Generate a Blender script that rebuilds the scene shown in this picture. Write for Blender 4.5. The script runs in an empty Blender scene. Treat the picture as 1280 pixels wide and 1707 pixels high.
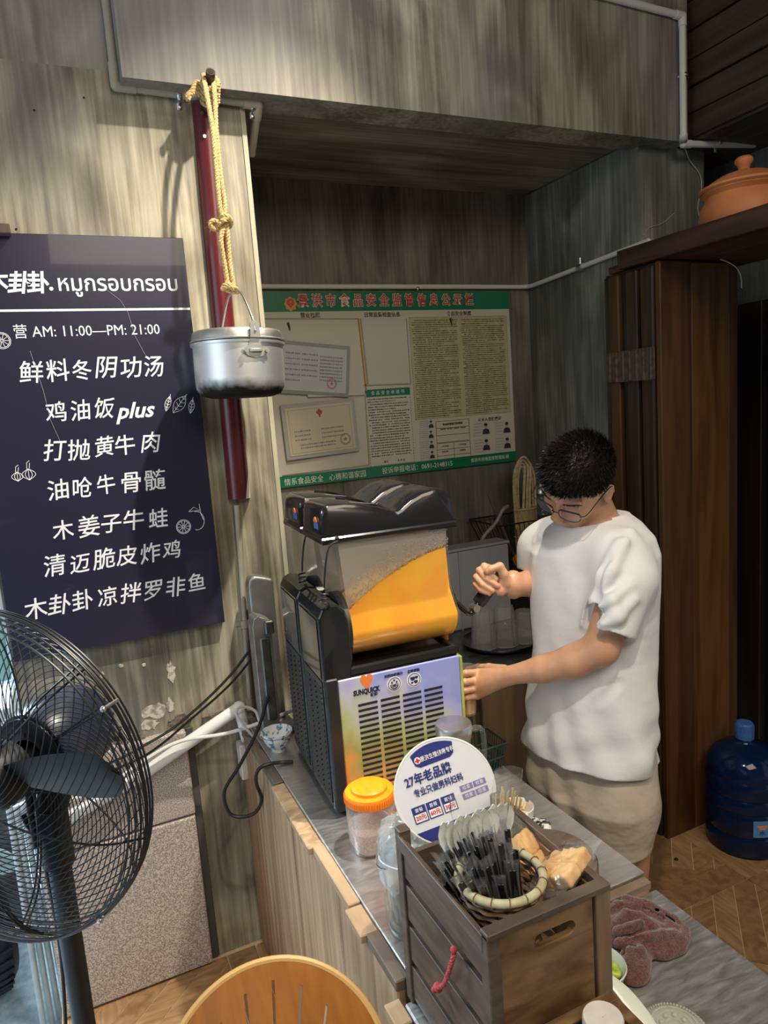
import bpy, bmesh, math, random
import numpy as np
from mathutils import Matrix, Vector, Quaternion, noise as mnoise

# ------------------------------------------------------------------ camera
random.seed(7)
SC = bpy.context.scene
COL = SC.collection
PPX, PPY, FPX, CAMH = 640.0, 853.5, 1175.0, 1.74
def _d(px, py):
    v = Vector((px-PPX, PPY-py, -FPX)); return v.normalized()
_Y = _d(97, 718); _Z = -_d(1231, 8800); _Z = (_Z - _Y*_Z.dot(_Y)).normalized(); _X = _Y.cross(_Z)
CM = Matrix((_X, _Y, _Z))                      # world = CM @ cam
CAMP = Vector((0, 0, CAMH))
cam_data = bpy.data.cameras.new('camera'); cam = bpy.data.objects.new('camera', cam_data); COL.objects.link(cam)
cam_data.sensor_fit = 'VERTICAL'; cam_data.sensor_height = 36.0; cam_data.lens = FPX/1707.0*36.0
cam_data.clip_start = 0.02
cam.matrix_world = Matrix.Translation(CAMP) @ CM.to_4x4()
SC.camera = cam
FWD = CM @ Vector((0, 0, -1))
# turning a pixel of the photograph into a real point on a known plane of the room
def ray(px, py): return CM @ _d(px, py)
def ony(px, py, y): r = ray(px, py); return CAMP + r*(y/r.y)
def onx(px, py, x): r = ray(px, py); return CAMP + r*(x/r.x)
def onz(px, py, z): r = ray(px, py); return CAMP + r*((z-CAMH)/r.z)
def at(px, py, dep): r = ray(px, py); return CAMP + r*(dep/r.dot(FWD))

# ------------------------------------------------------------------ light, world, exposure
SC.view_settings.view_transform = 'Standard'; SC.view_settings.look = 'None'
SC.view_settings.gamma = 1.0; SC.view_settings.use_curve_mapping = False
SC.view_settings.exposure = 0.16
wd = bpy.data.worlds.new('world'); SC.world = wd; wd.use_nodes = True
bgn = wd.node_tree.nodes['Background']
bgn.inputs[0].default_value = (0.80, 0.90, 1.0, 1); bgn.inputs[1].default_value = 0.38

def lamp(name, kind, loc, target, power, color, size=0.1, size_y=None, spot=None, blend=0.3):
    l = bpy.data.lights.new(name, kind); l.energy = power; l.color = color
    if kind == 'AREA':
        l.size = size
        if size_y: l.shape = 'RECTANGLE'; l.size_y = size_y
    else:
        l.shadow_soft_size = size
    if kind == 'SPOT': l.spot_size = math.radians(spot); l.spot_blend = blend
    o = bpy.data.objects.new(name, l); COL.objects.link(o)
    d = Vector(target)-Vector(loc)
    o.matrix_world = Matrix.Translation(loc) @ d.to_track_quat('-Z', 'Y').to_matrix().to_4x4()
    return o
WARM = (1.0, 0.86, 0.66)
# ceiling spotlight of the shop, thrown on the menu board and the hanging pot
lamp('track_spot', 'SPOT', (1.15, 1.10, 3.80), (0.20, 2.10, 1.1), 440, (1.0, 0.91, 0.76), 0.028, spot=50, blend=0.75)
# ceiling spotlight over the drinks counter and the man
lamp('counter_spot', 'SPOT', (0.35, 0.35, 3.10), (1.00, 1.30, 1.0), 85, (1.0, 0.88, 0.72), 0.03, spot=50, blend=0.6)
# bulkhead washer
lamp('bulkhead_spot', 'SPOT', (1.00, 1.10, 3.35), (0.95, 2.10, 3.0), 14, (0.96, 0.95, 0.95), 0.06, spot=80, blend=1.0)
# added soft fill from above and behind the viewer, for general room light
lamp('room_fill', 'AREA', (0.9, -0.7, 3.15), (0.9, 0.6, 0.6), 36, (1.0, 0.87, 0.70), 1.6, 1.2)
# daylight from the street on the left
lamp('street_daylight', 'AREA', (-1.7, 1.1, 1.9), (0.2, 1.7, 1.2), 13, (0.78, 0.89, 1.0), 1.3, 1.8)
lamp('street_sky', 'AREA', (-1.5, 3.4, 3.2), (-.5, 2.5, 0.0), 480, (0.74, 0.90, 1.0), 1.6, 1.6)

# ------------------------------------------------------------------ materials
MATS = {}
def _nt(name):
    m = bpy.data.materials.new(name); m.use_nodes = True
    nt = m.node_tree; b = nt.nodes['Principled BSDF']
    return m, nt, b
def setp(b, **k):
    for n, v in k.items():
        n = n.replace('_', ' ')
        if n in b.inputs: b.inputs[n].default_value = v
def mat(name, c, rough=0.5, metal=0.0, c2=None, scale=(8, 8, 8), detail=4, lo=0.35, hi=0.65, bump=0.0, bscale=None,
        trans=0.0, ior=1.45, alpha=1.0, coat=0.0, sub=0.0, sheen=0.0, distort=0.0, emit=None, rough2=None):
    if name in MATS: return MATS[name]
    m, nt, b = _nt(name)
    setp(b, Base_Color=(*c, 1), Roughness=rough, Metallic=metal, IOR=ior, Alpha=alpha)
    b.inputs['Transmission Weight'].default_value = trans
    b.inputs['Coat Weight'].default_value = coat
    b.inputs['Sheen Weight'].default_value = sheen
    if sub:
        b.inputs['Subsurface Weight'].default_value = sub
        b.inputs['Subsurface Radius'].default_value = (0.01, 0.004, 0.002); b.inputs['Subsurface Scale'].default_value = 1.0
    if emit: b.inputs['Emission Color'].default_value = (*emit[:3], 1); b.inputs['Emission Strength'].default_value = emit[3]
    if c2 is not None or bump:
        tc = nt.nodes.new('ShaderNodeTexCoord'); mp = nt.nodes.new('ShaderNodeMapping')
        mp.inputs['Scale'].default_value = scale
        nt.links.new(tc.outputs['Object'], mp.inputs['Vector'])
        nz = nt.nodes.new('ShaderNodeTexNoise'); nz.inputs['Detail'].default_value = detail; nz.inputs['Scale'].default_value = 1.0
        nz.inputs['Distortion'].default_value = distort
        nt.links.new(mp.outputs[0], nz.inputs['Vector'])
        if c2 is not None:
            rp = nt.nodes.new('ShaderNodeValToRGB'); rp.color_ramp.elements[0].position = lo; rp.color_ramp.elements[1].position = hi
            rp.color_ramp.elements[0].color = (*c, 1); rp.color_ramp.elements[1].color = (*c2, 1)
            nt.links.new(nz.outputs['Fac'], rp.inputs[0]); nt.links.new(rp.outputs[0], b.inputs['Base Color'])
        if rough2 is not None:
            mr = nt.nodes.new('ShaderNodeMapRange'); mr.inputs[1].default_value = lo; mr.inputs[2].default_value = hi
            mr.inputs[3].default_value = rough; mr.inputs[4].default_value = rough2
            nt.links.new(nz.outputs['Fac'], mr.inputs[0]); nt.links.new(mr.outputs[0], b.inputs['Roughness'])
        if bump:
            n2 = nz
            if bscale:
                mp2 = nt.nodes.new('ShaderNodeMapping'); mp2.inputs['Scale'].default_value = bscale
                nt.links.new(tc.outputs['Object'], mp2.inputs['Vector'])
                n2 = nt.nodes.new('ShaderNodeTexNoise'); n2.inputs['Scale'].default_value = 1.0; n2.inputs['Detail'].default_value = 3
                nt.links.new(mp2.outputs[0], n2.inputs['Vector'])
            bp = nt.nodes.new('ShaderNodeBump'); bp.inputs['Strength'].default_value = 1.0; bp.inputs['Distance'].default_value = bump
            nt.links.new(n2.outputs['Fac'], bp.inputs['Height']); nt.links.new(bp.outputs[0], b.inputs['Normal'])
    MATS[name] = m
    return m

def streaky(name, dark, mid, light, axis='z', rough=0.55, tint=None, fine=70.0, stretch=1.6, shift=0.0):
    """hand-brushed glaze: long streaks along one axis, in three tones, patchy"""
    m, nt, b = _nt(name); N = nt.nodes.new; L = nt.links.new
    tc = N('ShaderNodeTexCoord')
    def nz(sc, det, dis=0.0, off=0.0):
        mp = N('ShaderNodeMapping'); mp.inputs['Scale'].default_value = sc; mp.inputs['Location'].default_value = (off, off*1.7, off*.6)
        L(tc.outputs['Object'], mp.inputs['Vector'])
        n = N('ShaderNodeTexNoise'); n.inputs['Scale'].default_value = 1; n.inputs['Detail'].default_value = det; n.inputs['Distortion'].default_value = dis
        L(mp.outputs[0], n.inputs['Vector']); return n.outputs['Fac']
    if axis == 'z': s1, s2, s3 = (fine, fine, stretch*1.6), (15, 15, 2.0), (4.2, 4.2, 2.2)
    elif axis == 'x': s1, s2, s3 = (stretch, fine, fine), (1.1, 13, 13), (1.7, 2.6, 2.6)
    else: s1, s2, s3 = (fine, stretch, fine), (13, 1.1, 13), (2.6, 1.7, 2.6)
    a, c, e = nz(s1, 6, .25, shift), nz(s2, 4, .6, shift+3), nz(s3, 4, .9, shift+7)
    def mth(op, x, y, z=None):
        n = N('ShaderNodeMath'); n.operation = op
        for i, v in enumerate((x, y, z)):
            if v is None: continue
            if isinstance(v, (int, float)): n.inputs[i].default_value = v
            else: L(v, n.inputs[i])
        return n.outputs[0]
    s = mth('MULTIPLY_ADD', a, 0.40, mth('MULTIPLY_ADD', c, 0.36, mth('MULTIPLY', e, 0.62)))
    rp = N('ShaderNodeValToRGB'); cr = rp.color_ramp
    cr.elements[0].position = 0.545; cr.elements[0].color = (*dark, 1)
    cr.elements[1].position = 0.86; cr.elements[1].color = (*light, 1)
    k = cr.elements.new(0.68); k.color = (*mid, 1)
    L(s, rp.inputs[0])
    out = rp.outputs[0]
    if tint:
        mx = N('ShaderNodeMixRGB'); mx.blend_type = 'MIX'; mx.inputs[2].default_value = (*tint, 1)
        t = nz((1.3, 1.3, 1.3), 2, .5, shift+11)
        mr = N('ShaderNodeMapRange'); mr.inputs[1].default_value = .5; mr.inputs[2].default_value = .72; mr.inputs[4].default_value = .55
        L(t, mr.inputs[0]); L(mr.outputs[0], mx.inputs[0]); L(out, mx.inputs[1]); out = mx.outputs[0]
    L(out, b.inputs['Base Color'])
    mr = N('ShaderNodeMapRange'); mr.inputs[1].default_value = .3; mr.inputs[2].default_value = .8
    mr.inputs[3].default_value = rough-.1; mr.inputs[4].default_value = rough+.15; L(e, mr.inputs[0]); L(mr.outputs[0], b.inputs['Roughness'])
    bp = N('ShaderNodeBump'); bp.inputs['Distance'].default_value = 0.0012; L(s, bp.inputs['Height']); L(bp.outputs[0], b.inputs['Normal'])
    MATS[name] = m
    return m

# ------------------------------------------------------------------ mesh builder
WM = {}      # world matrices of the things, kept by name
class MB:
    def __init__(s, T=None):
        s.v = []; s.f = []; s.mi = []; s.sm = []; s.T = T or Matrix.Identity(4); s.cur = 0
    def add(s, vs, fs, smooth=False, T=None):
        T = s.T @ T if T is not None else s.T
        o = len(s.v); s.v += [T @ Vector(p) for p in vs]
        for f in fs: s.f.append([i+o for i in f]); s.mi.append(s.cur); s.sm.append(smooth)
        return s
    def box(s, lo, hi, ch=0.0, T=None):
        x0, y0, z0 = lo; x1, y1, z1 = hi
        if ch <= 0:
            v = [(x, y, z) for z in (z0, z1) for y in (y0, y1) for x in (x0, x1)]
            return s.add(v, [(0, 2, 3, 1), (4, 5, 7, 6), (0, 1, 5, 4), (2, 6, 7, 3), (0, 4, 6, 2), (1, 3, 7, 5)], T=T)
        ch = min(ch, (x1-x0)*.49, (y1-y0)*.49, (z1-z0)*.49)
        bm = bmesh.new(); bmesh.ops.create_cube(bm, size=1)
        for q in bm.verts: q.co = Vector(((x0+x1)/2+q.co.x*(x1-x0), (y0+y1)/2+q.co.y*(y1-y0), (z0+z1)/2+q.co.z*(z1-z0)))
        bmesh.ops.bevel(bm, geom=bm.edges[:], offset=ch, segments=1 if ch < .006 else 3, affect='EDGES', profile=.5)
        bm.verts.ensure_lookup_table()
        vs = [tuple(q.co) for q in bm.verts]; fs = [[q.index for q in f.verts] for f in bm.faces]; bm.free()
        return s.add(vs, fs, T=T, smooth=False)
    def loft(s, rings, cap=True, smooth=True, closed=True, T=None):
        n = len(rings[0]); vs = [p for r in rings for p in r]; fs = []
        m = n if closed else n-1
        for i in range(len(rings)-1):
            for j in range(m):
                a = i*n+j; b_ = i*n+(j+1) % n; fs.append((a, b_, b_+n, a+n))
        s.add(vs, fs, smooth, T)
        if cap and closed:
            s.add(list(rings[0]), [list(range(n))[::-1]], False, T); s.add(list(rings[-1]), [list(range(n))], False, T)
        return s
    def cyl(s, a, b_, r, r2=None, n=20, cap=True, T=None):
        a = Vector(a); b_ = Vector(b_); r2 = r if r2 is None else r2
        d = (b_-a).normalized(); q = d.orthogonal().normalized(); w = d.cross(q)
        R = [[c+(q*math.cos(t)+w*math.sin(t))*rr for t in [2*math.pi*k/n for k in range(n)]] for c, rr in ((a, r), (b_, r2))]
        return s.loft(R, cap, T=T)
    def tube(s, pts, r, n=8, cap=True, closed=False, T=None, twist=None):
        pts = [Vector(p) for p in pts]; N = len(pts); rings = []; q = None
        for i, p in enumerate(pts):
            if closed: d = (pts[(i+1) % N]-pts[i-1])
            else: d = pts[min(i+1, N-1)]-pts[max(i-1, 0)]
            d = d.normalized() if d.length > 1e-9 else Vector((0, 0, 1))
            if q is None: q = d.orthogonal().normalized()
            else: q = (q-d*q.dot(d)); q = q.normalized() if q.length > 1e-6 else d.orthogonal().normalized()
            w = d.cross(q); rr = r(i/(N-1)) if callable(r) else r
            rings.append([p+(q*math.cos(t)+w*math.sin(t))*rr for t in [2*math.pi*k/n for k in range(n)]])
        if closed:
            # align last ring to the first
            best = min(range(n), key=lambda k: (rings[-1][k]-rings[0][0]).length)
            rings.append([rings[0][(j-best) % n] for j in range(n)])
            return s.loft(rings, False, T=T)
        return s.loft(rings, cap, T=T)
    def lathe(s, prof, n=40, T=None, cap=False, smooth=True, c=(0, 0, 0), sx=1, sy=1):
        R = [[(c[0]+r*sx*math.cos(2*math.pi*k/n), c[1]+r*sy*math.sin(2*math.pi*k/n), c[2]+z) for k in range(n)] for r, z in prof]
        return s.loft(R, cap, smooth, T=T)
    def prism(s, poly, z0, z1, T=None, ch=0.0):
        """poly in local xy (ccw), extruded z0..z1"""
        n = len(poly); a = [(x, y, z0) for x, y in poly]; b_ = [(x, y, z1) for x, y in poly]
        fs = [list(range(n))[::-1], [n+i for i in range(n)]]+[(i, (i+1) % n, n+(i+1) % n, n+i) for i in range(n)]
        return s.add(a+b_, fs, T=T)
    def sphere(s, c, r, n=16, m=10, T=None, rz=None):
        rz = r if rz is None else rz
        return s.lathe([(max(1e-5, math.sin(math.pi*k/m))*r, -math.cos(math.pi*k/m)*rz) for k in range(m+1)], n, T=T, c=c)
    def build(s, name, mats, parent=None, auto=False):
        me = bpy.data.meshes.new(name)
        Wi = (WM[parent.name].inverted() if parent is not None and parent.name in WM else Matrix.Identity(4))
        me.from_pydata([tuple(Wi @ p) for p in s.v], [], s.f)
        if not isinstance(mats, (list, tuple)): mats = [mats]
        for m in mats: me.materials.append(m)
        me.polygons.foreach_set('material_index', s.mi); me.polygons.foreach_set('use_smooth', s.sm)
        me.validate(); me.update()
        bm = bmesh.new(); bm.from_mesh(me); bmesh.ops.remove_doubles(bm, verts=bm.verts, dist=1e-6)
        bmesh.ops.recalc_face_normals(bm, faces=bm.faces); bm.to_mesh(me); bm.free()
        if any(s.sm): me.set_sharp_from_angle(angle=math.radians(42))
        o = bpy.data.objects.new(name, me); COL.objects.link(o)
        if parent is not None:
            o.parent = parent; WM[o.name] = WM[parent.name]
        else: WM[o.name] = Matrix.Identity(4)
        return o
def tag(o, label=None, cat=None, group=None, kind=None):
    if label: o['label'] = label
    if cat: o['category'] = cat
    if group: o['group'] = group
    if kind: o['kind'] = kind
    return o
def thing(name, label, cat, loc=(0, 0, 0), rz=0.0, group=None, R=None):
    o = bpy.data.objects.new(name, None); COL.objects.link(o); o.empty_display_size = .05
    W = Matrix.Translation(loc) @ (R if R is not None else Matrix.Rotation(rz, 4, 'Z'))
    o.matrix_world = W; WM[o.name] = W
    return tag(o, label, cat, group)
def solo(mb, name, m, label, cat, group=None, kind=None):
    """a thing that is a single mesh; origin moved to its base"""
    o = mb.build(name, m); me = o.data
    vs = [v.co for v in me.vertices]; mn = [min(v[i] for v in vs) for i in range(3)]; mx = [max(v[i] for v in vs) for i in range(3)]
    c = Vector(((mn[0]+mx[0])/2, (mn[1]+mx[1])/2, mn[2])); me.transform(Matrix.Translation(-c)); o.location = c
    WM[o.name] = Matrix.Translation(c)
    return tag(o, label, cat, group, kind)
def struct(o): o['kind'] = 'structure'; return o
def copy_thing(o, loc=None, rz=None, label=None):
    c = o.copy(); COL.objects.link(c)
    for ch in o.children:
        d = ch.copy(); COL.objects.link(d); d.parent = c
        for g in ch.children:
            e = g.copy(); COL.objects.link(e); e.parent = d
    if loc is not None: c.location = loc
    if rz is not None: c.rotation_euler = (0, 0, rz)
    if label: c['label'] = label
    return c
def spline(pts, k=8):
    P = [Vector(p) for p in pts]; P = [P[0]*2-P[1]]+P+[P[-1]*2-P[-2]]; out = []
    for i in range(1, len(P)-2):
        for j in range(k):
            t = j/k; a, b_, c, d = P[i-1], P[i], P[i+1], P[i+2]
            out.append(.5*((2*b_)+(c-a)*t+(2*a-5*b_+4*c-d)*t*t+(-a+3*b_-3*c+d)*t**3))
    out.append(P[-2]); return out
def arc(c, r, a0, a1, n, ax=(1, 0, 0), ay=(0, 0, 1)):
    c = Vector(c); ax = Vector(ax); ay = Vector(ay)
    return [c+ax*r*math.cos(a0+(a1-a0)*k/n)+ay*r*math.sin(a0+(a1-a0)*k/n) for k in range(n+1)]

# ------------------------------------------------------------------ lettering (Blender's own font)
def lettering(txt, size, pos, m, parent=None, right=(1, 0, 0), up=(0, 0, 1), bold=0.0, ext=0.0006, align='CENTER', shear=0.0,
              name='lettering', rot=0.0, sx=1.0):
    cu = bpy.data.curves.new('t', 'FONT'); cu.body = txt; cu.size = size; cu.align_x = align; cu.align_y = 'CENTER'
    cu.offset = bold; cu.extrude = ext/2; cu.resolution_u = 2; cu.shear = shear
    ob = bpy.data.objects.new('t', cu); COL.objects.link(ob)
    dg = bpy.context.evaluated_depsgraph_get(); me = bpy.data.meshes.new_from_object(ob.evaluated_get(dg))
    bpy.data.objects.remove(ob); bpy.data.curves.remove(cu)
    r = Vector(right).normalized(); u = Vector(up).normalized(); n = r.cross(u)
    T = Matrix.Translation(pos) @ Matrix((r, u, n)).transposed().to_4x4() @ Matrix.Rotation(rot, 4, 'Z') @ Matrix.Diagonal((sx, 1, 1, 1))
    vs = [T @ v.co for v in me.vertices]; fs = [list(p.vertices) for p in me.polygons]
    bpy.data.meshes.remove(me)
    if parent == 'RAW': return vs, fs
    mb = MB(); mb.add(vs, fs)
    return mb_fast(mb, name, m, parent)
def mb_fast(mb, name, m, parent):
    me = bpy.data.meshes.new(name); Wi = WM[parent.name].inverted() if parent is not None else Matrix.Identity(4)
    me.from_pydata([tuple(Wi @ p) for p in mb.v], [], mb.f)
    for q in (m if isinstance(m, (list, tuple)) else [m]): me.materials.append(q)
    me.polygons.foreach_set('material_index', mb.mi)
    me.update(); o = bpy.data.objects.new(name, me); COL.objects.link(o)
    if parent is not None: o.parent = parent; WM[o.name] = WM[parent.name]
    return o
def words(lines, name, m, parent):
    """several runs of lettering joined into one part: (text, size, pos, right, up, bold, extra)"""
    mb = MB()
    for L in lines:
        t, s, p = L[:3]; kw = L[3] if len(L) > 3 else {}
        v, f = lettering(t, s, p, None, 'RAW', **kw); mb.add(v, f)
    return mb_fast(mb, name, m, parent)

# ------------------------------------------------------------------ signed-distance sculpting (for bodies, cloth, bread)
class SDF:
    def __init__(s, lo, hi, h):
        s.lo = np.array(lo, np.float32); s.h = h
        s.n = np.ceil((np.array(hi)-np.array(lo))/h).astype(int)+1
        s.g = np.full(s.n, 1.0, np.float32)
    def win(s, lo, hi):
        a = np.clip(np.floor((np.array(lo)-s.lo)/s.h).astype(int), 0, s.n-1); b_ = np.clip(np.ceil((np.array(hi)-s.lo)/s.h).astype(int)+1, 1, s.n)
        ax = [s.lo[i]+s.h*np.arange(a[i], b_[i], dtype=np.float32) for i in range(3)]
        X, Y, Z = ax[0][:, None, None], ax[1][None, :, None], ax[2][None, None, :]
        return (slice(a[0], b_[0]), slice(a[1], b_[1]), slice(a[2], b_[2])), X, Y, Z
    @staticmethod
    def smin(a, b_, k):
        if k <= 0: return np.minimum(a, b_)
        h = np.clip(.5+.5*(b_-a)/k, 0, 1); return b_+(a-b_)*h-k*h*(1-h)
    def put(s, sl, d, k, op):
        if op == 'u': s.g[sl] = s.smin(s.g[sl], d, k)
        elif op == 's': s.g[sl] = -s.smin(-s.g[sl], d, k)
        elif op == 'i': s.g[sl] = -s.smin(-s.g[sl], -d, k)
    def cap(s, a, b_, r1, r2=None, k=.01, op='u'):
        a = np.array(a, np.float32); b_ = np.array(b_, np.float32); r2 = r1 if r2 is None else r2
        m = max(r1, r2)+k+3*s.h; sl, X, Y, Z = s.win(np.minimum(a, b_)-m, np.maximum(a, b_)+m)
        v = b_-a; L = max(float(v@v), 1e-12)
        t = np.clip(((X-a[0])*v[0]+(Y-a[1])*v[1]+(Z-a[2])*v[2])/L, 0, 1)
        d = np.sqrt((X-a[0]-t*v[0])**2+(Y-a[1]-t*v[1])**2+(Z-a[2]-t*v[2])**2)-(r1+(r2-r1)*t)
        s.put(sl, d.astype(np.float32), k, op)
    def chain(s, pts, rs, k=.006, op='u'):
        for i in range(len(pts)-1): s.cap(pts[i], pts[i+1], rs[i], rs[i+1], k, op)
    def ell(s, c, r, R=None, k=.01, op='u'):
        c = np.array(c, np.float32); m = max(r)+k+3*s.h; sl, X, Y, Z = s.win(c-m, c+m)
        P = (X-c[0], Y-c[1], Z-c[2])
        if R is not None: P = [R[0][i]*P[0]+R[1][i]*P[1]+R[2][i]*P[2] for i in range(3)]   # R columns = local axes
        k0 = np.sqrt((P[0]/r[0])**2+(P[1]/r[1])**2+(P[2]/r[2])**2); k1 = np.sqrt((P[0]/r[0]**2)**2+(P[1]/r[1]**2)**2+(P[2]/r[2]**2)**2)
        s.put(sl, (k0*(k0-1)/np.maximum(k1, 1e-6)).astype(np.float32), k, op)
    def func(s, lo, hi, fn, k=.01, op='u'):
        sl, X, Y, Z = s.win(lo, hi); s.put(sl, fn(X, Y, Z).astype(np.float32), k, op)
    def mesh(s):
        g = s.g; S = g < 0
        nx, ny, nz = np.array(g.shape)-1
        cnt = np.zeros((nx, ny, nz), np.uint8)
        for i in (0, 1):
            for j in (0, 1):
                for k in (0, 1): cnt += S[i:i+nx, j:j+ny, k:k+nz]
        act = (cnt > 0) & (cnt < 8); del cnt
        idx = np.argwhere(act); M_ = len(idx)
        ids = np.full(act.shape, -1, np.int32); ids[act] = np.arange(M_)
        I, J, K = idx.T; acc = np.zeros((M_, 3)); n = np.zeros(M_)
        C8 = [(i, j, k) for i in (0, 1) for j in (0, 1) for k in (0, 1)]
        for a in C8:
            for b_ in C8:
                if a < b_ and sum(abs(a[q]-b_[q]) for q in range(3)) == 1:
                    va = g[I+a[0], J+a[1], K+a[2]]; vb = g[I+b_[0], J+b_[1], K+b_[2]]; mk = (va < 0) != (vb < 0)
                    t = np.where(mk, va/np.where(mk, va-vb, 1), 0)
                    for q in range(3): acc[:, q] += np.where(mk, a[q]+t*(b_[q]-a[q]), 0)
                    n += mk
        V = (idx+acc/n[:, None])*s.h+s.lo
        F = []
        for axis in range(3):
            sh = [slice(None)]*3; sh2 = [slice(None)]*3; sh[axis] = slice(0, -1); sh2[axis] = slice(1, None)
            A = S[tuple(sh)]; B = S[tuple(sh2)]; e = np.argwhere(A != B)
            u, w = (axis+1) % 3, (axis+2) % 3
            e = e[(e[:, u] > 0) & (e[:, w] > 0) & (e[:, u] < act.shape[u]) & (e[:, w] < act.shape[w]) & (e[:, axis] < act.shape[axis])]
            q = []
            for du, dw in ((-1, -1), (0, -1), (0, 0), (-1, 0)):
                c = e.copy(); c[:, u] += du; c[:, w] += dw; q.append(ids[c[:, 0], c[:, 1], c[:, 2]])
            q = np.stack(q, 1); ins = A[e[:, 0], e[:, 1], e[:, 2]]
            q[~ins] = q[~ins][:, ::-1]; F.append(q)
        F = np.concatenate(F); F = F[(F >= 0).all(1)]
        return V, F
def np_object(V, F, name, mats, parent=None, smooth_it=0, mi=None):
    me = bpy.data.meshes.new(name)
    if parent is not None:
        Wi = np.array(WM[parent.name].inverted()); V = V @ Wi[:3, :3].T+Wi[:3, 3]
    V = np.asarray(V, np.float32)
    if smooth_it:
        E = np.concatenate([F[:, [0, 1]], F[:, [1, 2]], F[:, [2, 3]], F[:, [3, 0]]])
        for _ in range(smooth_it):
            A = np.zeros_like(V); n = np.zeros(len(V), np.float32)
            np.add.at(A, E[:, 0], V[E[:, 1]]); np.add.at(A, E[:, 1], V[E[:, 0]])
            np.add.at(n, E[:, 0], 1); np.add.at(n, E[:, 1], 1)
            V = V*.5+.5*A/np.maximum(n, 1)[:, None]
    me.vertices.add(len(V)); me.vertices.foreach_set('co', V.ravel())
    me.loops.add(F.size); me.loops.foreach_set('vertex_index', F.ravel().astype(np.int32))
    me.polygons.add(len(F)); me.polygons.foreach_set('loop_start', np.arange(0, F.size, F.shape[1], dtype=np.int32))
    me.polygons.foreach_set('use_smooth', np.ones(len(F), bool))
    if mi is not None: me.polygons.foreach_set('material_index', mi.astype(np.int32))
    for m in (mats if isinstance(mats, (list, tuple)) else [mats]): me.materials.append(m)
    me.update(calc_edges=True); me.validate()
    o = bpy.data.objects.new(name, me); COL.objects.link(o)
    if parent is not None: o.parent = parent; WM[o.name] = WM[parent.name]
    return o
# ================================================================== THE ROOM
WY, NY, NXL, NXR, BZ, BX = 2.17, 2.896, 0.615, 2.145, 2.675, 2.315
plaster = streaky('brushed_plaster', (.095, .080, .052), (.245, .215, .150), (.54, .49, .36), 'z', tint=(.20, .20, .20))
plaster_up = streaky('brushed_plaster_upper', (.10, .088, .062), (.215, .19, .145), (.42, .385, .30), 'z', tint=(.27, .27, .27), shift=5)
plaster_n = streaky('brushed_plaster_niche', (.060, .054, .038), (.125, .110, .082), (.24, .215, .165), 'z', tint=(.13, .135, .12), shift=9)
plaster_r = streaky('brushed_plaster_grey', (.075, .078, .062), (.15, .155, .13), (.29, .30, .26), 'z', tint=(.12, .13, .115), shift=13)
plaster_s = streaky('brushed_plaster_soffit', (.085, .072, .050), (.19, .165, .12), (.38, .335, .25), 'x', shift=17)
teal = streaky('teal_grey_plaster', (.055, .070, .062), (.085, .10, .09), (.14, .155, .13), 'z', shift=23)
dark = mat('dark_void', (.012, .011, .010), .8)
granite = mat('granite', (.25, .205, .18), .6, c2=(.60, .52, .46), scale=(300, 300, 300), detail=3, lo=.42, hi=.60, bump=.0008)
grout = mat('tile_joint', (.62, .46, .27), .7)
steelb = mat('brushed_steel', (.52, .53, .54), .26, 1.0, c2=(.66, .66, .67), scale=(60, 4, 60), detail=6, rough2=.42, bump=.0004)

def quadbox(name, lo, hi, m): o = MB().box(lo, hi).build(name, m); return struct(o)
# --- wall with the menu board: the wall itself ends at the street opening
quadbox('wall_left', (-.20, WY, 0), (NXL, WY+.73+.1, BZ+.02), plaster)
quadbox('wall_left_lintel', (-2.6, WY, 2.27), (-.20, WY+.25, 3.9), plaster).name = 'wall_lintel'
# --- the bulkhead above the alcove, a little proud of the wall, with a lip line in its soffit
b = MB(); b.box((.272, WY-.08, 2.650), (BX, WY+.05, 3.9)); o = struct(b.build('wall_bulkhead', plaster_up))
b = MB(); b.box((-2.6, WY, BZ+.02), (.268, WY+.05, 3.9)); struct(b.build('wall_upper', plaster_up))
quadbox('ceiling_alcove', (NXL-.02, WY+.05, BZ+.006), (NXR+.05, NY+.1, BZ+.10), plaster_s)
b = MB(); b.box((NXL+.0, WY+.048, BZ-.010), (NXR, WY+.075, BZ+.012)); struct(b.build('trim_1', plaster_s))
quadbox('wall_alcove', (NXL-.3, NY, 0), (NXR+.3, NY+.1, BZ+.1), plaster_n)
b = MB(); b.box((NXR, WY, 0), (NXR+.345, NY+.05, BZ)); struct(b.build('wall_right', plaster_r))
# pale painted corner of the left wall
b = MB(); b.box((NXL-.012, WY-.003, .80), (NXL+.002, WY+.6, BZ)); struct(b.build('trim_2', mat('corner_paint', (.48, .45, .32), .6, c2=(.33, .30, .22), scale=(20, 20, 5))))
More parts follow.
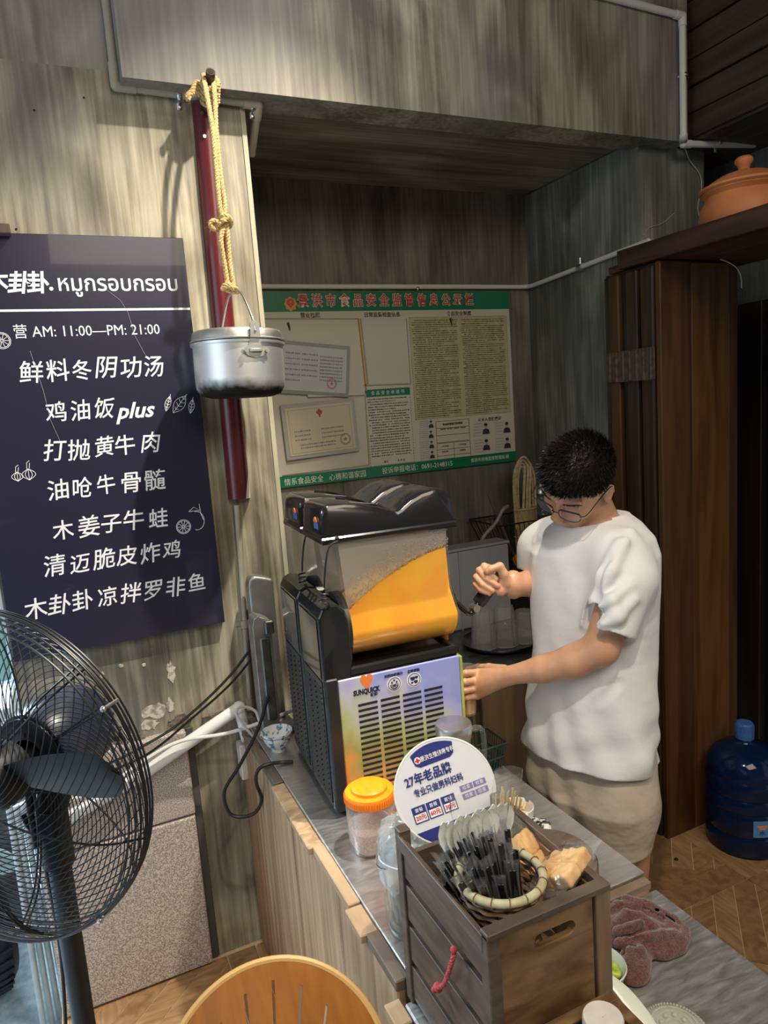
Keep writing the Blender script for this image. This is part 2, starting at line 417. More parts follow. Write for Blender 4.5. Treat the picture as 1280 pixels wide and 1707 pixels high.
# recess right of the alcove, the teal wall, door frame and door
quadbox('wall_recess', (NXR+.3, 2.44, 0), (2.80, 2.54, 3.2), teal)
quadbox('wall_side', (2.72, -2.0, 2.06), (2.84, 2.44, 3.9), teal)
quadbox('wall_side_lower', (2.72, 2.12, 0), (2.84, 2.44, 2.06), teal)
black_wood = mat('black_wood', (.018, .014, .013), .35, c2=(.035, .025, .022), scale=(30, 30, 2))
b = MB(); b.box((2.69, 2.06, 0), (2.76, 2.18, 2.06), .004); b.box((2.69, .9, 1.98), (2.76, 2.06, 2.06), .004); b.box((2.69, .82, 0), (2.76, .9, 2.06), .004)
dr = struct(b.build('door_1', black_wood))
b = MB(); b.box((2.725, .9, 0), (2.755, 2.06, 1.98)); b.build('door_leaf', mat('night_blue_door', (.012, .015, .028), .25), dr)
b = MB()
for z in (1.72, 1.33): b.cyl((2.70, 2.005, z), (2.70, 2.005, z+.16), .011, n=10); b.cyl((2.70, 2.005, z-.008), (2.73, 2.005, z-.008), .008, n=8); b.cyl((2.70, 2.005, z+.168), (2.73, 2.005, z+.168), .008, n=8)
b.build('door_handle', mat('dark_chrome', (.25, .26, .28), .2, 1.0), dr)
# upper right: planked dark wall running towards the viewer, above the soffit
dkw = mat('dark_red_wood', (.035, .020, .014), .38, c2=(.070, .043, .030), scale=(24, 1.6, 24), detail=5)
wp = quadbox('wall_planked', (BX+.06, -2.0, BZ+.03), (BX+.12, WY+.1, 3.9), dark)
zs = [2.665, 2.756, 2.849, 2.944, 3.045, 3.146, 3.252, 3.358, 3.464, 3.57, 3.676, 3.80]
for i in range(len(zs)-1):
    b = MB(); b.box((BX+.015+.004*(i % 2), -2.0, zs[i]+.003), (BX+.06, WY+.06, zs[i+1]-.003), .0025); b.build('plank', dkw, wp)
s_ = quadbox('ceiling_right', (BX+.06, -2.0, BZ+.005), (2.72, WY+.3, BZ+.03), dkw)
for i in range(4):
    b = MB(); b.box((BX+.03+.1*i, -2.0, BZ-.018), (BX+.125+.1*i, WY+.26, BZ+.005), .003); b.build('plank', dkw, s_)
quadbox('ceiling', (-2.6, -3.2, 3.9), (2.9, WY+.2, 4.0), mat('ceiling_paint', (.22, .19, .15), .8))
quadbox('wall_behind', (-2.6, -3.3, 0), (2.9, -3.2, 3.9), mat('far_paint', (.30, .26, .21), .8))

# --- floor: wood-look tiles, square blocks framed by straight planks and filled with diagonal ones
fl = quadbox('floor', (-.214, -3.2, -.10), (2.8, NY, -.0022), grout)
def clip(poly, a, b_, c):           # keep a*x+b*y<=c
    out = []
    for i in range(len(poly)):
        p, q = poly[i], poly[(i+1) % len(poly)]; dp = a*p[0]+b_*p[1]-c; dq = a*q[0]+b_*q[1]-c
        if dp <= 0: out.append(p)
        if dp*dq < 0: t = dp/(dp-dq); out.append((p[0]+t*(q[0]-p[0]), p[1]+t*(q[1]-p[1])))
    return out
tilem = [mat('wood_tile_%d' % i, c1, .30, c2=c2, scale=sc, detail=6, distort=.6, rough2=.45) for i, (c1, c2, sc) in enumerate([
    ((.235, .125, .055), (.36, .215, .105), (9, 60, 9)), ((.27, .15, .07), (.40, .245, .125), (60, 9, 9)),
    ((.21, .115, .055), (.33, .19, .09), (30, 30, 9)), ((.25, .135, .06), (.38, .22, .105), (14, 44, 9))])]
def tile(poly):
    x = [p[0] for p in poly]; y = [p[1] for p in poly]
    ar = abs(sum(poly[i][0]*poly[(i+1) % len(poly)][1]-poly[(i+1) % len(poly)][0]*poly[i][1] for i in range(len(poly))))/2
    if ar < .0006: return
    MB().prism(poly, -.008, random.uniform(-.0006, .0002)).build('tile', random.choice(tilem), fl)
P_, BW, G = .574, .094, .0013
def inset(poly):                    # shrink a convex polygon by the joint
    cx = sum(p[0] for p in poly)/len(poly); cy = sum(p[1] for p in poly)/len(poly); o = poly
    for i in range(len(poly)):
        p, q = poly[i], poly[(i+1) % len(poly)]; ex, ey = q[0]-p[0], q[1]-p[1]; L_ = math.hypot(ex, ey)
        if L_ < 1e-6: continue
        nx, ny = ey/L_, -ex/L_
        if nx*(cx-p[0])+ny*(cy-p[1]) > 0: nx, ny = -nx, -ny
        o = clip(o, nx, ny, nx*p[0]+ny*p[1]-G)
        if len(o) < 3: return None
    return o
def put(poly):
    if len(poly) >= 3:
        q = inset(poly)
        if q and len(q) >= 3:
            if max(p[0] for p in q) < -.205 or min(p[0] for p in q) > 2.72: return
            q = clip(q, -1, 0, .212)
            q = clip(q, 1, 0, 2.715)
            if min(p[1] for p in q) < NY and len(q) >= 3: tile(q)
for ix in range(-1, 5):
    for iy in range(-2, 3):
        x0 = 2.005+P_*(ix-4)+BW; y0 = 1.58+P_*(iy-1)+BW    # inside corner of the block
        if y0 > 2.2 or x0 > 2.72 or x0+P_ < -.34: continue
        s = P_-BW
        put([(x0, y0-BW), (x0+s+BW, y0-BW), (x0+s+BW, y0-.002), (x0, y0-.002)] if (ix+iy) % 2 else [(x0, y0-BW), (x0+s, y0-BW), (x0+s, y0), (x0, y0)])
        put([(x0-BW, y0-BW), (x0, y0-BW), (x0, y0+s), (x0-BW, y0+s)])
        sq = [(x0, y0), (x0+s, y0), (x0+s, y0+s), (x0, y0+s)]; r2 = math.sqrt(.5)
        c0 = x0+y0+.331
        for k in range(-1, 2):                             # planks running at -45 degrees
            p = clip(clip(sq, 1, 1, c0+.065*(k+1)-.065), -1, -1, -(c0+.065*k-.065)); put(p)
        for side in (0, 1):
            reg = clip(sq, 1, 1, c0-.130) if side == 0 else clip(sq, -1, -1, -(c0+.065))
            for k in range(-7, 8):                         # planks at +45 degrees
                w = .10
                p = clip(clip(reg, 1, -1, (x0-y0)+w*(k+1)+.03*side), -1, 1, -((x0-y0)+w*k+.03*side)); put(p)

# --- stone slabs at the foot of the left wall
wl = bpy.data.objects['wall_left']
def slab(x0, x1, z0, z1, p):
    b = MB(); b.box((x0, WY-p, z0), (x1, WY+.01, z1), .006); b.build('stone_slab', granite, wl)
slab(-.205, .236, .006, .520, .032); slab(-.205, .238, .526, .800, .030)
b = MB(); b.box((.238, WY-.008, .0), (.262, WY+.01, .80), .003); b.build('mortar_strip', mat('dark_mortar', (.09, .08, .07), .9), wl)
# patches of bare filler and chipped edge above the slabs
chip = mat('bare_filler', (.60, .55, .47), .9, c2=(.30, .25, .20), scale=(60, 60, 60), lo=.45, hi=.6)
random.seed(3)
def blob(cx, cz, rx, rz, n=18, j=.35):
    return [(cx+rx*math.cos(a)*(1+random.uniform(-j, j)), cz+rz*math.sin(a)*(1+random.uniform(-j, j))) for a in [2*math.pi*k/n for k in range(n)]]
TV = Matrix(((1, 0, 0, 0), (0, 0, -1, 0), (0, 1, 0, 0), (0, 0, 0, 1)))   # xy -> xz, z -> -y
def onwall(poly, y, th, name, m, parent):
    b = MB(Matrix.Translation((0, y, 0)) @ TV); b.prism(poly, 0, th); return b.build(name, m, parent)
for px, py, rx, rz in ((258, 1185, .038, .022), (250, 1208, .022, .016), (283, 1176, .012, .02), (285, 1120, .012, .035), (240, 1108, .005, .006), (170, 1125, .006, .008), (202, 1110, .007, .006)):
    p = ony(px, py, WY); onwall(blob(p.x, p.z, rx, rz), WY, .0015, 'filler_patch', chip, wl)
dkchip = mat('broken_edge', (.10, .075, .055), .95, c2=(.24, .19, .15), scale=(80, 80, 80), bump=.002)
for px, py, rx, rz in ((218, 1232, .035, .012), (300, 1200, .03, .016), (380, 1186, .06, .008)):
    p = ony(px, py, WY-.01); onwall(blob(p.x, p.z, rx, rz), WY, .012, 'broken_edge', dkchip, wl)
for px, py in ((140, 163), (57, 184), (238, 12), (212, 60), (27, 382), (620, 182)):
    p = ony(px, py, WY)
    if px < 200: onwall(blob(p.x, p.z, .003, .003, 8, .1), WY, .001, 'nail_hole', dark, wl)

# --- outside, beyond the left end of the wall
og = mat('street_concrete', (.30, .42, .52), .85, c2=(.52, .62, .68), scale=(30, 30, 30), bump=.002)
struct(MB().box((-6, 1.9, -.30), (-.20, 8, -.14), ).build('floor_street', og))
struct(MB().box((-6, -3.2, -.3), (-.216, 1.9, -.14)).build('floor_pavement', og))
struct(MB().box((-.9, 1.2, -.14), (-.216, 1.89, -.005), .012).build('trim_3', mat('kerb_stone', (.55, .50, .47), .8, c2=(.40, .36, .34), scale=(50, 50, 50))))
# ================================================================== ON THE WALLS
# --- menu board
BY = WY-.022
navy = mat('navy_board', (.022, .021, .045), .28, coat=.25)
ink = mat('white_print', (.88, .88, .90), .5)
mb_ = thing('menu_board', 'dark navy menu board with white lettering on the wall behind the fan', 'sign', ((-.19+.393)/2, BY, 1.115))
b = MB(); b.box((-.192, BY-.006, 1.117), (.393, WY-.004, 2.258), .0015); b.build('panel', navy, mb_)
fy = BY-.0068
def bx_(px, py): p = ony(px, py, fy); return p
hand = random.Random(5)
def brushline(chars, xs, yc, size, slope=0, bold=.0, sx=.95):
    L_ = []
    n = len(chars)
    for i, (c, x) in enumerate(zip(chars, xs)):
        p = ony(x, yc, fy); p.z = ony((xs[0]+xs[-1])/2, yc, fy).z
        L_.append((c, size*hand.uniform(.95, 1.07), (p.x, fy, p.z+hand.uniform(-.003, .003)),
                   dict(rot=hand.uniform(-.05, .07), shear=hand.uniform(.08, .22), sx=sx*hand.uniform(.93, 1.05), bold=bold)))
    return L_
words(brushline('木卦卦', (-8, 30, 62), 472, .056, bold=.0016) + [('.', .07, (*bx_(84, 470).xy, bx_(84, 470).z), dict(bold=.001))], 'lettering', ink, mb_)
for o_ in ('หมูกรอบกรอบ',):
    pa, pb = bx_(97, 472), bx_(295, 474)
    v, f = lettering(o_, .06, (0, 0, 0), None, 'RAW'); w_ = max(q[0] for q in v)-min(q[0] for q in v)
    lettering(o_, .06*.98, ((pa.x+pb.x)/2, fy, pa.z-.002), ink, mb_, sx=(pb.x-pa.x)/w_/.98, bold=.0006)
pa, pb = bx_(0, 518), bx_(316, 520)
b = MB(); b.box((-.192, fy-.0004, pa.z-.003), (.391, fy+.001, pa.z+.003)); b.build('rule_line', ink, mb_)
pa, pb = bx_(22, 552), bx_(266, 552)
t_ = '营 AM: 11:00—PM: 21:00'; v, f = lettering(t_, .04, (0, 0, 0), None, 'RAW'); w_ = max(q[0] for q in v)-min(q[0] for q in v)
lettering(t_, .04, ((pa.x+pb.x)/2, fy, (pa.z+pb.z)/2), ink, mb_, sx=(pb.x-pa.x)/w_)
for ch, xs, y in (('鲜料冬阴功汤', (50, 95, 135, 175, 217, 256), 617), ('鸡油饭', (93, 133, 172), 686), ('打抛黄牛肉', (88, 130, 172, 208, 250), 748),
                  ('油呛牛骨髓', (95, 135, 176, 218, 258), 811), ('木姜子牛蛙', (103, 147, 184, 222, 264), 876),
                  ('清迈脆皮炸鸡', (88, 130, 172, 211, 250, 287), 933), ('木卦卦凉拌罗非鱼', (55, 95, 135, 178, 217, 255, 293, 330), 996)):
    words(brushline(ch, xs, y, .061, bold=.00045), 'lettering', ink, mb_)
p = bx_(224, 685); lettering('plus', .062, (p.x, fy, p.z), ink, mb_, shear=.35, bold=.0014)
def linedraw(name, polys, m, parent, r=.0009, y=None):
    b = MB()
    for pl in polys: b.tube([(q[0], fy if y is None else y, q[1]) for q in pl], r, n=4, cap=False)
    return b.build(name, m, parent)
def circ(cx, cz, rx, rz, n=20, a0=0, a1=2*math.pi): return [(cx+rx*math.cos(a0+(a1-a0)*k/n), cz+rz*math.sin(a0+(a1-a0)*k/n)) for k in range(n+1)]
def citrus(px, py, r):
    p = bx_(px, py); L_ = [circ(p.x, p.z, r, r), circ(p.x, p.z, r*.85, r*.85)]
    L_ += [[(p.x+r*.1*math.cos(a), p.z+r*.1*math.sin(a)), (p.x+r*.8*math.cos(a), p.z+r*.8*math.sin(a))] for a in [k*math.pi/5 for k in range(10)]]
    return L_
linedraw('citrus_drawing', citrus(3, 568, .021), ink, mb_)
q = bx_(328, 868)
linedraw('citrus_drawing', citrus(306, 878, .021)+[circ(q.x, q.z, .022, .028, 14, -1.9, 1.7), [(q.x-.02, q.z+.03), (q.x-.005, q.z+.042), (q.x+.012, q.z+.03), (q.x-.02, q.z+.03)], [(q.x+.012, q.z+.05), (q.x+.014, q.z+.02), (q.x+.02, q.z)]], ink, mb_)
def leaf(cx, cz, L_, w, a):
    ca, sa = math.cos(a), math.sin(a)
    def T_(u, v_): return (cx+u*ca-v_*sa, cz+u*sa+v_*ca)
    out = [[T_(-L_/2+L_*t, w*math.sin(math.pi*t)*sg) for t in [k/10 for k in range(11)]] for sg in (1, -1)]+[[T_(-L_/2, 0), T_(L_/2+.006, 0)]]
    for k in (2, 4, 6, 8):
        t = k/10; out.append([T_(-L_/2+L_*t, 0), T_(-L_/2+L_*(t+.1), w*.7*math.sin(math.pi*t))]); out.append([T_(-L_/2+L_*t, 0), T_(-L_/2+L_*(t+.1), -w*.7*math.sin(math.pi*t))])
    return out
q = bx_(299, 674); linedraw('leaf_drawing', leaf(q.x, q.z, .062, .015, .85)+leaf(q.x-.032, q.z+.004, .045, .008, 1.2)+leaf(q.x+.034, q.z-.008, .042, .008, 1.3), ink, mb_)
def bulb(cx, cz, s):
    L_ = []
    for w in (-1, -.5, 0, .5, 1): L_.append([(cx+w*s*math.sin(math.pi*min(1, t*1.02)), cz+s*(1-2*t)*.9) for t in [k/10 for k in range(11)]])
    L_ += [[(cx-.003, cz+s*.9), (cx-.001, cz+s*1.9), (cx+.006, cz+s*2.2)], [(cx+.003, cz+s*.9), (cx+.006, cz+s*1.8)]]; return L_
q = bx_(40, 793); linedraw('garlic_drawing', bulb(q.x+.012, q.z+.002, .017)+bulb(q.x-.016, q.z-.001, .014), ink, mb_)
scr = mat('scratch', (.30, .29, .36), .4)
for pts in (((160, 470), (200, 500), (213, 520), (225, 560), (244, 595)), ((50, 585), (72, 650), (84, 700), (100, 735)),):
    linedraw('scratch', [[(bx_(*p).x, bx_(*p).z) for p in pts]], scr, mb_, r=.0008)

# --- small wooden bracket at the left edge
b = MB(); p = ony(8, 382, WY-.05); b.box((-.16, WY-.06, p.z-.012), (p.x+.012, WY+.002, p.z+.012), .002)
solo(b, 'wooden_bracket', mat('bracket_wood', (.12, .07, .06), .6), 'small brown wooden bracket at the upper left corner of the menu board', 'bracket')

# --- conduits
pvc = mat('white_conduit', (.62, .60, .56), .4); pvcg = mat('beige_conduit', (.42, .385, .29), .5, c2=(.34, .31, .235), scale=(6, 6, 6))
galv = mat('galvanised_steel', (.55, .55, .56), .35, 1.0)
def clip_band(p, axis, r, parent, y0=WY):
    """saddle clip round a conduit running along axis"""
    b = MB(); p = Vector(p)
    ax = Vector(axis); out = Vector((0, -1, 0)); sd = ax.cross(out)
    pts = [p+sd*(r*2.6)-out*(r*.95), p+sd*(r*1.15)-out*(r*.9)]+[p+sd*math.cos(a)*r*1.12+out*math.sin(a)*r*1.12 for a in [math.pi*k/10 for k in range(11)]]+[p-sd*(r*1.15)-out*(r*.9), p-sd*(r*1.5)-out*(r*.95)]
    w = r*.55; n = len(pts)
    vs = [q+ax*w*s for q in pts for s in (-1, 1)]; b.add(vs, [(2*i, 2*i+1, 2*i+3, 2*i+2) for i in range(n-1)], True)
    b.cyl(p+sd*(r*2.1)-out*(r*.95), p+sd*(r*2.1)-out*(r*.6), r*.28, n=8)
    o = b.build('saddle_clip', galv, parent); md = o.modifiers.new('s', 'SOLIDIFY'); md.thickness = .0012; return o
RC = .0125
cy = WY-.081-RC
# left run: down the wall edge of the bulkhead, elbow, along under it, elbow, up into the alcove
P0, P1, P2 = Vector((.265, WY-RC-.002, 3.9)), Vector((.262, WY-RC-.002, 2.655)), Vector((.655, WY-RC-.004, 2.645))
cl = thing('beige_conduit', 'beige conduit running down the bulkhead edge and along above the hanging pot', 'pipe', P1)
b = MB(); b.cyl(P0, P1, RC, n=16); b.cyl(P1, P2, RC, n=16); b.cyl(P2, P2+Vector((.0, .12, -.10)), RC, n=16); b.build('tube', pvcg, cl)
b = MB(); b.cyl(P1+Vector((0, 0, .055)), P1+Vector((0, 0, .0)), RC*1.22, n=16); b.sphere(P1, RC*1.22, 16, 10); b.cyl(P1, P1+Vector((.05, 0, -.001)), RC*1.22, n=16); b.build('elbow', pvcg, cl)
b = MB(); b.cyl(P2-Vector((.045, 0, 0)), P2, RC*1.25, n=16); b.sphere(P2, RC*1.25, 16, 10); b.cyl(P2, P2+Vector((0, .032, -.027)), RC*1.25, n=16); b.build('elbow', pvcg, cl)
clip_band(ony(298, 160, WY-RC), (1, 0, 0), RC, cl); clip_band(ony(420, 176, WY-RC), (1, 0, 0), RC, cl)
# right run
A0, A1, A2, A3 = ony(905, -12, cy), ony(1137, 27, cy), ony(1137, 240, cy), ony(1257, 240, cy)
A2.x = A1.x+.0; A3.z = A2.z+.028
A0.z = A1.z+.02
cr = thing('white_conduit', 'white conduit stepping down the right end of the bulkhead above the clay pot', 'pipe', A2)
b = MB()
for u, w in ((A0, A1), (A1, A2), (A2, A3)): b.cyl(u, w, RC, n=16)
b.build('tube', pvc, cr)
for c, u, w in ((A1, A0, A2), (A2, A1, A3)):
    b = MB(); b.sphere(c, RC*1.2, 16, 10)
    for e in (u, w): b.cyl(c, c+(e-c).normalized()*.035, RC*1.2, n=16)
    b.build('elbow', pvc, cr)
clip_band(ony(1140, 126, cy), (0, 0, 1), RC, cr); clip_band(ony(1196, 238, cy), (1, 0, .03), RC, cr)
# alcove run
ny = NY-RC-.001; xr_ = NXR-RC-.001
B0, B1 = Vector((NXL+.03, ny, 2.257)), Vector((xr_, ny, 2.257)); B2 = Vector((xr_, 2.13, 2.31)); B3 = Vector((NXR+.10, WY-RC, 2.325)); B2 = onx(1080, 402, xr_); B2.x = xr_
cn = thing('white_conduit', 'thin white conduit crossing the alcove above the green notice board', 'pipe', B1)
b = MB(); b.tube([B0, B1+Vector((-.04, 0, 0)), B1+Vector((-.01, -.012, 0)), B1+Vector((0, -.05, 0)), B2], .0105, n=14); b.tube([B2, Vector((NXR+.02, WY-.018, B2.z+.008)), Vector((NXR+.14, WY-.014, B2.z-.004))], .0105, n=14); b.build('tube', pvc, cn)
p = ony(695, 482, ny); clip_band((p.x, ny, p.z), (1, 0, 0), .0105, cn)
b = MB(); p = onx(968, 446, xr_-.001); b.cyl(p+Vector((0, .014, -.0)), p+Vector((0, -.014, 0)), .0165, n=16); b.cyl(p+Vector((-.004, 0, .012)), p+Vector((-.004, 0, .04)), .006, n=8); b.build('saddle_clip', galv, cn)
# lower left: conduits running down the wall to the outlet
cw = thing('painted_conduit', 'thin painted-over conduit running down the wall below the maroon pole', 'pipe', ony(413, 1165, WY-.012))
b = MB(); q0, q1, q2 = ony(394, 842, WY-.010), ony(408, 1040, WY-.010), ony(417, 1172, WY-.010); b.tube([q0, q1, q2], .0085, n=12); b.build('tube', mat('old_paint', (.40, .37, .28), .6, c2=(.28, .25, .19), scale=(40, 40, 12)), cw)
b = MB(); b.cyl(q1+Vector((0, 0, .012)), q1-Vector((0, 0, .012)), .0125, n=12); b.box((q1.x-.028, WY-.006, q1.z-.005), (q1.x+.026, WY, q1.z+.008), .001); b.build('saddle_clip', MATS['old_paint'], cw)
b = MB(); b.cyl(q2+Vector((0, 0, .014)), q2-Vector((0, 0, .02)), .0135, n=12); b.build('elbow', MATS['old_paint'], cw)
wp2 = thing('white_pipe', 'thick white plastic pipe sloping down across the wall behind the fan', 'pipe', ony(395, 1182, WY-.055))
wpm = mat('white_pipe_plastic', (.72, .71, .68), .35)
w0, w1, w2 = ony(398, 1180, WY-.055), ony(235, 1292, WY-.055), ony(60, 1395, WY-.055)
b = MB(); b.tube([w0, w1, w2], .019, n=18); b.build('tube', wpm, wp2)
b = MB(); b.cyl(w0, ony(412, 1238, WY-.055), .0165, n=16); b.sphere(w0, .021, 16, 10); b.build('elbow', wpm, wp2)
b = MB(); pb_ = ony(412, 1262, WY-.055); b.box((pb_.x-.027, WY-.085, pb_.z-.06), (pb_.x+.022, WY-.035, pb_.z+.055), .004)
ob = solo(b, 'outlet_box', mat('grimy_white_plastic', (.58, .54, .48), .5, c2=(.42, .38, .33), scale=(30, 30, 30)), 'narrow white socket box hanging at the end of the sloping white pipe', 'outlet')

# --- cables
blk = mat('black_rubber', (.012, .012, .013), .45); gry = mat('grey_cable', (.50, .49, .47), .5)
def cable(pts, r, m, name, label, k=8): return solo(MB().tube(spline(pts, k), r, n=8), name, m, label, 'cable')
cable([ony(440, 1050, 2.08), ony(380, 1130, 2.10), ony(300, 1205, 2.10), ony(240, 1243, 2.09), ony(205, 1262, 2.09), ony(120, 1300, 2.09)], .0042, blk, 'black_cable', 'upper of two black cables running down the wall to the fan')
cable([ony(445, 1062, 2.10), ony(388, 1136, 2.12), ony(310, 1206, 2.115), ony(262, 1246, 2.11), ony(225, 1268, 2.11), ony(150, 1300, 2.10)], .0038, blk, 'black_cable', 'lower of two black cables running down the wall to the fan')
cable([ony(447, 1160, 1.99), ony(430, 1215, 1.97), ony(400, 1275, 1.95), ony(374, 1320, 1.95), ony(385, 1358, 1.94), ony(420, 1358, 1.92), ony(436, 1334, 1.90), ony(427, 1305, 1.86), ony(430, 1284, 1.82), onz(447, 1274, .792), onz(470, 1271, .7865), onz(488, 1270, .7865)], .0052, blk, 'power_cord', 'black power cord of the drinks dispenser hanging in a loop over the counter end')
cable([ony(430, 1236, 2.03), ony(410, 1214, 2.03), ony(394, 1190, 2.04), ony(402, 1178, 2.05), ony(425, 1185, 2.05), ony(438, 1210, 2.03), ony(470, 1200, 2.0)], .0042, gry, 'grey_cable', 'grey cable curling above the counter beside the socket box')
cable([ony(520, 1170, 2.0), ony(460, 1195, 2.03), ony(380, 1222, 2.07), ony(300, 1236, 2.08), ony(240, 1268, 2.08), ony(180, 1310, 2.08), ony(120, 1333, 2.08)], .0058, mat('white_cable', (.66, .65, .62), .45), 'white_cable', 'thick white cable sagging along the sloping white pipe')
thin = mat('thin_wire', (.42, .42, .40), .5)
cable([ony(1141, 246, WY-.012), ony(1150, 268, WY-.008), ony(1166, 290, WY-.006), ony(1169, 312, WY-.006), ony(1163, 345, WY-.004), ony(1168, 372, WY-.004)], .0016, thin, 'thin_wire', 'thin grey wire dangling from the elbow of the white conduit by the clay pot')
cable([ony(1072, 392, WY-.01), ony(1082, 380, WY-.006), ony(1104, 372, WY-.005), ony(1124, 355, WY-.004)], .0014, thin, 'thin_wire', 'thin grey wire curling up from the end of the alcove conduit')
cable([ony(1200, 432, 1.875), ony(1215, 438, 1.874), ony(1228, 447, 1.872), ony(1235, 462, 1.871), ony(1236, 480, 1.871)], .0018, mat('pale_wire', (.6, .56, .5), .5), 'thin_wire', 'short pale wire drooping under the shelf at the top of the wooden pillar')

# --- maroon pole, peg, rope and hanging pot
maroon = mat('maroon_paint', (.085, .010, .014), .34, c2=(.13, .014, .018), scale=(30, 30, 2), coat=.3)
mp = thing('maroon_pole', 'maroon painted half-round pole fixed to the wall behind the hanging pot', 'pole', (.482, WY, 1.493))
xt, xb, zt, zb = .497, .482, 2.632, 1.493
def halfpipe(b, x0, z0, x1, z1, r):
    R = [[(x+r*math.cos(a), WY-.001-r*1.05*math.sin(a), z) for a in [math.pi*k/18 for k in range(19)]] for x, z in ((x0, z0), (x1, z1))]
    b.loft(R, cap=False, closed=False); b.add([*R[0]], [list(range(19))]); b.add([*R[1]], [list(range(19))[::-1]])
b = MB(); halfpipe(b, xb, zb, xt, zt, .034); b.build('pole_shell', maroon, mp)
b = MB(); R = []
for z, a1 in ((zb-.001, 1.15), (zb+.035, .95), (zb+.07, .55), (zb+.105, .30), (zb+.15, .0)):
    x = xb+(xt-xb)*(z-zb)/(zt-zb); R.append([(x+.0352*math.cos(a1*k/8), WY-.0005-.0352*1.05*math.sin(a1*k/8), z) for k in range(9)])
b.loft(R, cap=False, closed=False); b.build('bare_plastic', mat('peeled_white', (.75, .72, .68), .5), mp)
for px, py in ((337, 188), (341, 227)):
    p = ony(px, py, WY-.036); b = MB(); b.cyl(p+Vector((0, .004, 0)), p-Vector((0, .001, 0)), .005, n=12); b.build('screw', galv, mp)
b = MB(); x = .49; b.tube([(x+.0356*math.cos(a), WY-.0005-.0356*1.05*math.sin(a), 1.998) for a in [math.pi*k/14 for k in range(15)]], .0012, n=6); b.build('seam_ring', maroon, mp)
pegp = ony(351, 119, 2.03); pegb = Vector((pegp.x+.012, WY-.03, pegp.z-.066))
b = MB(); b.tube([pegp, pegb+Vector((0, .05, -.02))], .0125, n=18); b.cyl(pegp+Vector((0, -.0006, .0002)), pegp+Vector((0, -.001, .0004)), .0085, n=14)
pg = solo(MB().tube([pegp, pegb+Vector((0, .06, -.02))], lambda t: .0125, n=18), 'wall_peg', mat('dark_brown_pipe', (.045, .025, .028), .4), 'short dark brown pipe stub sticking out of the wall, with rope round it', 'peg')
b = MB(); dpg = (pegb-pegp).normalized(); b.cyl(pegp-dpg*.0006, pegp+dpg*.001, .0085, n=14); b.build('bore', dark, pg)
ropem = mat('jute_rope', (.44, .30, .12), .9, c2=(.68, .50, .24), scale=(180, 180, 260), detail=2, bump=.002)
def rope(b, pts, r, strands=3, pitch=.028, k=10):
    sp = spline(pts, k); L_ = [0]
    for i in range(1, len(sp)): L_.append(L_[-1]+(sp[i]-sp[i-1]).length)
    n = max(4, int(L_[-1]/.0035)); pts2 = []
    j = 0
    for i in range(n+1):
        t = L_[-1]*i/n
        while j < len(L_)-2 and L_[j+1] < t: j += 1
        pts2.append(sp[j].lerp(sp[j+1], (t-L_[j])/max(1e-9, L_[j+1]-L_[j])))
    q = None; fr = []
    for i, p in enumerate(pts2):
        d = (pts2[min(i+1, n)]-pts2[max(i-1, 0)]).normalized()
        if q is None: q = d.orthogonal().normalized()
        q = (q-d*q.dot(d)).normalized(); fr.append((p, q, d.cross(q)))
    for s in range(strands):
        b.tube([p+(q_*math.cos(a)+w*math.sin(a))*r*.52 for i, (p, q_, w) in enumerate(fr) for a in [2*math.pi*(s/strands+i*.0035/pitch)]], r*.60, n=6)
pc = Vector((.478, 1.985, 0))   # centre line of the pot
rp = thing('jute_rope', 'knotted golden jute rope hanging from the wall peg and carrying the pot', 'rope', (pc.x, pc.y, 2.08))
b = MB(); kn = ony(374, 372, 1.99); bot = ony(386, 484, 1.985)
s1 = [pegp+Vector((-.014, .03, .004)), ony(345, 160, 2.02), ony(354, 215, 2.0), ony(361, 290, 1.99), ony(367, 350, 1.985), kn]
s2 = [pegp+Vector((.013, .04, .008)), ony(358, 160, 2.03), ony(360, 215, 2.01), ony(367, 290, 2.0), ony(374, 340, 1.995), kn]
rope(b, s1, .0068); rope(b, s2, .0068)
rope(b, [kn, ony(368, 400, 1.98), ony(374, 440, 1.985), ony(380, 478, 1.985)], .0068)
rope(b, [kn+Vector((.006, 0, 0)), ony(380, 405, 1.99), ony(383, 440, 1.99), ony(390, 484, 1.985)], .0068)
b.build('cord', ropem, rp)
b = MB()
rope(b, [kn+Vector(v) for v in ((-.012, .012, .012), (.0, -.014, .016), (.016, -.008, .006), (.014, .010, -.006), (-.006, .012, -.014), (-.016, -.006, -.006), (-.004, -.016, .004), (.012, -.006, .012))], .0072, k=6)
rope(b, [kn+Vector((-.012, -.004, -.004)), kn+Vector((-.030, -.006, .004)), kn+Vector((-.040, -.004, -.006)), kn+Vector((-.030, -.002, -.018)), kn+Vector((-.020, 0, -.016))], .0062, k=6)
b.build('knot', ropem, rp)
b = MB()
for dx, dz in ((0, 0), (.004, .006)):
    rope(b, [bot+Vector(v) for v in ((-.028+dx, -.004, .002+dz), (-.012, -.014, .008+dz), (.008, -.012, .002), (.016, .002, -.004), (.0, .012, .0), (-.016, .008, .004))], .0066, k=6)
b.build('loop', ropem, rp)
b = MB(); c = pegp+Vector((-.008, .075, -.012)); dp = (pegb-pegp).normalized()
for k in range(4):
    cc = pegp+dp*(.03+.017*k); q1_ = dp.orthogonal().normalized(); q2_ = dp.cross(q1_)
    rope(b, [cc+(q1_*math.cos(a)+q2_*math.sin(a))*.021+dp*.012*(a/6.28) for a in [2*math.pi*j/8 for j in range(9)]], .0072, k=4)
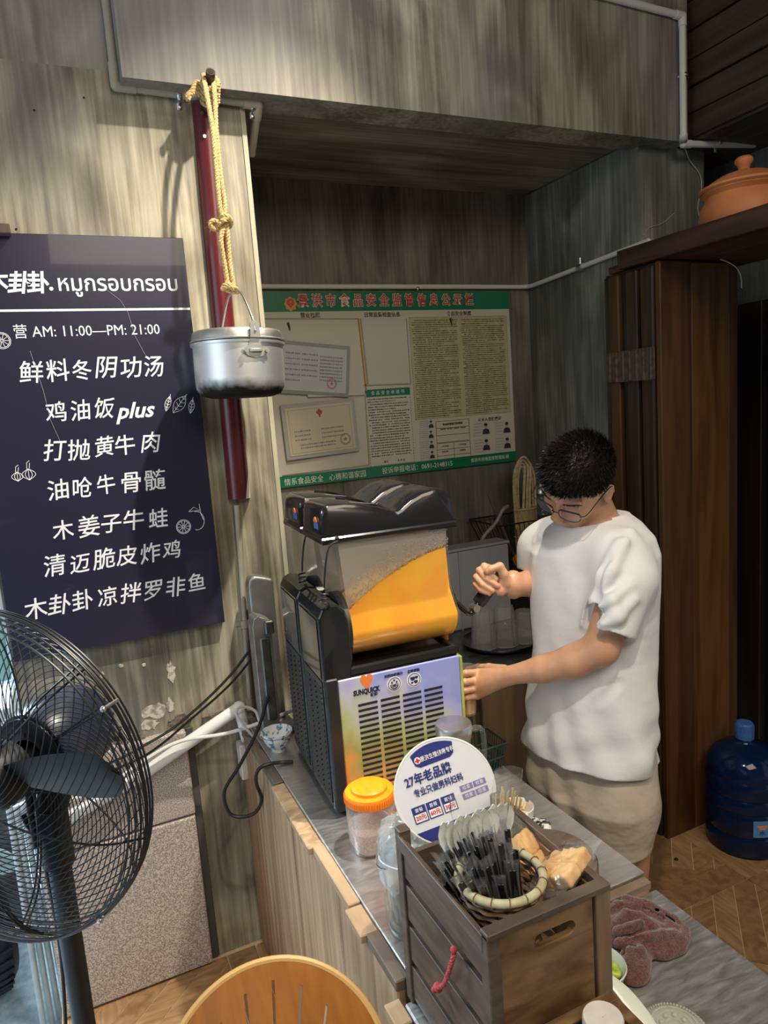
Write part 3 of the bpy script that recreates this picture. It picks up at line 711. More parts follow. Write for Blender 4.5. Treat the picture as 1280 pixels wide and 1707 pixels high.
for k in range(3):
    rope(b, [pegp+dp*.06+Vector(v) for v in ((-.016, 0, .012-.01*k), (-.034, .0, .02-.014*k), (-.05-.006*k, -.004, -.004-.006*k), (-.062, -.002, -.02-.004*k))], .0075, k=5)
b.build('coil', ropem, rp)
random.seed(11); b = MB()
for c_, n_, L_ in ((kn+Vector((-.036, -.004, -.004)), 50, .022), (pegp+dp*.06+Vector((-.062, 0, -.016)), 50, .024), (kn, 40, .024), (pegp+dp*.03, 26, .03), (bot, 20, .018)):
    for _ in range(n_):
        d = Vector((random.gauss(0, 1), random.gauss(0, 1), random.gauss(0, 1))).normalized(); e = d.cross(Vector((.3, .5, .8))).normalized()*.0005
        p0 = c_+d*.006; b.add([p0-e, p0+e, p0+d*L_*random.uniform(.4, 1)+Vector((0, 0, -.003))], [(0, 1, 2)])
tag(b.build('frayed_fibre', ropem, rp), kind='stuff')
alu = mat('dull_aluminium', (.60, .60, .58), .40, 1.0, c2=(.42, .42, .40), scale=(9, 9, 9), detail=5, rough2=.55, bump=.0008, bscale=(50, 50, 50))
pt = thing('hanging_pot', 'dented aluminium cooking pot with lid hanging from the rope, sooty underneath', 'pot', (pc.x, pc.y, 1.795), R=Matrix.Rotation(.03, 4, 'Y'))
mm, nt, bs = _nt('sooty_aluminium'); setp(bs, Metallic=.9)
tc = nt.nodes.new('ShaderNodeTexCoord'); sx_ = nt.nodes.new('ShaderNodeSeparateXYZ'); nt.links.new(tc.outputs['Object'], sx_.inputs[0])
nz = nt.nodes.new('ShaderNodeTexNoise'); nz.inputs['Scale'].default_value = 22; nz.inputs['Detail'].default_value = 5; nt.links.new(tc.outputs['Object'], nz.inputs[0])
ma = nt.nodes.new('ShaderNodeMath'); ma.operation = 'MULTIPLY_ADD'; ma.inputs[1].default_value = .055; nt.links.new(nz.outputs['Fac'], ma.inputs[0]); nt.links.new(sx_.outputs['Z'], ma.inputs[2])
rpn = nt.nodes.new('ShaderNodeValToRGB'); rpn.color_ramp.elements[0].position = .045; rpn.color_ramp.elements[0].color = (.035, .028, .020, 1); rpn.color_ramp.elements[1].position = .078; rpn.color_ramp.elements[1].color = (.80, .80, .78, 1)
nt.links.new(ma.outputs[0], rpn.inputs[0]); nt.links.new(rpn.outputs[0], bs.inputs['Base Color'])
mr = nt.nodes.new('ShaderNodeMapRange'); mr.inputs[1].default_value = .045; mr.inputs[2].default_value = .08; mr.inputs[3].default_value = .75; mr.inputs[4].default_value = .42; nt.links.new(ma.outputs[0], mr.inputs[0]); nt.links.new(mr.outputs[0], bs.inputs['Roughness'])
WM[pt.name] = pt.matrix_world.copy()
b = MB(WM[pt.name]); R_ = .123
b.lathe([(.0005, .0), (R_*.70, .0), (R_*.90, .008), (R_*.985, .026), (R_, .05), (R_, .138), (R_*1.045, .140), (R_*1.05, .146), (R_*1.0, .148)], 56); b.build('body', mm, pt)
b = MB(WM[pt.name]); b.lathe([(R_*1.045, .1485), (R_*1.055, .152), (R_*1.02, .155), (R_*1.0, .172), (R_*.96, .178), (R_*.86, .180), (R_*.84, .174), (R_*.5, .178), (.0005, .182)], 56); b.build('lid', alu, pt)
b = MB(WM[pt.name])   # ear with its rivets, folded clamp on the near side
def ear(s):
    global b
    b.box((-.017, -R_-.011, .112), (.017, -R_+.004, .122), .002, T=Matrix.Rotation(s, 4, 'Z'))
    b.prism([(-.038, .118), (-.02, .103), (.0, .098), (.022, .103), (.040, .114), (.036, .124), (.018, .128), (.012, .150), (-.012, .150), (-.018, .13)], 0, .004, T=Matrix.Rotation(s, 4, 'Z') @ Matrix.Translation((0, -R_-.001, 0)) @ TV)
    b.prism([(-.014, .150), (.014, .150), (.012, .185), (0, .196), (-.012, .185)], 0, .004, T=Matrix.Rotation(s, 4, 'Z') @ Matrix.Translation((0, -R_-.007, 0)) @ TV)
    for x in (-.028, .030): b.cyl(Vector((x, -R_-.006, .116)), Vector((x, -R_-.010, .116)), .0045, n=10, T=Matrix.Rotation(s, 4, 'Z'))
ear(.12); b.build('clamp', alu, pt); b = MB(WM[pt.name]); ear(.12+math.pi); b.build('clamp', alu, pt)
b = MB(WM[pt.name]); t0 = Matrix.Rotation(.12, 4, 'Z')
hp = [t0 @ Vector(v) for v in ((0, -R_-.012, .165), (0, -R_*.98, .20), (0, -R_*.55, .262), (0, -.02, .292), (0, .02, .292), (0, R_*.55, .262), (0, R_*.98, .20), (0, R_+.012, .165))]
b.tube(spline(hp, 8), .0032, n=10); b.build('bail_handle', galv, pt)

# --- the green notice board in the alcove
GY = NY-.016
gb = thing('notice_board', 'green and white food safety notice board on the back wall of the alcove', 'sign', (1.42, GY, 1.432))
paper = mat('notice_paper', (.56, .52, .42), .35, coat=.2); green = mat('notice_green', (.005, .165, .075), .35, coat=.2)
gx0, gx1, gz0, gz1 = .80, 2.018, 1.432, 2.236
b = MB(); b.box((gx0, GY, gz0), (gx1, NY-.002, gz1), .002); b.build('panel', paper, gb)
gf = GY-.0006
def gp(px, py): return ony(px, py, GY)
def sheet(x0, z0, x1, z1, m, name, th=.0008, y=None): 
    y = GY if y is None else y
    b = MB(); b.box((min(x0, x1), y-th, min(z0, z1)), (max(x0, x1), y, max(z0, z1))); return b.build(name, m, gb)
def sheetp(pa, pb, m, name, th=.0008, y=None):
    a, c = gp(*pa), gp(*pb); return sheet(a.x, a.z, c.x, c.z, m, name, th, y)
zt_ = (gp(445, 519).z+gp(845, 516).z)/2; sheet(gx0, zt_, gx1, gz1, green, 'header_band')
zb_ = (gp(468, 795).z+gp(855, 752).z)/2; sheet(gx0, gz0, gx1, zb_, green, 'footer_band')
red = mat('red_print', (.55, .035, .02), .4); blk_p = mat('black_print', (.035, .033, .03), .5); gold = mat('gold_print', (.60, .33, .03), .4)
white_p = mat('notice_white', (.72, .70, .62), .4)
ti = '景洪市食品安全监管信息公示栏'; xa, xb_ = gp(505, 505).x, gp(782, 503).x; zz = (zt_+gz1)/2
wl_, rl_ = [], []
for i, c in enumerate(ti):
    x = xa+(xb_-xa)*i/(len(ti)-1)
    wl_.append((c, .056, (x, gf-.0008, zz), dict(bold=.0026, sx=.86))); rl_.append((c, .056, (x, gf-.0018, zz), dict(bold=.0008, sx=.86)))
words(wl_, 'title_outline', white_p, gb); words(rl_, 'title_lettering', red, gb)
p = gp(484, 506); b = MB(Matrix.Translation((p.x, gf-.0004, p.z)) @ TV)
b.prism([(.026*math.cos(a)*(1+.10*math.cos(8*a)), .027*math.sin(a)*(1+.10*math.cos(8*a))-.002) for a in [2*math.pi*k/48 for k in range(48)]], 0, .001); b.build('emblem_ring', gold, gb)
b = MB(Matrix.Translation((p.x, gf-.0012, p.z)) @ TV)
b.prism([(-.015, .015), (-.016, -.002), (0, -.018), (.016, -.002), (.015, .015), (.006, .019), (-.006, .019)][::-1], 0, .001); b.build('emblem_shield', red, gb)
b = MB(Matrix.Translation((p.x, gf-.002, p.z)) @ TV)
for cx_, cz_, r_ in ((0, .007, .005), (-.009, .002, .0025), (.009, .002, .0025), (0, -.008, .0035)):
    b.prism([((r_ if k % 2 == 0 else r_*.42)*math.cos(math.pi/2+math.pi*k/5)+cx_, (r_ if k % 2 == 0 else r_*.42)*math.sin(math.pi/2+math.pi*k/5)+cz_) for k in range(10)], 0, .0008)
b.build('emblem_star', gold, gb)
for t_, xy in (('营业执照', (517, 526)), ('日常监督检查信息', (637, 525)), ('食品安全制度', (765, 523))):
    p = gp(*xy); lettering(t_, .022, (p.x, gf, p.z), blk_p, gb, bold=.0004)
f1 = (gz0+zb_)/2; p1_ = gp(507, 804).x
ft = [('情系食品安全', .032, (gp(507, 804).x, gf-.0008, f1-.004)), ('心铸和谐家园', .032, (gp(580, 797).x, gf-.0008, f1-.004)), ('投诉举报电话：0691-2148315', .031, (gp(697, 782).x, gf-.0008, f1-.002)), ('景洪市市场监督管理局 制', .021, (gp(817, 770).x, gf-.0008, f1))]
words([(a_, s_2, p_, dict(sx=.92)) for a_, s_2, p_ in ft], 'footer_lettering', white_p, gb)
yel = mat('yellowed_paper', (.48, .44, .25), .5, c2=(.40, .36, .20), scale=(30, 30, 3))
zr0, zr1 = (gp(695, 697).z+gp(848, 690).z)/2, (gp(680, 529).z+gp(845, 527).z)/2
xr0, xr1 = gp(686, 600).x, gp(847, 600).x
sheet(xr0, zr0, xr1, zr1, yel, 'rules_sheet')
random.seed(21)
def textrows(x0, x1, z0, z1, n, name, m, fill=.62, y=None, cell=.0075):
    y = (GY-.0009) if y is None else y; b = MB(); dz = (z1-z0)/n
    for i in range(n):
        z = z1-dz*(i+.5); x = x0+(random.random() < .25)*.012; end = x1-(random.random() < .3)*random.uniform(.0, .4)*(x1-x0)
        while x < end-cell:
            w = cell*random.uniform(.55, .95); h = dz*fill*random.uniform(.7, 1)/2
            b.add([(x, y-.0002, z-h), (x+w, y-.0002, z-h), (x+w, y-.0002, z+h*.2), (x, y-.0002, z+h*.2)], [(0, 1, 2, 3)])
            if random.random() < .7: b.add([(x+w*.3, y-.0002, z+h*.1), (x+w*.55, y-.0002, z+h*.1), (x+w*.55, y-.0002, z+h), (x+w*.3, y-.0002, z+h)], [(0, 1, 2, 3)])
            x += cell*random.choice((1, 1, 1, 1.02, 1.9) if random.random() < .2 else (1,))
    return tag(mb_fast(b, name, m, gb), kind='stuff')
xm = (xr0+xr1)/2
textrows(xr0+.012, xm-.010, zr0+.006, zr1-.008, 46, 'rules_text', blk_p); textrows(xm+.010, xr1-.012, zr0+.006, zr1-.008, 46, 'rules_text', blk_p)
def dashbox(x0, x1, z0, z1, m, name='dashed_border', y=None, d=.012, w=.0016):
    y = GY-.0012 if y is None else y; b = MB()
    x = x0
    while x < x1:
        for z in (z0, z1): b.add([(x, y, z-w/2), (min(x+d*.6, x1), y, z-w/2), (min(x+d*.6, x1), y, z+w/2), (x, y, z+w/2)], [(0, 1, 2, 3)])
        x += d
    z = z0
    while z < z1:
        for xx in (x0, x1): b.add([(xx-w/2, y, z), (xx+w/2, y, z), (xx+w/2, y, min(z+d*.6, z1)), (xx-w/2, y, min(z+d*.6, z1))], [(0, 1, 2, 3)])
        z += d
    return mb_fast(b, name, m, gb)
dashbox(xr0, xr1, zr0, zr1, blk_p)
zc0, zc1 = gp(648, 777).z, gp(645, 655).z; xc0, xc1 = gp(612, 700).x, gp(686, 700).x
pa = gp(610, 661).z; pb = gp(684, 649).z
sheet(xc0, pa-.016+.012, xc1, pa+.016+.012, green, 'pledge_band'); lettering('食 品 安 全 承 诺 书', .019, ((xc0+xc1)/2, GY-.0014, pa+.011), white_p, gb)
textrows(xc0+.008, xc1-.008, gp(650, 760).z, pa-.008, 23, 'pledge_text', blk_p, fill=.55, cell=.0085); dashbox(xc0, xc1, gp(650, 774).z, pa+.028, blk_p)
lettering('签名:              年 月 日', .011, ((xc0+xc1)/2+.01, gf-.0005, gp(650, 769).z), blk_p, gb)
# frames and clear pockets
brass = mat('gold_edge', (.45, .28, .08), .35, .4); pocket = mat('clear_pocket', (.9, .9, .88), .12, trans=0, alpha=.10, coat=.5)
def rod(pa, pb, w, m, name, d=.006):
    a, c = gp(*pa), gp(*pb); v = (c-a); L_ = v.length; v.normalize(); n_ = Vector((0, -1, 0)); s_2 = v.cross(n_)
    b = MB(); b.add([a+s_2*w*i+n_*k for k in (0, d) for i in (-.5, .5)]+[c+s_2*w*i+n_*k for k in (0, d) for i in (-.5, .5)], [(0, 1, 3, 2), (4, 5, 7, 6), (0, 1, 5, 4), (2, 3, 7, 6), (0, 2, 6, 4), (1, 3, 7, 5)]); return b.build(name, m, gb)
tanm = mat('tan_card', (.44, .36, .27), .5)
rod((443, 531), (597, 531), .004, tanm, 'pocket_rim'); rod((597, 531), (610, 652), .006, brass, 'pocket_rim'); rod((601, 531), (613, 640), .004, tanm, 'pocket_rim')
rod((606, 642), (684, 639), .005, tanm, 'pocket_rim'); rod((677, 531), (684, 640), .003, tanm, 'pocket_rim')
rod((470, 792), (614, 775), .004, tanm, 'pocket_rim'); rod((608, 655), (615, 775), .004, tanm, 'pocket_rim')
rod((512, 660), (606, 656), .012, mat('clear_strip', (.55, .54, .50), .2), 'clamp_strip', .012)
# licences
def doc(center, w, h, ang, paper_m, name, frame=None, y=GY-.010):
    c = gp(*center); ca, sa = math.cos(ang), math.sin(ang)
    T = Matrix(((ca, 0, -sa, c.x), (0, 1, 0, y), (sa, 0, ca, c.z), (0, 0, 0, 1)))
    if frame:
        b = MB(T)
        b.box((-w/2-.016, -.002, -h/2-.016), (w/2+.016, .006, h/2+.016), .002); b.build(name+'_frame', frame, gb)
    b = MB(T); b.box((-w/2, -.004, -h/2), (w/2, -.002, h/2)); b.build(name, paper_m, gb); return T
pale = mat('pale_certificate', (.48, .52, .52), .5); cream = mat('cream_certificate', (.56, .50, .36), .5); greyf = mat('grey_frame', (.40, .38, .36), .35)
T1 = doc((520, 616), .30, .185, -.115, pale, 'licence', mat('thin_grey_frame', (.30, .28, .25), .4)); T2 = doc((533, 715), .30, .20, .035, cream, 'permit', greyf, y=GY-.014)
def texton(T, rows, name, m, w, cell=.008, h=.0032):
    b = MB(T)
    for (x0, x1, z) in rows:
        x = x0
        while x < x1:
            ww = cell*random.uniform(.5, .9); b.add([(x, -.0044, z-h), (x+ww, -.0044, z-h), (x+ww, -.0044, z+h), (x, -.0044, z+h)], [(0, 1, 2, 3)]); x += cell
    return tag(mb_fast(b, name, m, gb), kind='stuff')
fade = mat('faded_print', (.22, .22, .21), .5)
texton(T1, [(-.12, -.06, .06-.022*k) for k in range(6)]+[(-.05, .02, .06-.022*k) for k in range(5)]+[(.03, .13, .055-.014*k) for k in range(8)], 'licence_text', fade, .3)
texton(T2, [(-.12, -.05, .0-.018*k) for k in range(3)]+[(.0, .10, .0-.018*k) for k in range(3)]+[(-.10, .06, -.058-.013*k) for k in range(2)], 'permit_text', fade, .3)
def seal(T, x, z, r, name='red_seal'):
    b = MB(T)
    for rr in (r, r*.8): b.tube([(x+rr*math.cos(a), -.0046, z+rr*math.sin(a)) for a in [2*math.pi*k/24 for k in range(24)]], .0009, n=4, closed=True)
    b.prism([(x+(r*.45 if k % 2 == 0 else r*.18)*math.cos(math.pi/2+math.pi*k/5), z+(r*.45 if k % 2 == 0 else r*.18)*math.sin(math.pi/2+math.pi*k/5)) for k in range(10)], .0042, .005, T=TV)
    for k in range(16):
        a = 2*math.pi*k/16; b.tube([(x+r*.84*math.cos(a), -.0046, z+r*.84*math.sin(a)), (x+r*.94*math.cos(a), -.0046, z+r*.94*math.sin(a))], .0012, n=4)
    return b.build(name, mat('red_ink', (.50, .10, .07), .6), gb)
seal(T1, .085, -.055, .022); seal(T2, .105, -.055, .024)
b = MB(T2)
for x, z, s in ((0, .08, .006), (-.008, .072, .006), (.008, .072, .006), (0, .066, .007), (0, .055, .004)): b.sphere((x, -.0045, z), s, 10, 6)
b.build('red_crest', MATS['red_ink'], gb)
b = MB(T2)
for xx in (-.138, .138): b.box((xx-.001, -.0046, -.09), (xx+.001, -.004, .09))
for z_ in (-.09, .09): b.box((-.138, -.0046, z_-.001), (.138, -.004, z_+.001))
b.build('permit_border', mat('tan_print', (.42, .33, .2), .5), gb)
# lower right: cards with portraits and two tables
cardm = mat('card_paper', (.50, .49, .45), .5); skin_p = mat('photo_grey', (.34, .32, .30), .5)
def card(px, py, w, h, name, portrait=True):
    c = gp(px, py); b = MB(); b.box((c.x-w/2, GY-.003, c.z-h/2), (c.x+w/2, GY, c.z+h/2)); b.build(name, cardm, gb)
    b = MB()
    for k in range(4):
        x = c.x-w*.44
        while x < c.x+(w*.05 if portrait else w*.4):
            ww = random.uniform(.003, .006); z = c.z+h*(.32-.2*k); b.add([(x, GY-.0034, z-.0016), (x+ww, GY-.0034, z-.0016), (x+ww, GY-.0034, z+.0016), (x, GY-.0034, z+.0016)], [(0, 1, 2, 3)]); x += .0075
    tag(mb_fast(b, name+'_text', fade, gb), kind='stuff')
    if portrait:
        xx = c.x+w*.27; b = MB(Matrix.Translation((xx, GY-.0034, c.z)) @ TV)
        b.prism(circ(0, h*.14, h*.13, h*.17, 14)[:-1], 0, .0004); b.build('portrait_face', skin_p, gb)
        b = MB(Matrix.Translation((xx, GY-.0036, c.z)) @ TV)
        b.prism([(-h*.3, -h*.42), (h*.3, -h*.42), (h*.24, -h*.12), (h*.08, -h*.04), (-h*.08, -h*.04), (-h*.24, -h*.12)], 0, .0004)
        b.prism(circ(0, h*.24, h*.15, h*.11, 12)[:-1], 0, .0004); b.build('portrait_suit', blk_p, gb)
for k, (px, py) in enumerate(((711, 707), (711, 724), (712, 741), (713, 758))): card(px, py, .078, .044, 'staff_card')
for px, py in ((802, 714), (837, 712), (803, 741), (838, 738)): card(px, py, .088, .068, 'health_card')
lettering('从业人员健康证', .019, (gp(816, 699).x, gf, gp(816, 699).z), blk_p, gb, bold=.0004)
def table(pa, pb, rows, cols, title):
    a, c = gp(*pa), gp(*pb); x0, x1 = a.x, c.x; z1, z0 = a.z, c.z; b = MB()
    for k in range(rows+1): z = z0+(z1-z0)*(k/rows if k < rows else 1); b.box((x0, GY-.0012, z-.0008), (x1, GY-.0004, z+.0008))
    for k in range(cols+1): x = x0+(x1-x0)*k/cols; b.box((x-.0008, GY-.0012, z0), (x+.0008, GY-.0004, z1 if cols < 2 or k in (0, cols) else z1))
    b.build('table_rule', blk_p, gb)
    if title: lettering(title, .012, ((x0+x1)/2, gf-.0006, z1-(z1-z0)/rows*.5), blk_p, gb, bold=.0003)
table((726, 703), (783, 733), 3, 1, '食品经营者风险等级'); table((728, 740), (785, 765), 3, 2, None)
for px, py, t_ in ((755, 714, 'A级风险 · B级风险 · C级风险 · D级风险'), (742, 744, '上半年检查'), (771, 741, '下半年检查'), (742, 753, '检查日期'), (771, 750, '检查结果')):
    p = gp(px, py); lettering(t_, .0095 if px > 745 or True else .01, (p.x, gf-.0004, p.z), blk_p, gb, sx=.85)
b = MB()
for px, py in ((480, 543), (750, 535)): p = gp(px, py); b.tube([(p.x, GY-.004, p.z+.012), (p.x+.004, GY-.006, p.z-.008), (p.x+.006, GY-.004, p.z-.022)], lambda t: .004*(1-t)+.001, n=6)
b.build('nail', mat('rusty_nail', (.05, .035, .025), .7), gb)
# ================================================================== COUNTERS
CZ, CX0, CX1, CYF, CYB = .78, .425, .955, .985, 2.10
LZ = .755
wood_c = mat('counter_timber', (.27, .165, .088), .5, c2=(.56, .38, .225), scale=(16, 30, 1.4), detail=7, distort=1.2, lo=.32, hi=.68, bump=.0006)
wood_c2 = mat('counter_timber_red', (.20, .09, .045), .5, c2=(.38, .22, .12), scale=(16, 30, 1.2), detail=7, distort=1.0, lo=.32, hi=.68)
blockw = mat('trim_timber', (.10, .075, .06), .55, c2=(.20, .15, .115), scale=(20, 4, 20), detail=5)
blockl = mat('trim_timber_pale', (.40, .26, .15), .55, c2=(.52, .36, .22), scale=(20, 4, 20), detail=5)
steel = mat('worn_steel', (.50, .48, .46), .30, .9, c2=(.66, .64, .62), scale=(14, 70, 14), detail=9, distort=1.2, lo=.3, hi=.7, rough2=.42, bump=.0002)
steel_d = mat('worn_steel_dark', (.34, .34, .35), .36, .85, c2=(.62, .62, .62), scale=(16, 85, 16), detail=10, distort=.9, lo=.28, hi=.75, rough2=.52, bump=.0003)
ct = thing('front_counter', 'long timber-clad serving counter with a stainless steel top beside the man', 'counter', ((CX0+CX1)/2, 1.5, 0))
b = MB(); b.box((CX0+.02, CYF+.015, 0), (CX1-.02, 2.16, CZ-.012)); b.build('carcass', mat('carcass_board', (.13, .10, .075), .7), ct)
b = MB(); b.box((CX0, CYF, CZ-.012), (CX1, 2.165, CZ), .002); b.build('steel_top', steel, ct)
ys = [2.165, 1.985, 1.60, 1.27, .985]
for i in range(4):
    b = MB(); b.box((CX0-.022-.002*(i % 2), ys[i+1]+.0015, 0), (CX0+.02, ys[i]-.0015, CZ-.02), .003); b.build('cladding_plank', wood_c if i != 0 else wood_c2, ct)
yb_ = [2.165, 1.73, 1.42, 1.20, 1.115, .985]
for i in range(5):
    b = MB(); w = .030 if i in (1, 2) else .022; b.box((CX0-.026-.010*(i % 2), yb_[i+1]+.001, CZ-.024), (CX0-.0005, yb_[i]-.001, CZ-.003-.004*(i % 2)), .002); b.build('edge_block', [blockw, wood_c, blockl, blockl, blockw][i], ct)
b = MB(); b.box((CX0, CYF-.022, LZ+.002), (CX1-.004, CYF-.001, CZ-.006), .002); b.build('end_strip', mat('end_strip_timber', (.16, .11, .075), .6, c2=(.26, .19, .13), scale=(3, 30, 30)), ct)
ct2 = thing('low_counter', 'lower steel-topped counter in the foreground under the wooden crate', 'counter', (.68, .5, 0))
b = MB(); b.box((.42, -.6, 0), (.95, CYF-.025, LZ-.012)); b.build('carcass', MATS['carcass_board'], ct2)
b = MB(); b.box((.402, -.6, LZ-.012), (.962, CYF-.022, LZ), .003); b.build('steel_top', steel_d, ct2)
b = MB(); b.box((.380, -.6, 0), (.42, CYF-.004, LZ-.03), .003); b.build('cladding_plank', wood_c, ct2)
b = MB(); b.box((.372, .93, LZ-.028), (.401, CYF-.003, LZ-.004), .002); b.build('edge_block', blockl, ct2)
b = MB(); b.box((.370, -.6, LZ-.026), (.401, .925, LZ-.006), .002); b.build('edge_block', blockw, ct2)

# --- back counter in the alcove with a black steel top
bc = thing('back_counter', 'dark steel worktop over brown cupboards along the back of the alcove', 'counter', (1.55, 2.48, 0))
dsteel = mat('dark_steel', (.10, .105, .11), .22, .9, c2=(.16, .165, .17), scale=(5, 30, 5), detail=5, rough2=.35)
brn = mat('brown_cupboard', (.13, .080, .042), .45, c2=(.17, .105, .058), scale=(30, 30, 2), detail=4)
b = MB(); b.prism([(.96, 2.06), (1.925, 2.06), (1.925, 2.172), (NXR-.002, 2.172), (NXR-.002, NY-.002), (.96, NY-.002)], .745, .78); b.build('worktop', dsteel, bc)
b = MB(); b.box((.975, 2.10, .0), (1.92, 2.172, .744)); b.box((.975, 2.172, .0), (NXR-.004, NY-.01, .744)); b.build('carcass', mat('cupboard_side', (.06, .04, .025), .6), bc)
for x0, x1 in ((.98, 1.232), (1.262, 1.50), (1.505, 1.71), (1.715, 1.92)):
    b = MB(); b.box((x0, 2.078, .08), (x1, 2.099, .738), .003); b.build('door', brn, bc)
    b = MB(); b.cyl((x1-.03, 2.058, .60), (x1-.03, 2.058, .68), .005, n=8); b.cyl((x1-.03, 2.078, .61), (x1-.03, 2.058, .61), .004, n=8); b.cyl((x1-.03, 2.078, .67), (x1-.03, 2.058, .67), .004, n=8); b.build('door_handle', galv, bc)

# ================================================================== DRINKS DISPENSER
MA = -3.5*math.pi/180
mc = thing('slush_machine', 'black two-tank juice dispenser with orange slush in the near tank', 'drinks machine', (.503, 1.488, CZ), MA)
MT = WM[mc.name]
gl = mat('gloss_black', (.010, .010, .011), .16, coat=.5); sat = mat('satin_black', (.018, .018, .019), .38); greyp = mat('smoked_grey_panel', (.055, .052, .045), .12, coat=.6)
def part(b, name, m, parent=mc): return b.build(name, m, parent)
b = MB(MT); b.box((.0, .003, .014), (.322, .398, .340), .006)
for x, y in ((.03, .03), (.30, .03), (.03, .37), (.30, .37)): b.cyl((x, y, 0), (x, y, .02), .014, n=12)
part(b, 'body', sat)
# towers behind the drums: one for each tank
TYZ = Matrix(((0, 0, 1, 0), (1, 0, 0, 0), (0, 1, 0, 0), (0, 0, 0, 1)))    # prism xy -> yz , extruded along x
TXZ = Matrix(((1, 0, 0, 0), (0, 0, 1, 0), (0, 1, 0, 0), (0, 0, 0, 1)))    # prism xy -> xz , extruded along +y
def tower(y0, y1):
    b = MB(MT); w = y1-y0
    pr = [(-.020, .014), (-.004, .014), (.052, .02), (.052, .36)]
    prof = [(-.020, .014), (.048, .014), (.048, .350), (.056, .385), (.054, .470), (.046, .500), (.030, .516), (.008, .520), (-.010, .512), (-.020, .492)]
    b.prism(prof, y0, y1, T=TXZ); o = part(b, 'tower', gl)
    md = o.modifiers.new('bev', 'BEVEL'); md.width = .006; md.segments = 3; md.limit_method = 'ANGLE'; md.angle_limit = .9
    b = MB(MT); b.box((-.0225, y0+.018, .34), (-.0205, y1-.012, .485), .001); part(b, 'back_panel', greyp)
    b = MB(MT)
    b.box((-.0222, y0+.016, .03), (-.0202, y1-.014, .335), .001)
    for c in range(3):
        for r in range(21):
            yy = y0+.024+c*(w-.046)/3; z = .045+r*.0134; ww = (w-.056)/3
            b.add([(-.0222, yy, z+.004), (-.0222, yy+ww, z+.0015), (-.0222, yy+ww, z+.0075), (-.0222, yy, z+.010), (-.0262, yy, z+.004), (-.0262, yy+ww, z+.0015)], [(0, 1, 5, 4), (4, 5, 2, 3), (0, 4, 3), (1, 2, 5)])
    tag(part(b, 'louvres', mat('louvre_black', (.03, .03, .031), .3)), kind='stuff')
    return o
tower(.0, .192); tower(.204, .392)
# deck and drip trough
b = MB(MT); b.box((.045, .0, .340), (.332, .014, .362), .004); b.box((.045, .378, .340), (.332, .392, .362), .004); b.box((.318, .014, .340), (.332, .378, .358), .003); b.box((.045, .014, .338), (.320, .378, .350))
b.box((.045, .188, .345), (.32, .204, .360), .003); part(b, 'drip_deck', gl)
# tanks
jm, nt, bs = _nt('orange_slush')
tc = nt.nodes.new('ShaderNodeTexCoord'); sp_ = nt.nodes.new('ShaderNodeSeparateXYZ'); nt.links.new(tc.outputs['Object'], sp_.inputs[0])
setp(bs, Roughness=.28); bs.inputs['Coat Weight'].default_value = .3
nz = nt.nodes.new('ShaderNodeTexNoise'); nz.inputs['Scale'].default_value = 9; nz.inputs['Detail'].default_value = 2; nt.links.new(tc.outputs['Object'], nz.inputs[0])
rp_ = nt.nodes.new('ShaderNodeValToRGB'); rp_.color_ramp.elements[0].color = (.98, .40, .0, 1); rp_.color_ramp.elements[1].color = (1.0, .50, .0, 1); rp_.color_ramp.elements[0].position = .4; rp_.color_ramp.elements[1].position = .6
nt.links.new(nz.outputs['Fac'], rp_.inputs[0]); nt.links.new(rp_.outputs[0], bs.inputs['Base Color'])
bs.inputs['Subsurface Weight'].default_value = .0; bs.inputs['Subsurface Radius'].default_value = (.04, .02, .003); bs.inputs['Subsurface Scale'].default_value = 1.0
def clearmat(name, col, rough, alpha, bump=0.0):
    m, nt, bs = _nt(name); N = nt.nodes.new; L = nt.links.new
    tr = N('ShaderNodeBsdfTransparent'); tr.inputs[0].default_value = (*[min(1, c*1.02) for c in col], 1)
    gl_ = N('ShaderNodeBsdfGlossy'); gl_.inputs['Roughness'].default_value = rough; gl_.inputs[0].default_value = (.9, .9, .9, 1)
    df = N('ShaderNodeBsdfDiffuse'); df.inputs[0].default_value = (*col, 1)
    fr = N('ShaderNodeFresnel'); ge = N('ShaderNodeNewGeometry'); mi_ = N('ShaderNodeMapRange'); mi_.inputs[3].default_value = 1.45; mi_.inputs[4].default_value = 1/1.45; L(ge.outputs['Backfacing'], mi_.inputs[0]); L(mi_.outputs[0], fr.inputs[0])
    m1, m2 = N('ShaderNodeMixShader'), N('ShaderNodeMixShader'); m1.inputs[0].default_value = alpha
    L(tr.outputs[0], m1.inputs[1]); L(df.outputs[0], m1.inputs[2]); L(fr.outputs[0], m2.inputs[0]); L(m1.outputs[0], m2.inputs[1]); L(gl_.outputs[0], m2.inputs[2])
    if bump:
        nz = N('ShaderNodeTexNoise'); nz.inputs['Scale'].default_value = 60; bp = N('ShaderNodeBump'); bp.inputs['Distance'].default_value = bump
        tc = N('ShaderNodeTexCoord'); L(tc.outputs['Object'], nz.inputs[0]); L(nz.outputs['Fac'], bp.inputs['Height'])
        for q in (gl_, df, fr): L(bp.outputs[0], q.inputs['Normal'])
    L(m2.outputs[0], nt.nodes['Material Output'].inputs[0]); nt.nodes.remove(bs); MATS[name] = m; return m
tankm = clearmat('cloudy_tank', (.97, .95, .92), .10, .035)
fogm = clearmat('fog_film', (.78, .74, .68), .35, .34, bump=.0006)
dropm = clearmat('condensation', (.72, .62, .48), .2, .45)
DR, DZc = .0785, .440
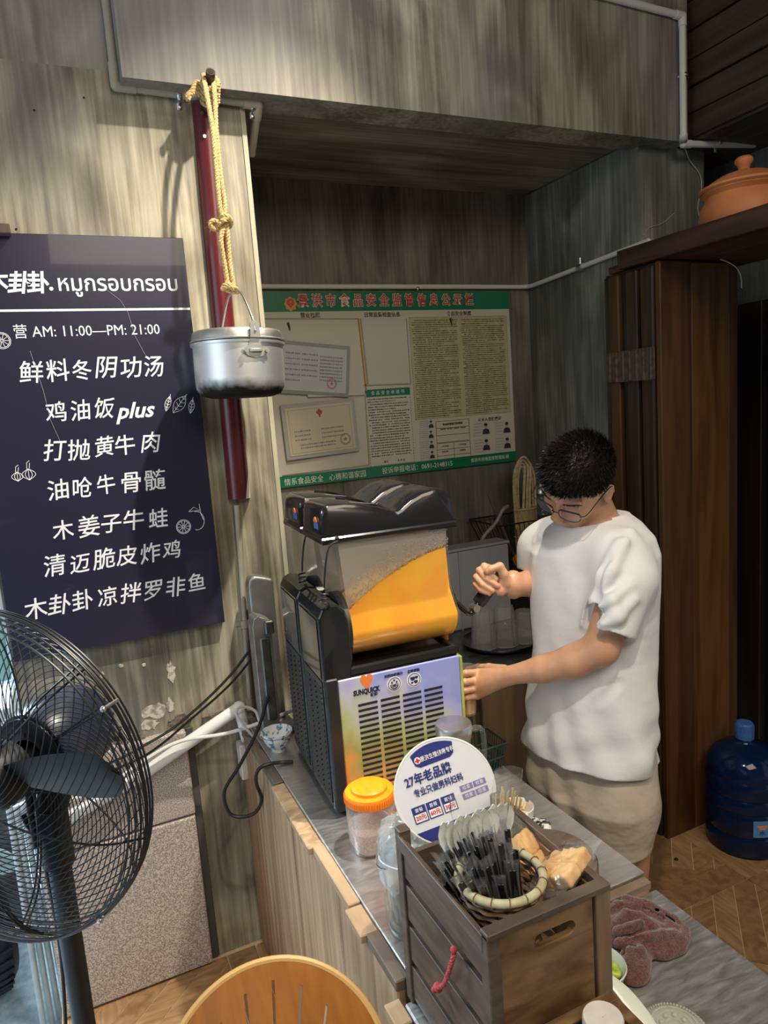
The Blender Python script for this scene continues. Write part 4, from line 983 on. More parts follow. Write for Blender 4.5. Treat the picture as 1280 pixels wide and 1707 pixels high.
def tank(y0, y1, full):
    yc = (y0+y1)/2; hw0, hw1 = .057, .079
    # outline in yz at height z (drum below, flaring tank above)
    def ring(x, k_in, xt=0):
        pts = []
        hb = hw0-k_in; ht = hw1-k_in; r = DR-k_in
        for a in [math.pi*(1+j/14) for j in range(15)]: pts.append((x, yc+r*math.cos(a), DZc+r*math.sin(a)))
        pts.append((x+xt*.3, yc+hb+.002, DZc+.06)); pts.append((x+xt, yc+ht, .664)); pts.append((x+xt, yc-ht, .664)); pts.append((x+xt*.3, yc-hb-.002, DZc+.06))
        return pts
    b = MB(MT); b.loft([ring(.058, 0, -.018), ring(.075, 0, -.030), ring(.20, 0, 0), ring(.322, 0, .0), ring(.345, .004, -.020), ring(.352, .010, -.026)], cap=True)
    o = part(b, 'tank', tankm)
    b = MB(MT); xs = [.062, .08, .12, .16, .20, .24, .28, .322, .343]; R = []
    for x in xs:
        t = (x-.062)/.274; ht = (DZc+.045+.125*(1-(1-min(t,1))**1.7)) if full else DZc+.02
        r = DR-.003; pts = [(x, yc+r*math.cos(a), DZc+r*math.sin(a)) for a in [math.pi*(1+j/14) for j in range(15)]]
        zz = max(ht, DZc+.02); f = (zz-DZc-.06)/(.664-DZc-.06); hw = hw0+(hw1-hw0)*max(0, f)-.003
        xu = min(x, .324); pts += [(xu*.4+x*.6, yc+(hw0-.003), min(zz-.004, DZc+.06)), (xu, yc+hw, zz-.002), (xu, yc, zz+.006), (xu, yc-hw, zz-.002), (xu*.4+x*.6, yc-(hw0-.003), min(zz-.004, DZc+.06))]
        R.append(pts)
    b.loft(R, cap=True); part(b, 'slush' if full else 'residue', jm if full else mat('milky_residue', (.42, .36, .30), .5))
    if full:
        b = MB(MT); random.seed(4)
        for k in range(700):
            x = random.uniform(.07, .33); t = (x-.062)/.274; zt = DZc+.045+.125*(1-(1-t)**1.7); z = zt+abs(random.gauss(0, .032)); 
            if z > .655: continue
            f = (z-DZc-.06)/(.664-DZc-.06); y = yc-(hw0+(hw1-hw0)*f)+.0008
            b.sphere((x, y, z), random.uniform(.0009, .0021), 5, 3)
        tag(part(b, 'condensation_drops', dropm), kind='stuff')
    b = MB(MT)
    for s in (-1, 1):
        lo_ = []; hi_ = []
        for x in [.064+.026*k for k in range(11)]:
            t = min(1, (x-.062)/.274); zl = (DZc+.050+.125*(1-(1-t)**1.7)) if full else DZc+.06
            for L__, z in ((lo_, zl), (hi_, .660)): f = (z-DZc-.06)/(.664-DZc-.06); L__.append((x-.018*max(0, f) if x < .07 else x, yc+s*(hw0+(hw1-hw0)*max(0, f)-.0012), z))
        b.loft([lo_, hi_], cap=False, closed=False)
    part(b, 'condensation_film', fogm)
    b = MB(MT); b.cyl((.044, yc, DZc), (.064, yc, DZc), DR+.005, n=40); part(b, 'drum_seal', sat)
    b = MB(MT); b.tube([(.062, yc+(DR+.002)*math.cos(a), DZc+(DR+.002)*math.sin(a)) for a in [2*math.pi*k/40 for k in range(40)]], .003, n=6, closed=True); part(b, 'seal_ring', galv)
    # lid with its swooping top
    prof = [(.014, .662), (.346, .660), (.350, .676), (.343, .680), (.338, .735), (.325, .752), (.30, .757), (.265, .750), (.235, .736), (.212, .720), (.200, .715), (.182, .719), (.150, .731), (.11, .742), (.07, .748), (.03, .749), (.018, .742), (.012, .728), (.010, .68), (.006, .676)]
    b = MB(MT); n = len(prof); ins = [(0, 0), (.006, .010)]
    yo, yi = hw1+.004, hw1-.012
    R = []
    for yy, dz in ((yc-yo, -.010), (yc-yo+.005, -.002), (yc-yi, .0), (yc+yi, .0), (yc+yo-.005, -.002), (yc+yo, -.010)):
        R.append([(x, yy, z+(dz if z > .69 else 0)) for x, z in prof])
    b.loft(R, cap=True); lid = part(b, 'lid', gl)
    b = MB(MT)      # scooped recess with its raised lip
    b.tube(spline([(.09, yc-yi+.016, .7455), (.15, yc-yi+.012, .733), (.200, yc-yi+.010, .711), (.235, yc-yi+.026, .735), (.265, yc-yi+.05, .748)], 6), .0022, n=8)
    b.tube(spline([(.09, yc+yi-.016, .7455), (.15, yc+yi-.012, .733), (.200, yc+yi-.010, .711), (.235, yc+yi-.026, .735), (.265, yc+yi-.05, .748)], 6), .0022, n=8); b.build('grip_lip', gl, lid)
    b = MB(MT)
    for s in (-1, 1): b.box((.012, yc+s*(hw1-.001)-.006, .660), (.352, yc+s*(hw1-.001)+.010*s+.006, .676), .002) if False else None
    b.box((.004, yc-hw1-.010, .658), (.352, yc+hw1+.010, .674), .004); b.build('rim', gl, lid)
    # badge on the short end
    b = MB(MT); b.box((.0088, yc-.055, .690), (.0105, yc-.020, .706), .0005); b.build('badge', mat('badge_blue', (.05, .10, .28), .4), lid)
    b = MB(MT)
    for j, rr in enumerate((.010, .006)): b.tube([(.009, yc-.0375+rr*math.cos(a), .707+rr*math.sin(a)) for a in [math.pi*k/10 for k in range(11)]], .002, n=6)
    b.build('badge_sun', mat('badge_orange', (.70, .20, .04), .4), lid)
    # tap on the right end
    b = MB(MT); b.cyl((.338, yc, DZc+.012), (.362, yc, DZc+.012), .017, n=20); b.box((.350, yc-.012, DZc-.02), (.372, yc+.012, DZc+.03), .003); b.cyl((.361, yc-.024, DZc+.022), (.361, yc+.024, DZc+.022), .0055, n=12); tp = part(b, 'tap', gl)
    b = MB(MT); b.box((.318, yc-.022, DZc-.072), (.346, yc+.022, DZc-.054), .003); b.cyl((.336, yc, DZc-.07), (.338, yc, DZc-.092), .014, .011, n=16); b.build('spout', mat('amber_spout', (.75, .30, .02), .15, trans=.6), tp)
    # sensor plug and lead
    b = MB(MT); b.cyl((.045, yc-hw1+.004, .672), (.040, yc-hw1-.024, .668), .0055, n=10); b.build('plug', gl, lid)
tank(.016, .178, True); tank(.214, .376, False)
for yc, lab in ((.097, 'near'), (.295, 'far')):
    b = MB(MT); y = yc-.076-.028
    b.tube(spline([(.040, y, .668), (.015, y-.004, .655), (.002, y-.003, .60), (-.002, y-.002, .565)], 8), .0024, n=8)
    b.tube([(-.004+.009*math.cos(a), y-.003+.009*math.sin(a), .560-.0016*a) for a in [k*.35 for k in range(54)]], .0024, n=6)
    b.tube(spline([(-.004+.009, y-.003, .530), (.006, y+.005, .525), (.014, y+.016, .508), (.018, y+.03, .492), (.020, y+.045, .470)], 8), .0024, n=8)
    b.cyl((.020, y+.045, .486), (.020, y+.045, .505), .0042, n=10)
    part(b, 'sensor_lead', blk)
# front graphic panel
pm, nt, bs = _nt('panel_print'); N = nt.nodes.new; L = nt.links.new
tc = N('ShaderNodeTexCoord'); sp_ = N('ShaderNodeSeparateXYZ'); L(tc.outputs['Object'], sp_.inputs[0])
mr = N('ShaderNodeMapRange'); mr.inputs[1].default_value = .02; mr.inputs[2].default_value = .33; L(sp_.outputs['Z'], mr.inputs[0])
nz = N('ShaderNodeTexNoise'); nz.inputs['Scale'].default_value = 11; nz.inputs['Detail'].default_value = 3; L(tc.outputs['Object'], nz.inputs[0])
ad = N('ShaderNodeMath'); ad.operation = 'MULTIPLY_ADD'; ad.inputs[1].default_value = .75; L(nz.outputs['Fac'], ad.inputs[0])
ad2 = N('ShaderNodeMath'); ad2.operation = 'MULTIPLY_ADD'; ad2.inputs[1].default_value = .72; ad2.inputs[2].default_value = -.30; L(mr.outputs[0], ad2.inputs[0]); L(ad2.outputs[0], ad.inputs[2])
ad3 = N('ShaderNodeMath'); ad3.operation = 'MULTIPLY_ADD'; ad3.inputs[1].default_value = 1.0; ad3.operation = 'MULTIPLY_ADD'; ad3.inputs[1].default_value = 1.15; L(sp_.outputs['X'], ad3.inputs[0]); L(ad.outputs[0], ad3.inputs[2])
cr_ = N('ShaderNodeValToRGB'); e = cr_.color_ramp.elements; e[0].position = .14; e[0].color = (.62, .10, .02, 1); e[1].position = 1.0; e[1].color = (.30, .34, .72, 1)
for p_, c_ in ((.30, (.72, .32, .06, 1)), (.45, (.36, .32, .10, 1)), (.60, (.42, .46, .20, 1)), (.78, (.50, .52, .55, 1)), (.88, (.42, .42, .72, 1))): q = e.new(p_); q.color = c_
L(ad3.outputs[0], cr_.inputs[0]); L(cr_.outputs[0], bs.inputs['Base Color']); setp(bs, Roughness=.30); MATS['panel_print'] = pm
b = MB(MT); b.box((.012, -.004, .020), (.328, .002, .338), .002); fp = part(b, 'graphic_panel', pm)
b = MB(MT); b.box((-.018, -.006, .014), (.012, .003, .345), .003); part(b, 'corner_post', sat)
b = MB(MT); b.box((.3285, -.0042, .02), (.336, .3, .335), .001); part(b, 'edge_strip', mat('leaf_green_print', (.30, .38, .06), .35, c2=(.52, .55, .16), scale=(20, 20, 14)))
slotm = mat('slot_black', (.012, .012, .012), .6); slot0 = None
lip = mat('slot_lip', (.48, .45, .38), .4)
for c in range(4):
    for r in range(17):
        x0 = .056+c*.0572; z = .268-r*.0138; zz = z
        if slot0 is None:
            b = MB(MT); b.box((x0, -.0052, z-.0032), (x0+.049, -.0042, z+.0032), .0004); slot0 = b.build('vent_slot', slotm, fp); s0 = (x0, z)
            sl = slot0
        else:
            sl = slot0.copy(); COL.objects.link(sl); sl.location = (x0-s0[0], 0, zz-s0[1])
navyp = mat('navy_print', (.02, .022, .09), .4); orp = mat('sun_print', (.80, .22, .05), .4)
def onpanel(x, z, d=.0046): return MT @ Vector((x, -d, z))
rgt = MT.to_3x3() @ Vector((1, 0, 0))
lettering('SUNQUICK', .0175, onpanel(.080, .299), mat('near_black_print', (.012, .010, .03), .4), fp, right=rgt, bold=.0008, sx=.74)
lettering('新的', .009, onpanel(.098, .287), navyp, fp, right=rgt, bold=.0004)
b = MB(MT @ Matrix.Translation((.082, -.0042, .318)) @ Matrix.Diagonal((.80, .52, 1, 1)) @ TV)
heart = []
for k in range(30):
    t = 2*math.pi*k/30; heart.append((.0016*1.0*16*math.sin(t)**3/1.35, .0014*(13*math.cos(t)-5*math.cos(2*t)-2*math.cos(3*t)-math.cos(4*t))+.006))
b.prism(heart[::-1], 0, .0006); b.build('sun_emblem', orp, fp)
wpn = mat('logo_white', (.85, .85, .85), .4)
for x, z in ((.151, .302), (.203, .302)):
    b = MB(MT @ Matrix.Translation((x, -.0042, z)) @ TV @ Matrix.Diagonal((1.08, 1.08, 1, 1))); b.prism([(.0175*math.cos(a), .0175*math.sin(a)) for a in [2*math.pi*k/28 for k in range(28)]], 0, .0006); rb = b.build('roundel', wpn, fp)
    b = MB(MT @ Matrix.Translation((x, -.0052, z)) @ TV)
    b.tube([(.0155*math.cos(a), .0155*math.sin(a), 0) for a in [2*math.pi*k/28 for k in range(28)]], .0009, n=4, closed=True)
    if x < .18:
        b.tube([(.010*math.cos(a), -.001+.011*math.sin(a), 0) for a in [math.pi+math.pi*k/12 for k in range(13)]]+[(-.010, -.001, 0)], .0012, n=4)
        for a in (-2.6, -2.1, -1.57, -1.04, -.54): b.tube([(0, -.002, 0), (.009*math.cos(a), -.001+.010*math.sin(a), 0)], .0009, n=4)
        for cx_, cz_ in ((0, .009), (-.006, .004), (.006, .004)): b.prism([(cx_+.0022*math.cos(a), cz_+.003*math.sin(a)) for a in [2*math.pi*k/10 for k in range(10)]], 0, .0005)
    else:
        for cx_, cz_, r_ in ((-.004, .003, .006), (.006, .005, .004), (.004, -.006, .005), (-.006, -.007, .003)): b.prism([(cx_+r_*math.cos(a)*(1+.2*math.sin(3*a)), cz_+r_*math.sin(a)*(1+.25*math.cos(2*a))) for a in [2*math.pi*k/14 for k in range(14)]], 0, .0005)
    b.build('roundel_mark', navyp, rb)
    lettering('天然浓缩果汁' if x < .18 else '丹麦原装', .008, onpanel(x, z+.022), navyp, fp, right=rgt, bold=.0003)

# ================================================================== THINGS ON THE FRONT COUNTER
glass = clearmat('clear_glass', (.86, .90, .90), .03, .05); film = clearmat('crinkled_film', (.98, .99, 1.0), .14, .05, bump=.003)
plast = clearmat('clear_plastic', (.85, .78, .74), .08, .20)
# orange-lidded jar of white grains
J = Vector((.520, 1.352, CZ)); jr = thing('plastic_jar', 'clear plastic jar of white sugar with bright orange lid against the dispenser', 'jar', J); JT = WM[jr.name]
def rsq(r, z, n=40, p=3.2, rot=.4): 
    return [(r*math.copysign(abs(math.cos(a))**(2/p), math.cos(a)), r*math.copysign(abs(math.sin(a))**(2/p), math.sin(a)), z) for a in [2*math.pi*k/n for k in range(n)]]
b = MB(JT); b.loft([rsq(.044, 0), rsq(.050, .006), rsq(.051, .03), rsq(.051, .095), rsq(.049, .108), rsq(.046, .116, p=2.2)], cap=True); b.build('body', plast, jr)
b = MB(JT); b.loft([rsq(.043, .004), rsq(.0475, .01), rsq(.0475, .05), rsq(.03, .058), rsq(.01, .066)], cap=True); b.build('sugar', mat('sugar', (.80, .70, .64), .8, c2=(.62, .46, .40), scale=(260, 260, 260), bump=.001), jr)
lido = mat('orange_lid', (.92, .22, .008), .38, sub=.1); lidy = mat('yellow_orange_lid', (.95, .36, .01), .4, c2=(.88, .28, .01), scale=(60, 12, 12))
b = MB(JT); b.lathe([(.0535, .108), (.0565, .110), (.0565, .126), (.053, .131), (.041, .131), (.0385, .131), (.0385, .134)], 60)
for k in range(60):
    a = 2*math.pi*k/60; b.cyl((.0565*math.cos(a), .0565*math.sin(a), .111), (.0565*math.cos(a), .0565*math.sin(a), .126), .0012, n=4)
b.build('lid', lido, jr)
b = MB(JT); b.lathe([(.0535, .1308), (.047, .1325), (.0405, .1325), (.0400, .139), (.036, .142), (.0005, .143)], 48); b.build('lid_top', lidy, jr)
# small red loop (handle of the jar behind the sign)
b = MB(JT); b.tube(spline([(.052, -.004, .10), (.066, -.012, .105), (.074, -.016, .09), (.070, -.014, .072), (.052, -.004, .07)], 8), .005, n=10); b.build('handle', mat('red_plastic', (.85, .05, .02), .35), jr)
# tall glass canister with bag over the rim
K = Vector((.490, 1.085, CZ)); gj = thing('glass_canister', 'tall glass canister of brown powder with a plastic bag over its rim', 'canister', K); KT = WM[gj.name]
b = MB(KT); b.lathe([(.0005, .001), (.040, .0), (.052, .006), (.056, .02), (.056, .165), (.053, .178), (.050, .182), (.047, .178), (.052, .16), (.0525, .02), (.045, .009), (.0005, .008)], 48); b.build('body', glass, gj)
b = MB(KT); b.lathe([(.0005, .010), (.044, .011), (.0515, .022), (.0515, .10), (.03, .112), (.0005, .116)], 48); b.build('powder', mat('brown_powder', (.42, .25, .13), .9, c2=(.30, .17, .09), scale=(9, 9, 90)), gj)
random.seed(8); b = MB(KT); R = []
for k, (r, z) in enumerate(((.060, .105), (.0605, .12), (.0600, .14), (.0595, .158), (.061, .172), (.060, .186), (.056, .196), (.046, .204), (.030, .207), (.012, .200))):
    R.append([((r+random.uniform(-.0022, .0022)+.0022*math.sin(9*a+k))*math.cos(a), (r+.0022*math.sin(9*a+k))*math.sin(a), z+random.uniform(-.004, .004)+(.010*math.sin(5*a) if k < 1 else 0)) for a in [2*math.pi*j/54 for j in range(54)]])
b.loft(R, cap=False); bag = b.build('plastic_bag', clearmat('milky_film', (.90, .95, .98), .15, .20, bump=.004), gj)
b = MB(KT); b.tube([(.0605*math.cos(a), .0605*math.sin(a), .150+.004*math.sin(2*a)) for a in [2*math.pi*k/40 for k in range(40)]], .0013, n=6, closed=True); b.build('elastic_band', mat('pale_band', (.62, .72, .78), .4), gj)
b = MB(KT); b.tube(spline([(-.058, -.012, .142), (-.072, -.02, .155), (-.078, -.018, .166), (-.066, .0, .172)], 6), .0012, n=6); b.build('wire_clasp', galv, gj)
# glass jug with steel lid
Q = Vector((.742, 1.355, CZ)); gg = thing('glass_jug', 'glass jug with brushed steel lid and handle behind the round sign', 'jug', Q); QT = WM[gg.name]
b = MB(QT); b.lathe([(.0005, .001), (.048, .0), (.054, .006), (.055, .03), (.050, .09), (.040, .15), (.0375, .170), (.040, .195), (.0375, .195), (.0355, .170), (.038, .15), (.048, .09), (.053, .03), (.0005, .006)], 48)
b.build('body', glass, gg)
b = MB(QT); b.loft([[(-.030, -.022, .192), (-.030, .022, .192), (-.034, 0, .178)], [(-.052, -.005, .198), (-.052, .005, .198), (-.053, 0, .192)]], cap=True); b.build('spout', glass, gg)
b = MB(QT); b.lathe([(.0005, .006), (.051, .008), (.053, .03), (.048, .085), (.042, .12), (.0005, .12)], 40); b.build('tea', mat('amber_tea', (.60, .28, .07), .2, trans=.3), gg)
b = MB(QT); b.lathe([(.036, .180), (.0405, .194), (.0425, .205), (.043, .222), (.041, .2265), (.028, .228), (.0005, .2285)], 48); b.build('lid', mat('lid_steel', (.66, .64, .62), .28, .92, c2=(.54, .53, .51), scale=(30, 30, 30), rough2=.35), gg)
b = MB(QT); R = []
for p in spline([(.036, 0, .196), (.056, 0, .200), (.074, 0, .192), (.079, 0, .168), (.078, 0, .10), (.068, 0, .055), (.052, 0, .05)], 6): R.append(p)
b.tube(R, .0062, n=12); b.build('handle', glass, gg)
# wire/plastic basket beside it
bk = thing('plastic_basket', 'dark green slotted plastic basket behind the glass jug', 'basket', (.895, 1.51, CZ)); BT = WM[bk.name]
dgp = mat('dark_green_plastic', (.012, .035, .028), .35)
b = MB(BT)
for z, w, d in ((0, .050, .036), (.035, .056, .042), (.072, .062, .048)):
    pts = [(-w, -d, z), (w, -d, z), (w, d, z), (-w, d, z)]
    b.tube(pts+[pts[0]], .003, n=6)
b.box((-.050, -.036, 0), (.050, .036, .004)); b.build('frame', dgp, bk)
b = MB(BT)
for k in range(-6, 7):
    for s in (-1, 1): b.cyl((k*.0078, s*.036, 0), (k*.0096, s*.048, .072), .0014, n=5)
for k in range(-4, 5):
    for s in (-1, 1): b.cyl((s*.05, k*.008, 0), (s*.062, k*.011, .072), .0014, n=5)
tag(b.build('slats', dgp, bk), kind='stuff')
# ash tray tub with sugar sachets
ash = thing('white_tub', 'white notched plastic tub of sachets and cigarette ends beside the crate', 'tub', (.845, 1.262, CZ)); AT = WM[ash.name]; wht = mat('white_plastic', (.80, .77, .68), .35)
R0 = []
for r, z in ((.030, 0), (.034, .002), (.037, .034), (.0355, .036), (.0335, .030), (.031, .005), (.0005, .004)):
    R0.append([(r*math.cos(a), r*math.sin(a), z if not (z > .03 and (abs(a-2.2) < .14 or abs(a-4.6) < .14 or abs(a-.3) < .14)) else .026) for a in [2*math.pi*k/60 for k in range(60)]])
b = MB(AT); b.loft(R0, cap=False); b.build('tub', wht, ash)
random.seed(12)
butt = mat('tan_filter', (.62, .38, .14), .7, c2=(.75, .6, .4), scale=(50, 50, 50)); foil = mat('black_white_sachet', (.03, .03, .035), .3, c2=(.6, .6, .6), scale=(90, 90, 40), lo=.48, hi=.54)
for k in range(9):
    a = random.uniform(0, 6.28); r = random.uniform(0, .018); c = Vector((r*math.cos(a), r*math.sin(a), .010+.0032*k*.8)); d = Vector((random.gauss(0, 1), random.gauss(0, 1), .15)).normalized()*.011
    o = solo(MB(AT).cyl(c-d, c+d, .0036, n=10), 'cigarette_end', butt, 'tan cigarette end lying in the white tub', 'cigarette end', 'cigarette ends in the white tub')
for k, (dx, dy, rz) in enumerate(((.022, -.040, .5), (.030, -.050, .75), (.010, -.036, .3))):
    b = MB(AT @ Matrix.Translation((dx, dy, .002+.004*k)) @ Matrix.Rotation(rz, 4, 'Z')); b.box((-.020, -.007, 0), (.020, .007, .003), .001)
    solo(b, 'sachet', foil, ['striped black and white sachet nearest the tub', 'striped black and white sachet in the middle of three', 'striped black and white sachet lying on top of the pile'][k], 'sachet')
b = MB(Matrix.Translation((.868, 1.185, CZ+.006)) @ Matrix.Rotation(.95, 4, 'Z')); b.box((-.024, -.009, -.006), (.024, .009, .006), .005)
lt = b.build('plastic_clip', wht); tag(lt, 'glossy white rounded plastic clip with black end beside the tub', 'clip')
b = MB(Matrix.Translation((.868, 1.185, CZ+.006)) @ Matrix.Rotation(.95, 4, 'Z')); b.box((.024, -.008, -.005), (.032, .008, .005), .002); b.build('black_end', sat, lt)
# round wooden board
b = MB(); b.lathe([(.0005, 0), (.098, 0), (.102, .004), (.102, .026), (.099, .030), (.0005, .030)], 64, c=(.790, 1.085, CZ))
wb = solo(b, 'round_board', mat('dark_board', (.10, .068, .048), .42, c2=(.19, .135, .10), scale=(8, 40, 8), detail=6, distort=1), 'round dark wooden board lying on the steel top behind the crate', 'board')
# blue and white bowl
bw = thing('tea_bowl', 'small blue and white china bowl on the counter end by the dispenser', 'bowl', (.462, 1.905, CZ)); BT = WM[bw.name]
b = MB(BT); b.lathe([(.0005, .0), (.020, 0), (.021, .010), (.034, .022), (.043, .045), (.046, .058), (.0445, .058), (.041, .045), (.031, .025), (.0005, .016)], 44); b.build('bowl', mat('glazed_china', (.70, .74, .74), .12, c2=(.14, .24, .33), scale=(60, 60, 60), lo=.55, hi=.60), bw)
b = MB(BT); 
for z, r in ((.050, .0442), (.012, .0225)): b.tube([(r*math.cos(a), r*math.sin(a), z) for a in [2*math.pi*k/36 for k in range(36)]], .0008, n=4, closed=True)
b.build('blue_line', navyp, bw)
# cast steel stand at the wall end of the counter (two rounded uprights)
st = thing('metal_appliance', 'grey cast metal appliance with rounded tops squeezed between wall and dispenser', 'appliance', (.475, 2.045, CZ))
cast = mat('cast_aluminium', (.46, .45, .42), .38, .9, c2=(.30, .29, .28), scale=(25, 25, 25), rough2=.5)
def upright(x0, x1, y, h, w, name):
    b = MB(); prof = [(x0, CZ), (x1, CZ), (x1, h-.02)]+[(x0+(x1-x0)*(1-t), h-.02+.02*math.sin(t*math.pi/2)) for t in (.0, .3, .6)]+[(x0+.02, h), (x0+.006, h-.008), (x0, h-.03)]
    b.prism(prof, y, y+w, T=TXZ); o = b.build(name, cast, st)
    md = o.modifiers.new('bev', 'BEVEL'); md.width = .008; md.segments = 3; md.limit_method = 'ANGLE'; md.angle_limit = .5
upright(.445, .500, 2.00, 1.158, .06, 'near_upright'); upright(.462, .54, 2.075, 1.262, .05, 'far_upright')
b = MB(); b.box((.462, 1.994, .83), (.492, 2.004, 1.09), .004); b.box((.478, 1.982, 1.10), (.505, 2.01, 1.14), .004); b.build('dark_inset', mat('grimy_steel', (.11, .105, .10), .35, .8, c2=(.20, .19, .17), scale=(40, 40, 20)), st)
b = MB(); b.box((.43, 1.99, CZ), (.55, 2.13, CZ+.018), .006); b.build('foot', cast, st)

# ================================================================== WOODEN CRATE AND ITS CONTENTS
cx0, cx1, cy0, cy1, cz0, cz1 = .413, .616, .700, .975, LZ, LZ+.305
crw = mat('crate_wood', (.075, .052, .038), .5, c2=(.135, .098, .072), scale=(8, 8, 40), detail=6, distort=1.0); crw2 = mat('crate_wood_front', (.105, .055, .024), .42, c2=(.24, .135, .060), scale=(9, 30, 30), detail=6, distort=1.2)
crp = mat('crate_wood_post', (.17, .105, .055), .45, c2=(.26, .17, .09), scale=(40, 40, 6), detail=6)
cr8 = thing('wooden_crate', 'brown slatted wooden crate of straws and bread on the low counter', 'crate', ((cx0+cx1)/2, (cy0+cy1)/2, cz0))
pw = .020
for x, y, m in ((cx0, cy1-pw, crw), (cx1-pw, cy1-pw, crw), (cx0, cy0, crw), (cx1-pw-.006, cy0, crp)):
    w = pw+(.006 if m is crp else 0); b = MB(); b.box((x, y, cz0), (x+w, y+pw, cz1+(.006 if y > .9 else 0)), .0015); b.build('corner_post', m, cr8)
sh = .062; gap = .014
for sx_ in (0, 1):
    for k in range(4):
        z0 = cz0+.008+k*(sh+gap-.002); x0 = cx0+.004 if sx_ == 0 else cx1-.014
        b = MB(); b.box((x0, cy0+pw-.002, z0), (x0+.009, cy1-pw+.002, z0+sh), .001)
        b.build('side_slat', crw if sx_ == 0 else crw2, cr8)
# front board with grip hole
def holeboard(x0, x1, z0, z1, hx0, hx1, hz, hr, y0, y1):
    b = MB(); n = 8
    hole = [(hx0+hr+(hx1-hx0-2*hr)*k/12, hz-hr) for k in range(1, 12)]+[(hx1-hr+hr*math.cos(a), hz+hr*math.sin(a)) for a in [-math.pi/2+math.pi*k/n for k in range(n+1)]]+[(hx1-hr-(hx1-hx0-2*hr)*k/12, hz+hr) for k in range(1, 12)]+[(hx0+hr+hr*math.cos(a), hz+hr*math.sin(a)) for a in [math.pi/2+math.pi*k/n for k in range(n+1)]]
    def bnd(p):
        cx_, cz_ = (hx0+hx1)/2, hz; dx, dz = p[0]-cx_, p[1]-cz_
        s = min(((x1-cx_)/dx if dx > 0 else (x0-cx_)/dx) if abs(dx) > 1e-9 else 1e9, ((z1-cz_)/dz if dz > 0 else (z0-cz_)/dz) if abs(dz) > 1e-9 else 1e9)
        return (cx_+dx*s, cz_+dz*s)
    out = [bnd(p) for p in hole]; N_ = len(hole)
    vs = []
    for y in (y0, y1): vs += [(p[0], y, p[1]) for p in hole]+[(p[0], y, p[1]) for p in out]
    fs = []
    for i in range(N_):
        j = (i+1) % N_; fs += [(i, j, N_+j, N_+i), (2*N_+i, 3*N_+i, 3*N_+j, 2*N_+j), (i, 2*N_+i, 2*N_+j, j), (N_+i, N_+j, 3*N_+j, 3*N_+i)]
    b.add(vs, fs)
    for cc in ((x0, z0), (x1, z0), (x1, z1), (x0, z1)):
        for i in range(N_):
            p, q = out[i], out[(i+1) % N_]
            if (abs(p[0]-cc[0]) < 1e-6 and abs(q[1]-cc[1]) < 1e-6 and abs(p[1]-cc[1]) > 1e-6) or (abs(p[1]-cc[1]) < 1e-6 and abs(q[0]-cc[0]) < 1e-6 and abs(p[0]-cc[0]) > 1e-6):
                b.add([(t_[0], y, t_[1]) for y in (y0, y1) for t_ in (p, cc, q)], [(0, 1, 2), (3, 5, 4), (0, 3, 4, 1), (1, 4, 5, 2)])
    return b
o = holeboard(cx0+pw-.002, cx1-pw-.010, cz0+.060, cz1-.006, .487, .556, cz1-.040, .011, cy0+.004, cy0+.015).build('front_board', crw2, cr8)
b = MB(); b.box((cx0+pw-.002, cy0+.004, cz0+.004), (cx1-pw-.008, cy0+.014, cz0+.054), .001); b.build('front_board', crw2, cr8)
b = MB(); b.box((cx0, cy0-.001, cz1-.006), (cx1, cy0+.018, cz1+.004), .0015); b.build('front_rail', crw, cr8)
b = MB(); b.box((cx0+pw, cy1-.016, cz0+.02), (cx1-pw, cy1-.006, cz1-.04), .001); b.build('back_board', crw, cr8)
b = MB(); b.box((cx0+.01, cy0+.01, cz0+.004), (cx1-.01, cy1-.01, cz0+.012)); b.build('floor_board', crw, cr8)
b = MB(); b.box((cx0-.001, cy0+.012, cz1-.028), (cx0+.004, cy1-.012, cz1-.003), .001); b.build('top_rail', crw, cr8)
b = MB(); b.box((cx1-.012, cy0+.012, cz1-.02), (cx1, cy1-.012, cz1+.003), .001); b.build('top_rail', crw, cr8)
tray = MB(); tray.box((cx0+.016, cy0+.02, cz0+.115), (cx1-.018, cy1-.02, cz0+.122)); tray.build('inner_shelf', crw, cr8)
# red string on the left side
rs = mat('red_string', (.40, .045, .05), .8, c2=(.55, .10, .09), scale=(200, 200, 200), bump=.001)
b = MB(); e0 = onx(758, 1585, cx0-.004); pts_ = [onx(758, 1583, cx0-.003), onx(754, 1600, cx0-.010), onx(748, 1620, cx0-.012), onx(740, 1640, cx0-.012), onx(728, 1648, cx0-.011)]
rope(b, pts_, .0036, k=6, pitch=.014); b.sphere(onx(756, 1583, cx0-.006), .005, 10, 6); b.sphere(onx(730, 1646, cx0-.010), .0075, 10, 6); b.sphere(onx(724, 1650, cx0-.010), .005, 10, 6)
b.build('red_string', rs, cr8)
IZ = cz0+.122
